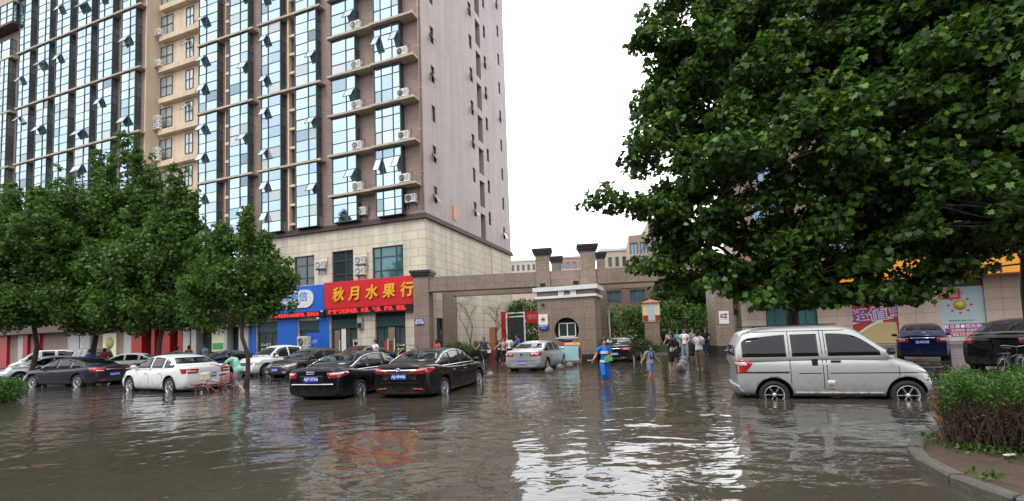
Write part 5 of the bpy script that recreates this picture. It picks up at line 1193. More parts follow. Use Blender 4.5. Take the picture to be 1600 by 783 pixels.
    cm = fixn(loft(csecs).mesh('cabin', [pm])); cm = evalmesh(cm, [('SUBSURF', dict(levels=1, render_levels=1))])
    obj('roof', cm, None, root)
    bb = bvh_of([me, cm]); bc = bvh_of([cm])
    zroof = max(p[1] for p in cab)
    # side windows
    for s_ in (1, -1):
        ang = s_ * pi / 2
        for i, (xa, xb) in enumerate(S['win']):
            lo_ = zbelt + .035; P = []
            N_ = 12; tops = []
            for k in range(N_ + 1):
                x = xa + (xb - xa) * k / N_; zt = min(roof(x) - S.get('wtop', .085), zroof - S.get('wtop', .085)); 
                if zt > lo_ + .02: tops.append((x, zt))
            if len(tops) < 2: continue
            x0_, x1_ = tops[0][0], tops[-1][0]
            P = [(x0_, lo_), (x1_, lo_)] + tops[::-1]
            P = [((-p[0]) * s_, p[1]) for p in P]            # u axis for ang=+-90 is -+x
            q = MB(); decal(q, bc, ang, P, .005, 0, .12); obj('side_window', q, CGL, root)
        if S.get('chrome'):
            q = MB(); line = []
            xa, xb = S['win'][0][0], S['win'][-1][1]
            for k in range(25):
                x = xa - .03 + (xb - xa + .06) * k / 24; line.append((-x * s_, max(min(roof(x) - .068, zroof - .068), zbelt + .03)))
            strip(q, bc, ang, line, .022, .009); strip(q, bc, ang, [(-(xa - .03) * s_, zbelt + .018), (-(xb + .03) * s_, zbelt + .018)], .022, .009); obj('window_trim', q, CHR, root)
    # windscreen and rear window
    for ang, (xl, xu), nm in ((0, (cab[-1][0], cab[-2][0]), 'windscreen'), (pi, (cab[0][0], cab[1][0]), 'rear_window')):
        zl = interp(cab, xl) + .05 if nm == 'windscreen' else S.get('rwz', zbelt + .07); zu = roof(xu) - S.get('rtop', .035) if nm == 'windscreen' else roof(xu) - S.get('rtop', .05)
        zl = max(zl, zbelt + .05); P = []; wl, wu = yside(zl) * .9, yside(zu) - .12
        P = [(-wl, zl), (wl, zl), (wu + .01, zu - .05), (wu - .05, zu), (-wu + .05, zu), (-wu - .01, zu - .05)]
        q = MB(); decal(q, bc, ang, P, .006, 0, .12); obj(nm, q, CGL, root)
    for x in (-S['wb'] / 2, S['wb'] / 2):
        for s_ in (1, -1): wheel(root, x, s_ * (W2 - .125), r, s_, S.get('rim', 'five'))
    # door seams, handles, mirrors
    for s_ in (1, -1):
        for pts in S.get('seams', []):
            q = MB(); strip(q, bb, s_ * pi / 2, [(-p[0] * s_, p[1]) for p in pts], .013, .003, 0, .01)
            if q.v: obj('panel_seam', q, SEAM, root)
    for s_ in (1, -1):
        for (x, z) in S.get('handles', []):
            h, n, _, _ = bb.ray_cast(Vector((x, s_ * 3, z)), Vector((0, -s_, 0)))
            if h: q = MB(); q.box(x - .09, x + .09, h.y - .015, h.y + .03 if s_ > 0 else h.y + .015, z - .018, z + .018, 0, None, .008) if s_ > 0 else q.box(x - .09, x + .09, h.y - .03, h.y + .015, z - .018, z + .018, 0, None, .008); obj('door_handle', q, S.get('handlem', pm), root)
        mx, mz = S['mirror']; q = MB(); q.ball((mx, s_ * (yb + .12), mz), (.075, .11, .07), 12, 8); q.box(mx - .02, mx + .03, s_ * (yb + .06) - .07, s_ * (yb + .06) + .03, mz - .07, mz - .03); obj('mirror', q, S.get('mirrorm', pm), root)
    for (nm, ang, poly, mm, off, sym) in S['decals']:
        for s_ in ((1, -1) if sym else (1,)):
            diag = abs(ang) > .01 and abs(abs(ang) - pi) > .01 and abs(abs(ang) - pi / 2) > .01
            if diag:                                         # corner pieces: u counts from the body corner, + towards the middle
                rear = abs(ang) > pi / 2; xe = xr if rear else xf; uc = -sin(ang) * (xe + (.12 if rear else -.2)) + cos(ang) * W2 * .86
                poly_ = [(uc + (p[0] if rear else -p[0]), p[1]) for p in poly]
            else: poly_ = poly
            P = [(p[0] * s_, p[1]) for p in poly_]
            if s_ < 0: P = P[::-1]
            q = MB(); a_ = ang * s_ if abs(ang) > .01 and abs(abs(ang) - pi) > .01 else ang
            decal(q, bb, a_, P, off, 0, .08); 
            if q.v: obj(nm, q, mm, root)
    for (txt, size, u, z, ang) in S.get('texts', []):
        D = Vector((cos(ang), sin(ang), 0)); U = Vector((-sin(ang), cos(ang), 0))
        h, n, _, _ = bb.ray_cast(D * 4 + U * u + Vector((0, 0, z)), -D)
        if h is None: continue
        up_ = Vector((0, 0, 1)); pmx = Matrix((( U.x, 0, D.x, h.x + D.x * .02), (U.y, 0, D.y, h.y + D.y * .02), (0, 1, 0, z), (0, 0, 0, 1)))
        if size > .05:
            q = MB(); wd = .22; q.box(-wd, wd, -.075, .075, -.012, .0, 0, pmx); pl_ = obj('number_plate', q, PLB, root); q = MB(); textmb(q, txt, size, pmx, 0, .003, .003); obj('plate_text', q, WHITE, pl_)
        else: q = MB(); textmb(q, txt, size * 1.6, pmx @ Matrix.Translation((0, 0, -.008)), 0, .004, .002); obj('badge_text', q, CHR, root)
    for f_ in S.get('extra', []): f_(root, bb, pm)
    return root

def sedan(L=4.7, wb=2.75, fo=.92, W=1.8, H=1.47, deck=1.06, belt=.95, hood=.98, r=.325, rim='five', rearlen=1.0, **kw):
    ro = L - wb - fo; xr, xf = -wb / 2 - ro, wb / 2 + fo; k = wb / 2
    rb = xr + rearlen * .62; ws = k - .12
    S = dict(wb=wb, ro=ro, fo=fo, W=W, r=r, rim=rim, belt=belt,
             top=[(xr, deck - .14), (xr + .08, deck - .02), (xr + .3, deck), (rb + .1, deck + .0), (-k + .35, belt + .04), (0, belt), (ws - .1, hood - .02), (ws + .45, hood - .05), (xf - .45, hood - .20), (xf - .15, hood - .3), (xf, hood - .42)],
             cab=[(rb, deck - .02), (-k + .42, H - .065), (-.35, H - .005), (.12, H - .01), (.42, H - .06), (ws + .05, hood - .02)],
             win=[(rb + .25, -.62 - .28), (-.80, -.09), (.0, ws - .12)], rwz=deck + .06, mirror=(ws - .38, belt + .08),
             seams=[[(-.04, .26), (-.04, belt + .02)], [(ws - .22, .26), (ws - .2, .6), (ws - .28, belt)], [(-.86, belt), (-.9, .7), (-1.0, .42)]],
             handles=[(-.72, belt - .14), (.18, belt - .15)],
             decals=[])
    S.update(kw); return S
def taillights(z0, z1, u0=.47, u1=.9, W=1.8, mm=TAILR, clear=True, zc=None):
    """lamp cluster wrapped round the corner, seen from 35 degrees off the tail"""
    a = pi - .55
    D = [('tail_lamp', a, [(-.16, z0 + .01), (.30, z0), (.34, z1 - .02), (-.24, z1)], mm, .012, True)]
    if clear: D.append(('tail_lamp_lens', a, [(.02, z0 + .05), (.26, z0 + .05), (.28, z0 + .09), (.0, z0 + .10)], TAILW, .02, True))
    return D
def rearstd(deck, W, chrome=True, dark=True):
    D = [('rear_bumper_vent', pi, [(-.55, .27), (.55, .27), (.5, .36), (-.5, .36)], TRIM, .006, False)]
    if chrome: D.append(('boot_trim', pi, [(-.38, deck - .19), (.38, deck - .19), (.38, deck - .155), (-.38, deck - .155)], CHR, .02, False))
    D.append(('bumper_reflector', pi - .35, [(.12, .38), (.38, .385), (.38, .415), (.12, .41)], TAILR, .01, True))
    D.append(('boot_seam', pi, [(-.62, .62), (.62, .62), (.62, .633), (-.62, .633)], SEAM, .004, False))
    return D
def frontstd(hood, lamp=(.58, .72)):
    z0, z1 = lamp
    return [('head_lamp', .55, [(-.22, z0 + .06), (.34, z0), (.36, z1 - .02), (-.3, z1 + .05)], HEADL, .012, True), ('grille', 0, [(-.38, z0 + .0), (.38, z0 + .0), (.44, z1 - .01), (-.44, z1 - .01)], TRIM, .012, False),
            ('grille_bar', 0, [(-.38, z0 + .06), (.38, z0 + .06), (.38, z0 + .085), (-.38, z0 + .085)], CHR, .022, False), ('lower_grille', 0, [(-.5, .28), (.5, .28), (.42, .42), (-.42, .42)], TRIM, .01, False), ('fog_lamp', .45, [(.1, .33), (.28, .34), (.28, .42), (.1, .42)], HEADL, .01, True)]
def solve(xa, ya, xb, wb, side, near):
    """wheel contact a seen at (xa, ya); the other axle is seen at column xb, wb metres away and farther (near=True) -> both on the water plane"""
    A = gp(xa, ya); best = None
    dref = ray(xb, 560); 
    for Yb in np.linspace(A[1] - 4, A[1] + 4, 1601):
        P = atY(xb, 0, Yb); d = ray(xb, (YC + 0)); 
        # column direction nearly vertical: use the point on the water plane region
        lo = atY(xb, 600, Yb); X = lo[0]; dd = sqrt((X - A[0]) ** 2 + (Yb - A[1]) ** 2) - wb
        ok = (Yb > A[1]) == near
        if ok and (best is None or abs(dd) < best[0]): best = (abs(dd), X, Yb)
    return A[:2], np.array([best[1], best[2]])
def place(rear, front, W, side):
    """side +1: the wheels seen are on the car's left"""
    h = atan2(front[1] - rear[1], front[0] - rear[0]); n = np.array([-sin(h), cos(h)]); mid = (np.array(rear) + np.array(front)) / 2 - n * side * (W / 2 - .1)
    return mid, h
# --- white sedan (front to the left, left flank and tail seen)
def seen(rx, ry, fx_, wb, W, side, near=True):
    a, b = solve(rx, ry, fx_, wb, side, near); return place(a, b, W, side)
m_, h_ = seen(267, 613.5, 205, 2.685, 1.79, 1)
car('sedan', 'white sedan with a dark rear window and blue plate beside the woman with the bicycle', 'car',
    sedan(4.6, 2.685, .88, 1.79, 1.48, 1.08, .98, 1.0, .335, 'five', 1.0, decals=taillights(.80, .98, .46, .84) + rearstd(1.08, 1.79)[::2] + frontstd(1.0), texts=[('AJ·82736', .1, 0, .72, pi)]),
    paint('white', (.78, .79, .78), 0, .25), m_, h_, .14)
# --- dark grey sedan at far left
m_, h_ = seen(122.6, 604.5, 53, 2.754, 1.81, 1)
car('sedan', 'dark slate grey sedan with clear red tail lamps, leftmost car standing in the foreground row', 'car',
    sedan(4.78, 2.754, .93, 1.81, 1.44, 1.02, .93, .95, .33, 'ten', 1.0, decals=taillights(.74, .95, .44, .86) + rearstd(1.02, 1.81) + frontstd(.95), texts=[('AJ·C7315', .1, 0, .62, pi)]),
    paint('slate', (.035, .04, .055), .5, .28), m_, h_, .12)
# --- black sedan (hero)
m_, h_ = seen(692, 616, 746, 2.775, 1.83, -1)
def toy(root, bb, pm):
    h, n, _, _ = bb.ray_cast(Vector((-4, 0, .93)), Vector((1, 0, 0)))
    if h: q = MB(); M = Matrix.Translation((h.x - .012, 0, .94)) @ Matrix.Rotation(-pi / 2, 4, 'Y'); q.lathe([(.04, 0), (.058, 0), (.058, .02), (.04, .02), (.04, 0)], 20, 0, M @ Matrix.Diagonal((.8, 1.25, 1, 1))); q.lathe([(.012, 0), (.02, 0), (.02, .022), (.012, .022), (.012, 0)], 12, 0, M @ Matrix.Diagonal((1, 1.8, 1, 1))); obj('badge', q, CHR, root)
    q = MB(); q.tube([(-.72, .25, 1.475), (-.9, .25, 1.56)], .012, 6); obj('aerial', q, TRIM, root)
TD = [('tail_lamp', pi - .5, [(-.14, .84), (.36, .80), (.44, .86), (.40, .93), (.1, .985), (-.2, .985), (-.26, .95)], TAILR, .014, True), ('tail_lamp_lens', pi - .5, [(-.02, .935), (.36, .885), (.40, .915), (.0, .965)], TAILW, .024, True),
      ('boot_trim', pi, [(-.52, .885), (.52, .885), (.52, .945), (-.52, .945)], CHR, .02, False), ('plate_recess', pi, [(-.48, .66), (.48, .66), (.52, .86), (-.52, .86)], TRIM, .004, False),
      ('bumper_edge', pi, [(-.62, .585), (.62, .585), (.62, .6), (-.62, .6)], SEAM, .006, False), ('bumper_reflector', pi - .4, [(.08, .40), (.36, .42), (.36, .45), (.08, .43)], TAILR, .012, True), ('rear_bumper_vent', pi, [(-.5, .24), (.5, .24), (.5, .33), (-.5, .33)], TRIM, .006, False)]
car('sedan', 'glossy black sedan with a wide chrome boot bar, right of the midnight blue sedan', 'car',
    sedan(4.82, 2.775, .95, 1.83, 1.47, 1.08, .96, .98, .33, 'ten', 1.0, chrome=True, handlem=CHR, decals=TD, texts=[('AJ·49446', .115, 0, .755, pi), ('CAMRY', .03, -.42, .69, pi), ('240V', .03, .44, .69, pi)], extra=[toy]),
    paint('black', (.008, .008, .009), .2, .22), m_, h_, .17)
# --- dark blue-black sedan left of it
m2 = m_ + np.array([-2.5, .28]); 
AD = [('tail_lamp', pi - .5, [(-.10, .78), (.22, .76), (.26, .92), (-.24, .94), (-.28, .88)], TAILR, .014, True), ('tail_lamp_lens', pi - .5, [(-.14, .86), (.16, .84), (.2, .9), (-.18, .92)], TAILW, .022, True),
      ('boot_trim', pi, [(-.66, .585), (.66, .585), (.66, .62), (-.66, .62)], CHR, .02, False), ('plate_recess', pi, [(-.34, .66), (.34, .66), (.36, .84), (-.36, .84)], TRIM, .004, False), ('boot_seam', pi, [(-.6, .64), (.6, .64), (.6, .652), (-.6, .652)], SEAM, .004, False)]
def rings(root, bb, pm):
    q = MB()
    h, n, _, _ = bb.ray_cast(Vector((-4, 0, .93)), Vector((1, 0, 0)))
    for i in range(4):
        if h: q.lathe([(.032, 0), (.042, 0), (.042, .012), (.032, .012), (.032, 0)], 18, 0, Matrix.Translation((h.x - .01, -.09 + .06 * i, .92)) @ Matrix.Rotation(-pi / 2, 4, 'Y'))
    if h: obj('badge', q, CHR, root)
car('sedan', 'dark midnight blue sedan with chrome window line, left of the black sedan', 'car',
    sedan(4.8, 2.76, .92, 1.81, 1.45, 1.04, .93, .95, .325, 'seven', 1.0, chrome=True, tumble=.45, decals=AD, texts=[('AJY·375A', .115, 0, .75, pi), ('A6', .035, .56, .78, pi)], extra=[rings]),
    paint('midnight', (.009, .010, .017), .4, .24), m2, h_ + .02, .17)
# --- silver sedan at the guard house
m_, h_ = seen(854, 577.5, 881, 2.709, 1.82, -1)
PD = [('tail_lamp', pi - .45, [(-.14, .82), (.34, .80), (.34, .95), (-.2, .97)], TAILR, .014, True), ('tail_lamp_lens', pi - .45, [(.0, .84), (.1, .84), (.1, .92), (.0, .92)], TAILW, .024, True), ('tail_lamp_lens', pi - .45, [(.18, .84), (.28, .84), (.28, .91), (.18, .91)], TAILW, .024, True),
      ('bumper_edge', pi, [(-.7, .60), (.7, .60), (.7, .612), (-.7, .612)], SEAM, .006, False), ('rear_bumper_vent', pi, [(-.6, .24), (.6, .24), (.58, .32), (-.58, .32)], TRIM, .006, False), ('badge', pi, [(-.05, .84), (.05, .84), (.05, .92), (-.05, .92)], TRIM, .012, False)]
car('sedan', 'silver sedan with a black rear window parked before the guard house', 'car', sedan(4.78, 2.709, .92, 1.82, 1.46, 1.08, .95, .97, .32, 'ten', 1.0, decals=PD, texts=[('AJ·25D66', .11, 0, .5, pi)]), paint('silver', (.52, .54, .57), .5, .3), m_, h_, .13)
# --- black sedan inside the gate, dark green car beyond it
p = gp(966, 565); 
car('sedan', 'black sedan with a red rear shelf lamp waiting in the gateway', 'car', sedan(4.6, 2.7, .9, 1.8, 1.45, 1.05, .95, .97, .32, 'five', decals=taillights(.78, .95, .46, .84) + rearstd(1.05, 1.8), texts=[('AJ·D2618', .11, 0, .6, pi)]), MATS['paint_black'], (p[0] + .5, p[1] + 1.2), h_ - .02, .14)
p = gp(990, 549)
car('estate_car', 'dark green car with a pale rear window behind the black sedan in the gateway', 'car', sedan(4.5, 2.65, .88, 1.8, 1.6, 1.12, 1.0, 1.0, .33, 'five', rearlen=.4, decals=taillights(.9, 1.1, .46, .84)), paint('green', (.012, .04, .03), .4, .3), (p[0] + .4, p[1] + 1.5), h_ + .05, .1, detail=1)
p = gp(965, 543)
car('hatchback', 'small white car far back in the queue inside the gate', 'car', sedan(4.0, 2.5, .8, 1.7, 1.5, 1.1, .98, .98, .3, 'steel', rearlen=.4, decals=taillights(.85, 1.05, .42, .78)), MATS['paint_white'], (p[0], p[1] + 6), h_ + .1, .0, detail=1)
# --- second row, noses towards us
def nose(x, y, hd, dz=0): p = gp(x, y); return (p[0] + cos(hd) * -0 , p[1]), hd
def facing(name, label, cat, S, pm, x, y, hd, dep=.12, detail=1):
    """front axle stands at the water point seen at (x, y); heading hd points out of the bonnet"""
    p = gp(x, y); k = S['wb'] / 2 + S['fo'] * .5; return car(name, label, cat, S, pm, (p[0] - cos(hd) * k, p[1] - sin(hd) * k), hd, dep, detail=detail)
HD = -R(112)
facing('suv', 'white SUV with its bonnet towards us, just right of the slim tree trunk', 'car', sedan(4.45, 2.6, .88, 1.82, 1.66, 1.15, 1.03, 1.08, .35, 'ten', rearlen=.35, decals=frontstd(1.05, (.68, .82))), MATS['paint_white'], 388, 588, HD - .1)
facing('sedan', 'brown grey sedan facing us between the white SUV and the midnight blue car', 'car', sedan(4.8, 2.775, .95, 1.82, 1.47, 1.06, .96, .97, .33, 'five', decals=frontstd(.97, (.60, .74)), texts=[('AJ·Z6053', .1, 0, .5, 0)]), paint('taupe', (.075, .065, .06), .6, .3), 440, 590, HD - .05, detail=2)
facing('sedan', 'navy sedan half hidden behind the midnight blue sedan', 'car', sedan(4.6, 2.7, .9, 1.8, 1.47, 1.05, .95, .97, .32, 'five', decals=frontstd(.97), chrome=True), paint('navy', (.012, .018, .06), .4, .25), 528, 583, HD)
facing('sedan', 'black sedan facing us behind the bonnet of the white sedan', 'car', sedan(4.6, 2.7, .9, 1.8, 1.47, 1.05, .95, .97, .32, 'five', decals=frontstd(.97)), MATS['paint_black'], 205, 592, HD - .35)
facing('sedan', 'dark navy sedan behind the roof of the white sedan', 'car', sedan(4.6, 2.7, .9, 1.8, 1.47, 1.05, .95, .97, .32, 'five', decals=frontstd(.97)), MATS['paint_navy'], 300, 588, HD - .1)
p = gp(172, 586)
car('sedan', 'white sedan farther back between the tan van and the black sedan', 'car', sedan(4.5, 2.6, .9, 1.75, 1.46, 1.05, .95, .97, .31, 'five', decals=frontstd(.97)), MATS['paint_white'], (p[0], p[1] + 1.5), HD - .9, .1, detail=1)
facing('sedan', 'silver white sedan with its bonnet towards us at the left edge', 'car', sedan(4.6, 2.7, .9, 1.8, 1.5, 1.05, .95, .99, .32, 'five', decals=frontstd(.99)), MATS['paint_silver'], 8, 598, HD - .25, detail=2)
def vanspec(L=4.2, wb=2.6, fo=.75, W=1.68, H=1.9, **kw):
    ro = L - wb - fo; k = wb / 2; xr, xf = -k - ro, k + fo
    S = dict(wb=wb, ro=ro, fo=fo, W=W, r=.30, rim='steel', belt=1.15, taper=.1, nose=.12, rslope=.03, tumble=.24, ybelt=.965, gbul=.06,
             top=[(xr, 1.13), (xr + .1, 1.18), (0, 1.17), (k - .35, 1.16), (k + .05, 1.10), (xf - .28, .92), (xf - .08, .80), (xf, .68)],
             cab=[(xr + .10, 1.16), (xr + .24, H - .06), (xr + .9, H), (k - 1.0, H), (k - .72, H - .07), (k + .12, 1.12)],
             win=[(xr + .35, -k + .45), (-k + .62, .12), (.35, k - .32)], rwz=1.22, mirror=(k - .28, 1.2), seams=[[(.22, .3), (.22, H - .12)], [(-k + .53, .3), (-k + .53, H - .12)]], handles=[(.45, 1.03)], decals=[], mirrorm=TRIM)
    S.update(kw); return S
facing('minivan', 'white minivan behind the silver sedan at the left edge', 'van', vanspec(4.1, 2.5, .75, 1.65, 1.9, decals=frontstd(.9, (.72, .86))), MATS['paint_white'], 20, 585, HD - .3)
p = gp(95, 586)
car('minivan', 'tan grey minivan parked side on behind the slate grey sedan', 'van', vanspec(4.3, 2.6, .75, 1.68, 1.9, decals=frontstd(.9, (.72, .86))), paint('tan', (.19, .175, .15), .4, .35), (p[0], p[1] + 2.2), pi - .55, .1, detail=1)

# --- the silver van in the foreground
A_ = gp(1210, 623); B_ = gp(1418, 624.5)
vw = sqrt((A_[0] - B_[0]) ** 2 + (A_[1] - B_[1]) ** 2); print('van wheelbase', vw, A_, B_)
m_, h_ = place(A_[:2], B_[:2], 1.7, -1)
def van_extra(root, bb, pm):
    k = vw / 2
    def hit(x, z, s_=-1): h, n, _, _ = bb.ray_cast(Vector((x, s_ * 3, z)), Vector((0, -s_, 0))); return h.y if h else s_ * .8
    for s_ in (1, -1):
        q = MB(); strip(q, bb, s_ * pi / 2, [(-x * s_, .79) for x in np.linspace(-k - .62, -k + .3, 6)], .035, .008); obj('door_rail', q, TRIM, root)
        for z0, x0, x1 in ((.765, -k + .5, k - 1.5), (.765, k - 1.34, k + .28)):
            q = MB(); strip(q, bb, s_ * pi / 2, [(-x * s_, z0) for x in np.linspace(x0, x1, 4)], .016, .004); obj('crease_shade_line', q, SEAM, root)  # dark strip painted in for the shade line along the pressed crease
        q = MB(); strip(q, bb, s_ * pi / 2, [(-x * s_, .345) for x in np.linspace(-k + .42, k - .42, 8)], .055, .02); obj('sill_trim', q, pm, root)
        q = MB(); decal(q, bb, s_ * pi / 2, [(-(k - 1.33) * s_ + u, z) for u, z in ((-.07, .42), (.07, .42), (.07, .62), (-.07, .62))], .004, 0); obj('fuel_flap', q, pm, root)
        y = hit(k - 1.6, 1.0, s_); q = MB(); q.box(k - 1.66, k - 1.55, y - .02, y + .02, .92, 1.07, 0, None, .01); obj('sliding_door_handle', q, TRIM, root)
        q = MB(); q.lathe([(0, 0), (.03, 0), (.03, .01), (0, .01)], 12, 0, Matrix.Translation((k - 1.33, hit(k - 1.33, .52, s_) , .53)) @ Matrix.Rotation(pi / 2 * (1 if s_ < 0 else -1), 4, 'X')); obj('fuel_cap', q, MATS['print_orange'], root)
        q = MB(); decal(q, bb, s_ * pi / 2, [(-(k + .38) * s_ + u, z) for u, z in ((-.03, .84), (.03, .84), (.03, .87), (-.03, .87))], .006, 0); obj('side_marker', q, TRIM, root)
    q = MB(); q.box(-k - .5, k - 1.1, -.58, -.55, 1.79, 1.815, 0); obj('roof_gutter', q, TRIM, root); q = MB(); q.box(-k - .5, k - 1.1, .55, .58, 1.79, 1.815, 0); obj('roof_gutter', q, TRIM, root)
k = vw / 2; xr, xf = -k - .83, k + .58
VD = [('tail_lamp', pi - .75, [(-.16, .80), (-.04, .76), (.12, .78), (.14, 1.06), (-.18, 1.06), (-.26, .98)], TAILR, .012, True), ('tail_lamp_lens', pi - .75, [(-.18, .94), (.08, .92), (.08, 1.02), (-.16, 1.02)], TAILW, .02, True),
      ('rear_bumper', pi, [(-.74, .26), (.74, .26), (.74, .5), (-.74, .5)], MATS['paint_silver'], .05, False),
      ('head_lamp', .9, [(-.16, .80), (.0, .72), (.16, .74), (.1, .88), (-.1, .97)], HEADL, .012, True), ('grille', 0, [(-.4, .62), (.4, .62), (.44, .72), (-.44, .72)], TRIM, .012, False), ('lower_grille', 0, [(-.5, .3), (.5, .3), (.45, .45), (-.45, .45)], TRIM, .01, False)]
VS = vanspec(4.2, vw, .58, 1.7, 1.79, r=.30, rim='six', zb=.24, belt=1.09, wtop=.19, rwz=1.16,
    top=[(xr, 1.05), (xr + .1, 1.11), (0, 1.10), (k - .55, 1.10), (k - .2, 1.09), (k + .1, .99), (k + .32, .89), (xf - .1, .80), (xf, .68)],
    cab=[(xr + .04, 1.08), (xr + .13, 1.56), (xr + .24, 1.72), (-k + .2, 1.79), (k - 1.15, 1.79), (k - .80, 1.74), (k - .03, 1.06)],
    win=[(xr + .24, -k + .28), (-k + .39, k - 1.52), (k - 1.35, k - .1)],
    seams=[[(k - 1.46, .3), (k - 1.46, 1.68)], [(k - 1.39, .3), (k - 1.39, 1.68)], [(-k + .34, .40), (-k + .34, 1.66)], [(k - .12, .72), (k - .12, 1.06)], [(xr + .2, 1.665), (-.9, 1.68), (k - 1.0, 1.665)]],
    handles=[(k - 1.22, 1.01)], handlem=TRIM, decals=VD, extra=[van_extra])
VS['ro'] = .83
car('minivan', 'big silver minivan with tinted windows standing hub deep in the brown water', 'van', VS, paint('van_silver', (.50, .515, .50), .4, .34), m_, h_, .21)
# --- dark blue hatchback and dark SUV behind the van
p = gp(1433, 562)
HB = sedan(4.2, 2.6, .85, 1.76, 1.62, 1.16, 1.04, 1.04, .32, 'five', rearlen=.38, decals=[('tail_lamp', pi - .45, [(-.14, .84), (.28, .84), (.28, 1.02), (-.2, 1.02)], TAILR, .014, True), ('tail_lamp_lens', pi - .45, [(.04, .9), (.18, .9), (.18, .97), (.04, .97)], TAILW, .022, True), ('boot_trim', pi, [(-.4, 1.0), (.4, 1.0), (.4, 1.03), (-.4, 1.03)], CHR, .02, False), ('bumper_edge', pi, [(-.62, .62), (.62, .62), (.62, .635), (-.62, .635)], SEAM, .006, False)], texts=[('AJ·A5130', .11, 0, .85, pi)])
car('hatchback', 'dark blue car seen from behind between the silver van and the sun poster', 'car', HB, paint('blue', (.006, .014, .075), .4, .25), (p[0] + 1.2, p[1] + 1.1), R(50), .1)
p = gp(1560, 575)
SU = sedan(4.7, 2.7, .9, 1.85, 1.72, 1.15, 1.05, 1.08, .37, 'six', rearlen=.35, decals=[('tail_lamp', pi - .55, [(-.2, 1.0), (.24, .94), (.26, 1.1), (-.26, 1.14)], TAILR, .014, True)], chrome=False)
car('suv', 'black SUV at the right edge behind the hedge', 'car', SU, MATS['paint_black'], (p[0] + 1.3, p[1] + .3), R(27), .12)

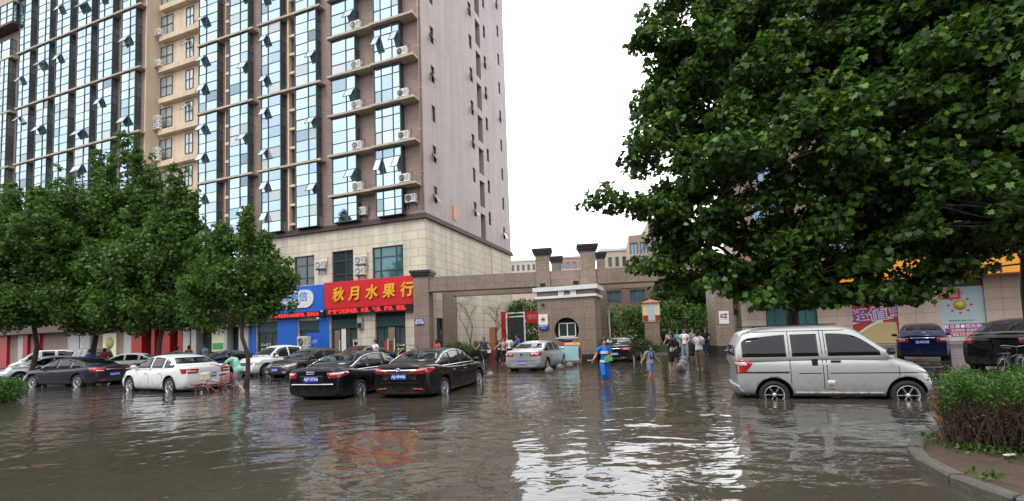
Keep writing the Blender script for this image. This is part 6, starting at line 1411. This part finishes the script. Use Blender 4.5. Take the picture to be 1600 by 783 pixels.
# ================================================================== PEOPLE
SKIN = mat('skin', (.50, .29, .20), .55, noise=.06, nscale=6); HAIR = mat('black_hair', (.012, .010, .009), .45)
EYE_ = mat('eye', (.02, .015, .012), .3); SHOE = mat('dark_shoe', (.03, .025, .025), .6)
def cloth(name, c, **k): return mat('cloth_' + name, c, .8, noise=.16, nscale=7, bump=1.0, bscale=9, **k)
def remesh(mb, name, m, vox=.014, sm=4):
    me = mb.mesh(name, m); me = evalmesh(me, [('REMESH', dict(mode='VOXEL', voxel_size=vox, use_smooth_shade=True)), ('SMOOTH', dict(factor=.5, iterations=sm))])
    me.materials.clear(); me.materials.append(m); return me
def person(label, pos, heading, H, pose, top, bottom, shoes=None, hair='short', kind='trousers', z=0.0, female=True, group=None, sleeve=.5, extra=None):
    """pose: dict of joint positions relative to standing height 1, x forward, y left, z up; missing ones stand at ease"""
    J = dict(hipL=(0, .052, .50), hipR=(0, -.052, .50), kneeL=(.01, .06, .275), kneeR=(.01, -.06, .275), ankL=(-.01, .06, .045), ankR=(-.01, -.06, .045),
             pel=(0, 0, .53), waist=(0, 0, .62), chest=(0, 0, .73), neck=(0, 0, .835), head=(.012, 0, .925), shL=(0, .105, .80), shR=(0, -.105, .80),
             elL=(-.01, .135, .635), elR=(-.01, -.135, .635), wrL=(.05, .135, .50), wrR=(.05, -.135, .50))
    lean = pose.get('lean', 0); J.update({k: v for k, v in pose.items() if k in J})
    if lean:
        for k in ('waist', 'chest', 'neck', 'head', 'shL', 'shR'):
            if k in pose: continue
            x, y, zz = J[k]; dz = zz - .53; J[k] = (x + dz * sin(lean), y, .53 + dz * cos(lean))
        for k in ('elL', 'elR', 'wrL', 'wrR'):
            if k not in pose: x, y, zz = J[k]; J[k] = (x + .27 * sin(lean), y, zz - .27 * (1 - cos(lean)))
    J = {k: Vector(v) * H for k, v in J.items()}
    root = thing('person', label, 'person', (pos[0], pos[1], z), heading, group); V = Vector; s = H
    # body: one continuous surface
    q = MB()
    q.tube([J['pel'] - V((0, 0, .03)) * s, J['pel'], J['waist'], J['chest'], J['chest'] * .4 + J['neck'] * .6, J['neck'] - V((0, 0, .012)) * s], [.075 * s, .088 * s, .073 * s, .085 * s, .062 * s, .034 * s], 12, ell=.72)
    q.tube([J['neck'] - V((0, 0, .02)) * s, J['head'] - V((.012, 0, .03)) * s], [.033 * s, .03 * s], 10)
    for a, b in (('shL', 'shR'),): q.tube([J[a], (J[a] + J[b]) / 2 + V((0, 0, .012)) * s, J[b]], [.034 * s, .042 * s, .034 * s], 10)
    for S_ in 'LR':
        q.tube([J['sh' + S_], J['sh' + S_] * .5 + J['el' + S_] * .5, J['el' + S_]], [.033 * s, .028 * s, .022 * s], 10); q.tube([J['el' + S_], J['el' + S_] * .6 + J['wr' + S_] * .4, J['wr' + S_]], [.023 * s, .023 * s, .015 * s], 10)
        q.tube([J['pel'] * .3 + J['hip' + S_] * .7, J['hip' + S_] * .6 + J['knee' + S_] * .4, J['knee' + S_]], [.056 * s, .052 * s, .034 * s], 10); q.tube([J['knee' + S_], J['knee' + S_] * .65 + J['ank' + S_] * .35, J['ank' + S_]], [.033 * s, .034 * s, .019 * s], 10)
        an = J['ank' + S_]; q.tube([an + V((-.02, 0, -.02)) * s, an + V((.05, 0, -.027)) * s, an + V((.105, 0, -.034)) * s], [.021 * s, .021 * s, .012 * s], 8)
        d = (J['wr' + S_] - J['el' + S_]).normalized(); w = J['wr' + S_]; q.tube([w, w + d * .028 * s, w + d * .05 * s], [.015 * s, .02 * s, .018 * s], 8, ell=.55)
    hd = J['head']; q.ball(hd, (.052 * s, .044 * s, .066 * s), 16, 12); q.ball(hd + V((.028, 0, -.03)) * s, (.025 * s, .026 * s, .03 * s), 10, 8); q.ball(hd + V((.054, 0, -.008)) * s, (.010 * s, .008 * s, .014 * s), 8, 6)
    for y in (-1, 1): q.ball(hd + V((0, .045 * y, -.003)) * s, (.008 * s, .006 * s, .016 * s), 8, 6)
    bme = remesh(q, 'body', SKIN, .0125)
    # fingers grow out of each palm, joined into the same mesh
    f = MB()
    for S_, sg in (('L', 1), ('R', -1)):
        w = J['wr' + S_]; d = (w - J['el' + S_]).normalized(); side = V((0, 0, 1)).cross(d); side = side.normalized() if side.length > .1 else V((1, 0, 0)); nrm = d.cross(side)
        for i, L_ in enumerate((.036, .041, .038, .029)):
            b = w + d * .045 * s + side * (.013 - .0088 * i) * s; f.tube([b - d * .01 * s, b + d * L_ * .5 * s, b + d * L_ * .85 * s - nrm * .012 * s, b + d * L_ * .8 * s - nrm * .022 * s], [.0052 * s, .005 * s, .0045 * s, .0035 * s], 6)
        b = w + d * .015 * s + side * .014 * s; f.tube([b, b + (d * .6 + side * .8) * .02 * s, b + (d * .95 + side * .5) * .036 * s], [.006 * s, .0055 * s, .004 * s], 6)
    bm = bmesh.new(); bm.from_mesh(bme); fm_ = f.mesh('f', SKIN); bm.from_mesh(fm_); bm.to_mesh(bme); bm.free()
    for p in bme.polygons: p.use_smooth = True
    obj('body', bme, None, root)
    q = MB()
    for y in (-1, 1): q.ball(hd + V((.047, .017 * y, .004)) * s, (.006 * s, .009 * s, .005 * s), 8, 6)
    obj('eyes', q, EYE_, root)
    q = MB(); q.ball(hd + V((.047, 0, -.032)) * s, (.006 * s, .015 * s, .004 * s), 8, 6); obj('mouth', q, mat('lips', (.3, .08, .07), .5), root)
    # hair
    q = MB(); q.ball(hd + V((-.014, 0, .020)) * s, (.062 * s, .056 * s, .066 * s), 16, 12); q.ball(hd + V((-.03, 0, -.012)) * s, (.045 * s, .052 * s, .055 * s), 14, 10)
    if hair == 'long': q.tube([hd + V((-.03, 0, .02)) * s, hd + V((-.05, 0, -.06)) * s, hd + V((-.055, 0, -.15)) * s], [.046 * s, .045 * s, .025 * s], 12, ell=.9)
    if hair == 'tail': q.tube([hd + V((-.055, 0, .01)) * s, hd + V((-.085, 0, -.02)) * s, hd + V((-.08, 0, -.09)) * s], [.018 * s, .02 * s, .008 * s], 8)
    if hair == 'bob': q.ball(hd + V((-.018, 0, -.012)) * s, (.05 * s, .055 * s, .06 * s), 14, 10)
    obj('hair', remesh(q, 'hair', HAIR, .014, 2), None, root)
    # top
    g = 1.17; q = MB()
    q.tube([J['pel'] + V((0, 0, -.015)) * s, J['pel'] + V((0, 0, .02)) * s, J['waist'], J['chest'], J['chest'] * .4 + J['neck'] * .6, J['neck'] - V((0, 0, .028)) * s], [.092 * s * g * .98, .09 * s * g, .075 * s * g, .088 * s * g, .066 * s * g, .038 * s * g], 14, ell=.76)
    q.tube([J['shL'], (J['shL'] + J['shR']) / 2 + V((0, 0, .008)) * s, J['shR']], [.040 * s, .046 * s, .040 * s], 10)
    for S_ in 'LR':
        a, b, c = J['sh' + S_], J['el' + S_], J['wr' + S_]
        if sleeve <= 1: q.tube([a, a + (b - a) * sleeve], [.043 * s, .04 * s], 10)
        else: q.tube([a, b, b + (c - b) * (sleeve - 1)], [.042 * s, .032 * s, .024 * s], 10)
    obj('shirt', remesh(q, 'shirt', top, .014, 3), None, root)
    q = MB(); hL, hR = J['hipL'], J['hipR']
    if kind == 'skirt':
        q.tube([J['pel'] + V((0, 0, .05)) * s, J['pel'], (hL + hR) / 2 - V((0, 0, .06)) * s, (J['kneeL'] + J['kneeR']) / 2 + V((0, 0, .05)) * s], [.082 * s, .1 * s, .108 * s, .10 * s], 16, ell=.8)
    else:
        q.tube([J['pel'] + V((0, 0, .045)) * s, J['pel'], (hL + hR) / 2 - V((0, 0, .02)) * s], [.08 * s, .1 * s, .085 * s], 14, ell=.78)
        end = {'shorts': .75, 'trousers': 1.8, 'rolled': 1.45}[kind]
        for S_ in 'LR':
            a, b, c = J['hip' + S_], J['knee' + S_], J['ank' + S_]
            if end <= 1: q.tube([J['pel'] * .3 + a * .7, a + (b - a) * .45, a + (b - a) * end], [.062 * s, .062 * s, .056 * s], 12)
            else: q.tube([J['pel'] * .3 + a * .7, a + (b - a) * .45, b, b + (c - b) * (end - 1)], [.062 * s, .06 * s, .046 * s, .038 * s], 12)
    obj('skirt' if kind == 'skirt' else kind if kind != 'rolled' else 'rolled_trousers', remesh(q, 'bottom', bottom, .014, 3), None, root)
    if shoes:
        for S_ in 'LR':
            an = J['ank' + S_]; q = MB(); q.tube([an + V((-.03, 0, -.028)) * s, an + V((.03, 0, -.028)) * s, an + V((.11, 0, -.034)) * s], [.024 * s, .026 * s, .018 * s], 10, ell=1.0); obj('shoe', q, shoes, root)
    if extra: extra(root, J, s)
    return root
def bag(name, label, pos, rz, w, d, h, m, strap=.25, cat='bag'):
    t = thing(name, label, cat, pos, rz); q = MB(); q.box(-w / 2, w / 2, -d / 2, d / 2, 0, h, 0, None, min(w, d) * .25); obj('pouch', q, m, t)
    q = MB(); q.tube([(-w * .35, 0, h * .95), (-w * .2, 0, h + strap * .8), (0, 0, h + strap), (w * .2, 0, h + strap * .8), (w * .35, 0, h * .95)], .008, 6); obj('strap', q, m, t); return t
def wpos(x, y): p = gp(x, y); return (p[0], p[1])
def hw(root, v):      # world position of a point given in a person's own frame
    h = root.rotation_euler[2]; return (root.location[0] + v.x * cos(h) - v.y * sin(h), root.location[1] + v.x * sin(h) + v.y * cos(h), root.location[2] + v.z)
BLUEW = cloth('royal_blue', (.01, .16, .62)); WH = cloth('white', (.72, .72, .74)); NAVY = cloth('navy', (.02, .03, .09)); GREY = cloth('grey', (.22, .22, .26)); MINT = cloth('mint', (.25, .60, .45)); BLACK = cloth('black', (.012, .012, .014)); DENIM = cloth('denim', (.16, .28, .48)); PINKC = cloth('pink', (.75, .12, .14)); TAUPE = cloth('taupe', (.17, .13, .10)); KHAKI = cloth('olive_grey', (.22, .22, .17)); LBL = cloth('light_blue', (.25, .5, .72)); PURP = cloth('purple', (.06, .03, .10)); ORNG = cloth('orange', (.6, .15, .05)); ROSE = cloth('rose_print', (.45, .28, .26)); BRB = cloth('bright_blue', (.01, .09, .5))
toward = -pi / 2; away = pi / 2
# woman in blue wading towards us
def stripes(root, J, s):
    q = MB(); c = J['chest']; q.tube([c + Vector((0, 0, -.035)) * s, c + Vector((0, 0, .015)) * s], [.1095 * s, .1095 * s], 20, ell=.78, cap=False); obj('white_stripe', q, WH, root); q = MB(); c = J['pel']; q.tube([c + Vector((0, 0, -.005)) * s, c + Vector((0, 0, .04)) * s], [.1125 * s, .108 * s], 20, ell=.79, cap=False); obj('white_stripe', q, WH, root)
w1 = person('woman in a blue and white outfit wading towards us, sandals in hand', wpos(946, 598), toward + .1, 1.62, dict(lean=.06, elR=(-.01, -.165, .66), wrR=(.06, -.24, .58), elL=(.02, .14, .655), wrL=(.13, .04, .64), kneeR=(.09, -.05, .285), ankR=(-.0, -.06, .06), kneeL=(.0, .05, .27), ankL=(-.05, .05, .045)), BLUEW, BLUEW, None, 'long', 'rolled', -.20, extra=stripes)
p = hw(w1, Vector((.09, -.30, .57)) * 1.62); q = MB()
for k in (0, 1): q.tube([(-.1, .03 * k, .02 * k), (0, .03 * k, .0), (.1, .03 * k, .02)], [.03, .035, .03], 8, ell=.5)
tag(obj('sandals', q, cloth('tan', (.35, .25, .16)), None, p), 'pair of tan sandals carried by the wading woman in blue', 'sandals')
p = hw(w1, Vector((.17, .03, .58)) * 1.62); bag('handbag', 'green and white bag held at the chest of the woman in blue', (p[0], p[1], p[2] - .05), .2, .26, .1, .13, cloth('lime', (.12, .5, .12)), .08)
# child in dungarees
def bib(root, J, s):
    q = MB(); c = J['chest']; q.box(.078 * s, .092 * s, -.05 * s, .05 * s, c.z - .10 * s, c.z + .02 * s, 0, None, .004)
    for y in (-.04, .04): q.tube([(c.x + .085 * s, y * s, c.z + .02 * s), (c.x + .05 * s, y * s * 1.1, c.z + .095 * s), (c.x - .05 * s, y * s * 1.1, c.z + .09 * s), (c.x - .09 * s, -y * s * .6, c.z - .05 * s)], .008 * s, 6)
    obj('bib_straps', q, NAVY, root)
person('child with both arms held out, wading in denim shorts and a dark bib top', wpos(1017, 591), toward + .35, 1.34, dict(elL=(0, .165, .67), wrL=(.05, .25, .57), elR=(0, -.17, .68), wrR=(.04, -.27, .60), head=(.04, .0, .90), kneeR=(.06, -.05, .28)), cloth('child_top', (.28, .30, .42)), DENIM, None, 'bob', 'shorts', -.20, extra=bib)
# woman in black looking at her phone
w3 = person('woman in a short black dress, one hand raised to her head, beside the bollards', wpos(1052, 583), toward - .9, 1.63, dict(elR=(.08, -.15, .72), wrR=(.07, -.06, .90), elL=(.02, .13, .64), wrL=(.12, .10, .60), ankL=(-.02, .035, .05), ankR=(.03, -.04, .05)), BLACK, BLACK, SHOE, 'bob', 'skirt', -.10, sleeve=.8)
p = hw(w3, Vector((.10, .13, .42)) * 1.63); bag('handbag', 'black shoulder bag hanging on the arm of the woman in black', p, .6, .34, .14, .24, BLACK, .3)
p = hw(w3, Vector((.14, .09, .56)) * 1.63); bag('paper_bag', 'small white bag held by the woman in black above her black bag', p, .3, .14, .06, .13, WH, .05)
# woman in a white blouse and long brown skirt
person('woman in a white blouse and brown trousers with folded arms right of the bollards', wpos(1094, 577), R(35), 1.62, dict(elL=(.0, .13, .66), wrL=(.13, .02, .66), elR=(.02, -.13, .66), wrR=(.13, .03, .68), head=(.02, 0, .93)), WH, TAUPE, cloth('beige_shoe', (.5, .38, .28)), 'tail', 'trousers', -.06)
person('man in a white t-shirt and light jeans standing with the group at the kerb', wpos(1071, 562), toward - .5, 1.68, dict(wrL=(.1, .1, .56)), WH, cloth('pale_jeans', (.22, .30, .36)), SHOE, 'short', 'trousers', -.02, False)
person('man in an olive grey shirt with dark trousers behind the man in white', wpos(1083, 560), toward + .3, 1.70, dict(elR=(.03, -.13, .64), wrR=(.1, -.1, .64)), KHAKI, BLACK, SHOE, 'short', 'trousers', -.02, False, sleeve=1.2)
person('person in a white top standing between the bollards and the woman in black', wpos(1048, 558), toward + .2, 1.66, dict(wrL=(.12, .06, .6)), WH, BLACK, SHOE, 'short', 'trousers', -.02, False)
person('person in an orange shirt half hidden at the corner of the guard house', wpos(948, 558), toward, 1.6, dict(), ORNG, BLACK, SHOE, 'short', 'trousers', 0, False)
# people behind cars
person('woman in a bright pink top with long hair behind the black sedan', wpos(683, 569), R(100), 1.58, dict(), PINKC, BLACK, SHOE, 'long', 'trousers', .0)
person('man in a white shirt by the fruit shop door behind the dark sedans', wpos(587, 578), toward - .6, 1.68, dict(elR=(.08, -.14, .66), wrR=(.22, -.12, .60)), WH, NAVY, SHOE, 'short', 'trousers', 0, False)
person('person in a light blue shirt seen from behind over the roof of the white sedan', wpos(276, 587), away, 1.68, dict(), LBL, NAVY, SHOE, 'short', 'trousers', .0, False)
person('person in a light blue shirt at the teal shop door left of the slim tree', wpos(318, 583), toward, 1.68, dict(), LBL, NAVY, SHOE, 'short', 'trousers', .1, False)
person('person in an orange shirt by the red pillar left of the light blue shirt', wpos(295, 583), away, 1.62, dict(), ORNG, BLACK, SHOE, 'short', 'trousers', .1, False)
person('man in a bright blue shirt beside the tan minivan', wpos(139, 592), toward, 1.68, dict(), BRB, BLACK, SHOE, 'short', 'trousers', 0, False)
person('person in a red top by the cream panel behind the tan minivan', wpos(163, 590), away, 1.62, dict(), cloth('red', (.4, .03, .02)), BLACK, SHOE, 'short', 'trousers', .1, False)
person('man in a royal blue shirt leaning over the roof of the silver sedan', wpos(812, 566), R(-160), 1.70, dict(lean=.15, elR=(.14, -.14, .66), wrR=(.24, -.1, .62)), BRB, NAVY, SHOE, 'short', 'trousers', 0, False)
person('person in a white shirt seen from behind, next to the silver sedan', wpos(797, 566), R(80), 1.62, dict(), WH, BLACK, SHOE, 'short', 'trousers', 0, False)
person('person in a pale pink top whose head shows above the silver van tail', wpos(1180, 566), toward + .3, 1.62, dict(elR=(.05, -.1, .66), wrR=(.16, -.1, .68)), cloth('pale_pink', (.6, .4, .38)), NAVY, SHOE, 'tail', 'trousers', .0)

person('man in a grey shirt standing by the rear of the cars in the gateway', wpos(935, 561) , away, 1.66, dict(), GREY, BLACK, SHOE, 'short', 'trousers', 0, False)
person('person in a pale pink top far back under the lamp post canopy', wpos(962, 546), toward, 1.62, dict(), cloth('pale_pink', (.6, .4, .38)), BLACK, SHOE, 'bob', 'trousers', 0)
person('person in a dark top far back near the foot of the cream booth', wpos(1030, 550), toward + .4, 1.64, dict(), NAVY, TAUPE, SHOE, 'short', 'trousers', .05, False)
person('second person far back near the cream booth, in a grey green shirt', wpos(1022, 549), away, 1.66, dict(), KHAKI, NAVY, SHOE, 'short', 'trousers', .05, False)
person('woman in a white top behind the man in the olive grey shirt', wpos(1060, 556), toward - .3, 1.6, dict(wrL=(.1, .08, .6)), LBL, BLACK, SHOE, 'long', 'trousers', .02)
person('person in a black shirt by the iron gate', wpos(1104, 556), toward - .2, 1.66, dict(elL=(.02, .13, .64), wrL=(.12, .08, .62)), BLACK, NAVY, SHOE, 'short', 'trousers', .02, False)

# ================================================================== BICYCLES AND SCOOTERS
def cyc_wheel(root, x, z, r, name='wheel'):
    q = MB(); n = 28; pts = [(x + r * cos(2 * pi * i / n), 0, z + r * sin(2 * pi * i / n)) for i in range(n + 1)]; q.tube(pts, .018, 6, cap=False); t = obj(name, q, RUB, root)
    q = MB(); pts = [(x + (r - .028) * cos(2 * pi * i / n), 0, z + (r - .028) * sin(2 * pi * i / n)) for i in range(n + 1)]; q.tube(pts, .010, 5, cap=False)
    for k in range(14): a = 2 * pi * k / 14; q.tube([(x, .02 * (-1) ** k, z), (x + (r - .03) * cos(a), 0, z + (r - .03) * sin(a))], .0022, 3, cap=False)
    q.tube([(x, -.04, z), (x, .04, z)], .02, 8); obj('rim', q, CHR, t)
def bicycle(label, pos, rz, z, m, r=.31, L_=.52, group=None, basket=False, rear_seat=False):
    t = thing('bicycle', label, 'bicycle', (pos[0], pos[1], z), rz, group)
    cyc_wheel(t, -L_, r, r); cyc_wheel(t, L_, r, r)
    q = MB(); bb = (-.08, 0, r - .02); st_ = (-.2, 0, r + .42); hd0 = (L_ - .18, 0, r + .38); hd1 = (L_ - .15, 0, r + .25)
    for a, b, w in ((bb, st_, .016), (bb, hd1, .02), (bb, (-L_, 0, r), .011), (st_, (-L_, 0, r), .01), ((-.17, 0, r + .3), hd0, .016), (hd0, (L_, 0, r), .014), ((st_[0], 0, st_[2]), (-.23, 0, r + .54), .012), (hd0, (L_ - .2, 0, r + .58), .012)): q.tube([a, b], w, 8)
    obj('frame', q, m, t)
    q = MB(); x = L_ - .2; q.tube([(x - .12, -.27, r + .60), (x, -.22, r + .62), (x + .03, 0, r + .58), (x, .22, r + .62), (x - .12, .27, r + .60)], .012, 8); obj('handlebar', q, CHR, t)
    q = MB(); q.ball((-.25, 0, r + .57), (.14, .08, .035), 12, 8); obj('saddle', q, BLK, t)
    q = MB()
    for s_ in (1, -1): q.tube([(-.08, 0, r - .02), (-.08 + .1 * s_, .06 * s_, r - .12 * s_)], .009, 6); q.box(-.12 + .1 * s_, -.04 + .1 * s_, .06 * s_, .06 * s_ + .07 * s_, r - .13 * s_, r - .11 * s_) if s_ > 0 else q.box(-.22, -.14, -.13, -.06, r + .11, r + .13)
    q.lathe([(.085, -.004), (.09, 0), (.085, .004)], 20, 0, Matrix.Translation((-.08, .03, r - .02)) @ Matrix.Rotation(pi / 2, 4, 'X')); obj('pedals', q, GRL, t)
    q = MB(); pts = lambda x0: [(x0 + (r + .03) * cos(a), 0, r + (r + .03) * sin(a)) for a in np.linspace(.25, pi - .3, 12)]; q.tube(pts(-L_), .02, 6); obj('mudguard', q, m, t); q = MB(); q.tube(pts(L_), .02, 6); obj('mudguard', q, m, t)
    q = MB(); q.box(-L_ - .2, -L_ + .28, -.06, .06, 2 * r + .10, 2 * r + .12); q.tube([(-L_, .05, r), (-L_ - .1, .05, 2 * r + .1)], .007, 5); q.tube([(-L_, -.05, r), (-L_ - .1, -.05, 2 * r + .1)], .007, 5); obj('rack', q, GRL, t)
    if basket:
        q = MB(); x0 = L_ - .08
        for zz_ in np.linspace(r + .34, r + .58, 6): q.tube([(x0, -.15, zz_), (x0 + .25, -.16, zz_), (x0 + .25, .16, zz_), (x0, .15, zz_), (x0, -.15, zz_)], .005, 4)
        for a in np.linspace(-.15, .15, 6): q.tube([(x0 + .25, a, r + .58), (x0 + .24, a, r + .34), (x0, a, r + .34), (x0, a, r + .58)], .004, 4)
        obj('basket', q, GRL, t)
    if rear_seat:
        q = MB()
        for zz_ in np.linspace(2 * r + .12, 2 * r + .36, 5): q.tube([(-L_ - .2, -.13, zz_), (-L_ + .2, -.14, zz_), (-L_ + .2, .14, zz_), (-L_ - .2, .13, zz_), (-L_ - .2, -.13, zz_)], .008, 5)
        for a in np.linspace(-L_ - .2, -L_ + .2, 7): q.tube([(a, -.14, 2 * r + .12), (a, -.14, 2 * r + .36)], .006, 4); q.tube([(a, .14, 2 * r + .12), (a, .14, 2 * r + .36)], .006, 4)
        obj('rear_basket', q, MATS['kiosk_red'], t)
    return t
REDB = mat('bike_red', (.4, .015, .015), .3, coat=.5)
# woman in mint pushing her red bicycle to the left
pm_ = gp(372, 611); 
person('woman in a mint green top and grey rolled trousers bending forward to push her bicycle', (pm_[0], pm_[1]), pi - .1, 1.58, dict(lean=.42, kneeL=(.03, .06, .29), ankL=(-.18, .06, .09), kneeR=(.06, -.06, .28), ankR=(.02, -.06, .06), head=(.215, 0, .885), elL=(.29, .14, .64), wrL=(.45, .15, .68), elR=(.30, -.14, .62), wrR=(.45, -.15, .64)), MINT, GREY, None, 'tail', 'rolled', -.12)
bicycle('red bicycle with a rear basket pushed by the woman in mint green', (pm_[0] - .72, pm_[1] - .12), pi - .05, -.24, REDB, .26, .48, rear_seat=True)
p = (pm_[0] - 1.0, pm_[1] - .2, .42); bag('shopping_bag', 'bulging cream plastic shopping bag hanging from the handlebar of the red bicycle', p, .2, .3, .2, .28, cloth('cream_plastic', (.62, .56, .42)), .12)
# two women with bicycles by the planter
pc = gp(757, 567); person('woman in a purple top sitting on a bicycle with her arms spread wide', (pc[0], pc[1]), toward - .1, 1.6, dict(elL=(.05, .19, .68), wrL=(.16, .26, .60), elR=(.05, -.19, .68), wrR=(.16, -.26, .60), kneeL=(.16, .09, .33), ankL=(.12, .09, .1), kneeR=(.12, -.09, .30), ankR=(.0, -.1, .05)), PURP, BLACK, SHOE, 'short', 'trousers', -.03)
bicycle('dark bicycle ridden by the woman in purple', (pc[0] + .02, pc[1] - .2), toward - .1, -.1, BLK, .3, .5, 'bicycles by the planter')
p = gp(764, 567); bag('white_bag', 'white bag at the hip of the woman in purple on the bicycle', (p[0] + .05, p[1] - .35, .62), .2, .22, .08, .18, WH, .2)
pc = gp(787, 568); person('woman in a rose patterned top walking beside the second bicycle', (pc[0], pc[1]), toward + .2, 1.58, dict(elR=(.06, -.2, .70), wrR=(.12, -.32, .64), elL=(.0, .13, .65), wrL=(.1, .1, .58)), ROSE, BLACK, SHOE, 'tail', 'trousers', -.05)
def scooter(label, pos, rz, z, m, group=None):
    t = thing('scooter', label, 'scooter', (pos[0], pos[1], z), rz, group)
    for x in (-.55, .6):
        q = MB(); q.lathe([(.11, -.05), (.2, -.045), (.225, 0), (.2, .045), (.11, .05), (.11, -.05)], 20, 0, Matrix.Translation((x, 0, .225)) @ Matrix.Rotation(pi / 2, 4, 'X')); w = obj('wheel', q, RUB, t); q = MB(); q.lathe([(.0, -.03), (.11, -.03), (.11, .03), (0, .03)], 12, 0, Matrix.Translation((x, 0, .225)) @ Matrix.Rotation(pi / 2, 4, 'X')); obj('rim', q, RIM, w)
    q = MB(); q.prism([(-.85, .5), (-.7, .32), (-.3, .3), (-.1, .26), (.3, .26), (.42, .34), (.52, .85), (.44, .95), (.32, .5), (-.02, .36), (-.1, .66), (-.85, .72)], -.14, .14); b_ = obj('body', q, m, t)
    q = MB(); q.box(-.8, -.08, -.13, .13, .69, .78, 0, None, .03); obj('seat', q, BLK, t)
    q = MB(); q.tube([(.6, .07, .225), (.47, .05, .9), (.42, 0, 1.02)], .02, 6); q.tube([(.34, -.32, 1.05), (.42, 0, 1.02), (.34, .32, 1.05)], .016, 6)
    for s_ in (1, -1): q.tube([(.36, .22 * s_, 1.04), (.4, .26 * s_, 1.22)], .006, 5); q.ball((.4, .27 * s_, 1.26), (.015, .06, .045), 8, 6)
    obj('handlebar', q, BLK, t); q = MB(); q.ball((.5, 0, .92), (.06, .09, .08), 10, 8); obj('head_lamp', q, HEADL, t); q = MB(); q.box(-1.0, -.72, -.15, .15, .75, 1.0, 0, None, .04); obj('top_box', q, BLK, t); return t
DBL = mat('scooter_blue', (.02, .05, .2), .3, coat=.6)
p = gp(775, 566); scooter('dark scooter standing between the two women by the planter', (p[0], p[1]), toward + .5, -.1, mat('scooter_black', (.02, .02, .025), .3, coat=.6))
p = gp(652, 574); scooter('blue scooter parked at the foot of the left granite pillar behind the black sedan', (p[0], p[1] + .4), R(170), -.0, DBL)
p = gp(634, 575); scooter('black scooter by the fruit shop door behind the dark sedans', (p[0], p[1] + .5), R(150), -.0, MATS['scooter_black'])
p = gp(95, 600); scooter('black motor scooter in front of the tan minivan', (p[0] , p[1] - .2), R(200), -.15, MATS['scooter_black'])
p = gp(1146, 574); 
bicycle('small white folding bicycle just behind the tail of the silver van', (p[0], p[1]), R(70), -.12, MATS['white_paint'], .2, .36)
p = gp(1590, 590); q_ = bicycle('bicycle with a pale wheel leaning behind the hedge before the black SUV', (p[0] - .1, p[1]), R(25), -.1, GRL, .33, .52)

# leaves and scraps drifting on the water
r = np.random.default_rng(15); n = 140
px_ = np.stack([r.uniform(150, 1560, n), r.uniform(612, 775, n)], 1); pos = np.array([gp(x, y, .004) for x, y in px_]); pos = pos[(pos[:, 0] < 4.6)]
q = MB()
for p_ in pos:
    a_ = r.uniform(0, 6.28); L_ = r.uniform(.025, .06)
    V_ = [(p_[0] + L_ * (cos(a_) * y - sin(a_) * x), p_[1] + L_ * (sin(a_) * y + cos(a_) * x), .005 + .006 * r.random()) for x, y in OVAL]; q.add(V_, [tuple(range(len(V_)))])
tag(obj('floating_leaves', q, leafmat('floating_leaf', (.06, .05, .015), (.05, .08, .015), (.12, .09, .03), .1)), 'scattered fallen leaves drifting on the brown water', 'leaves', None, 'stuff')
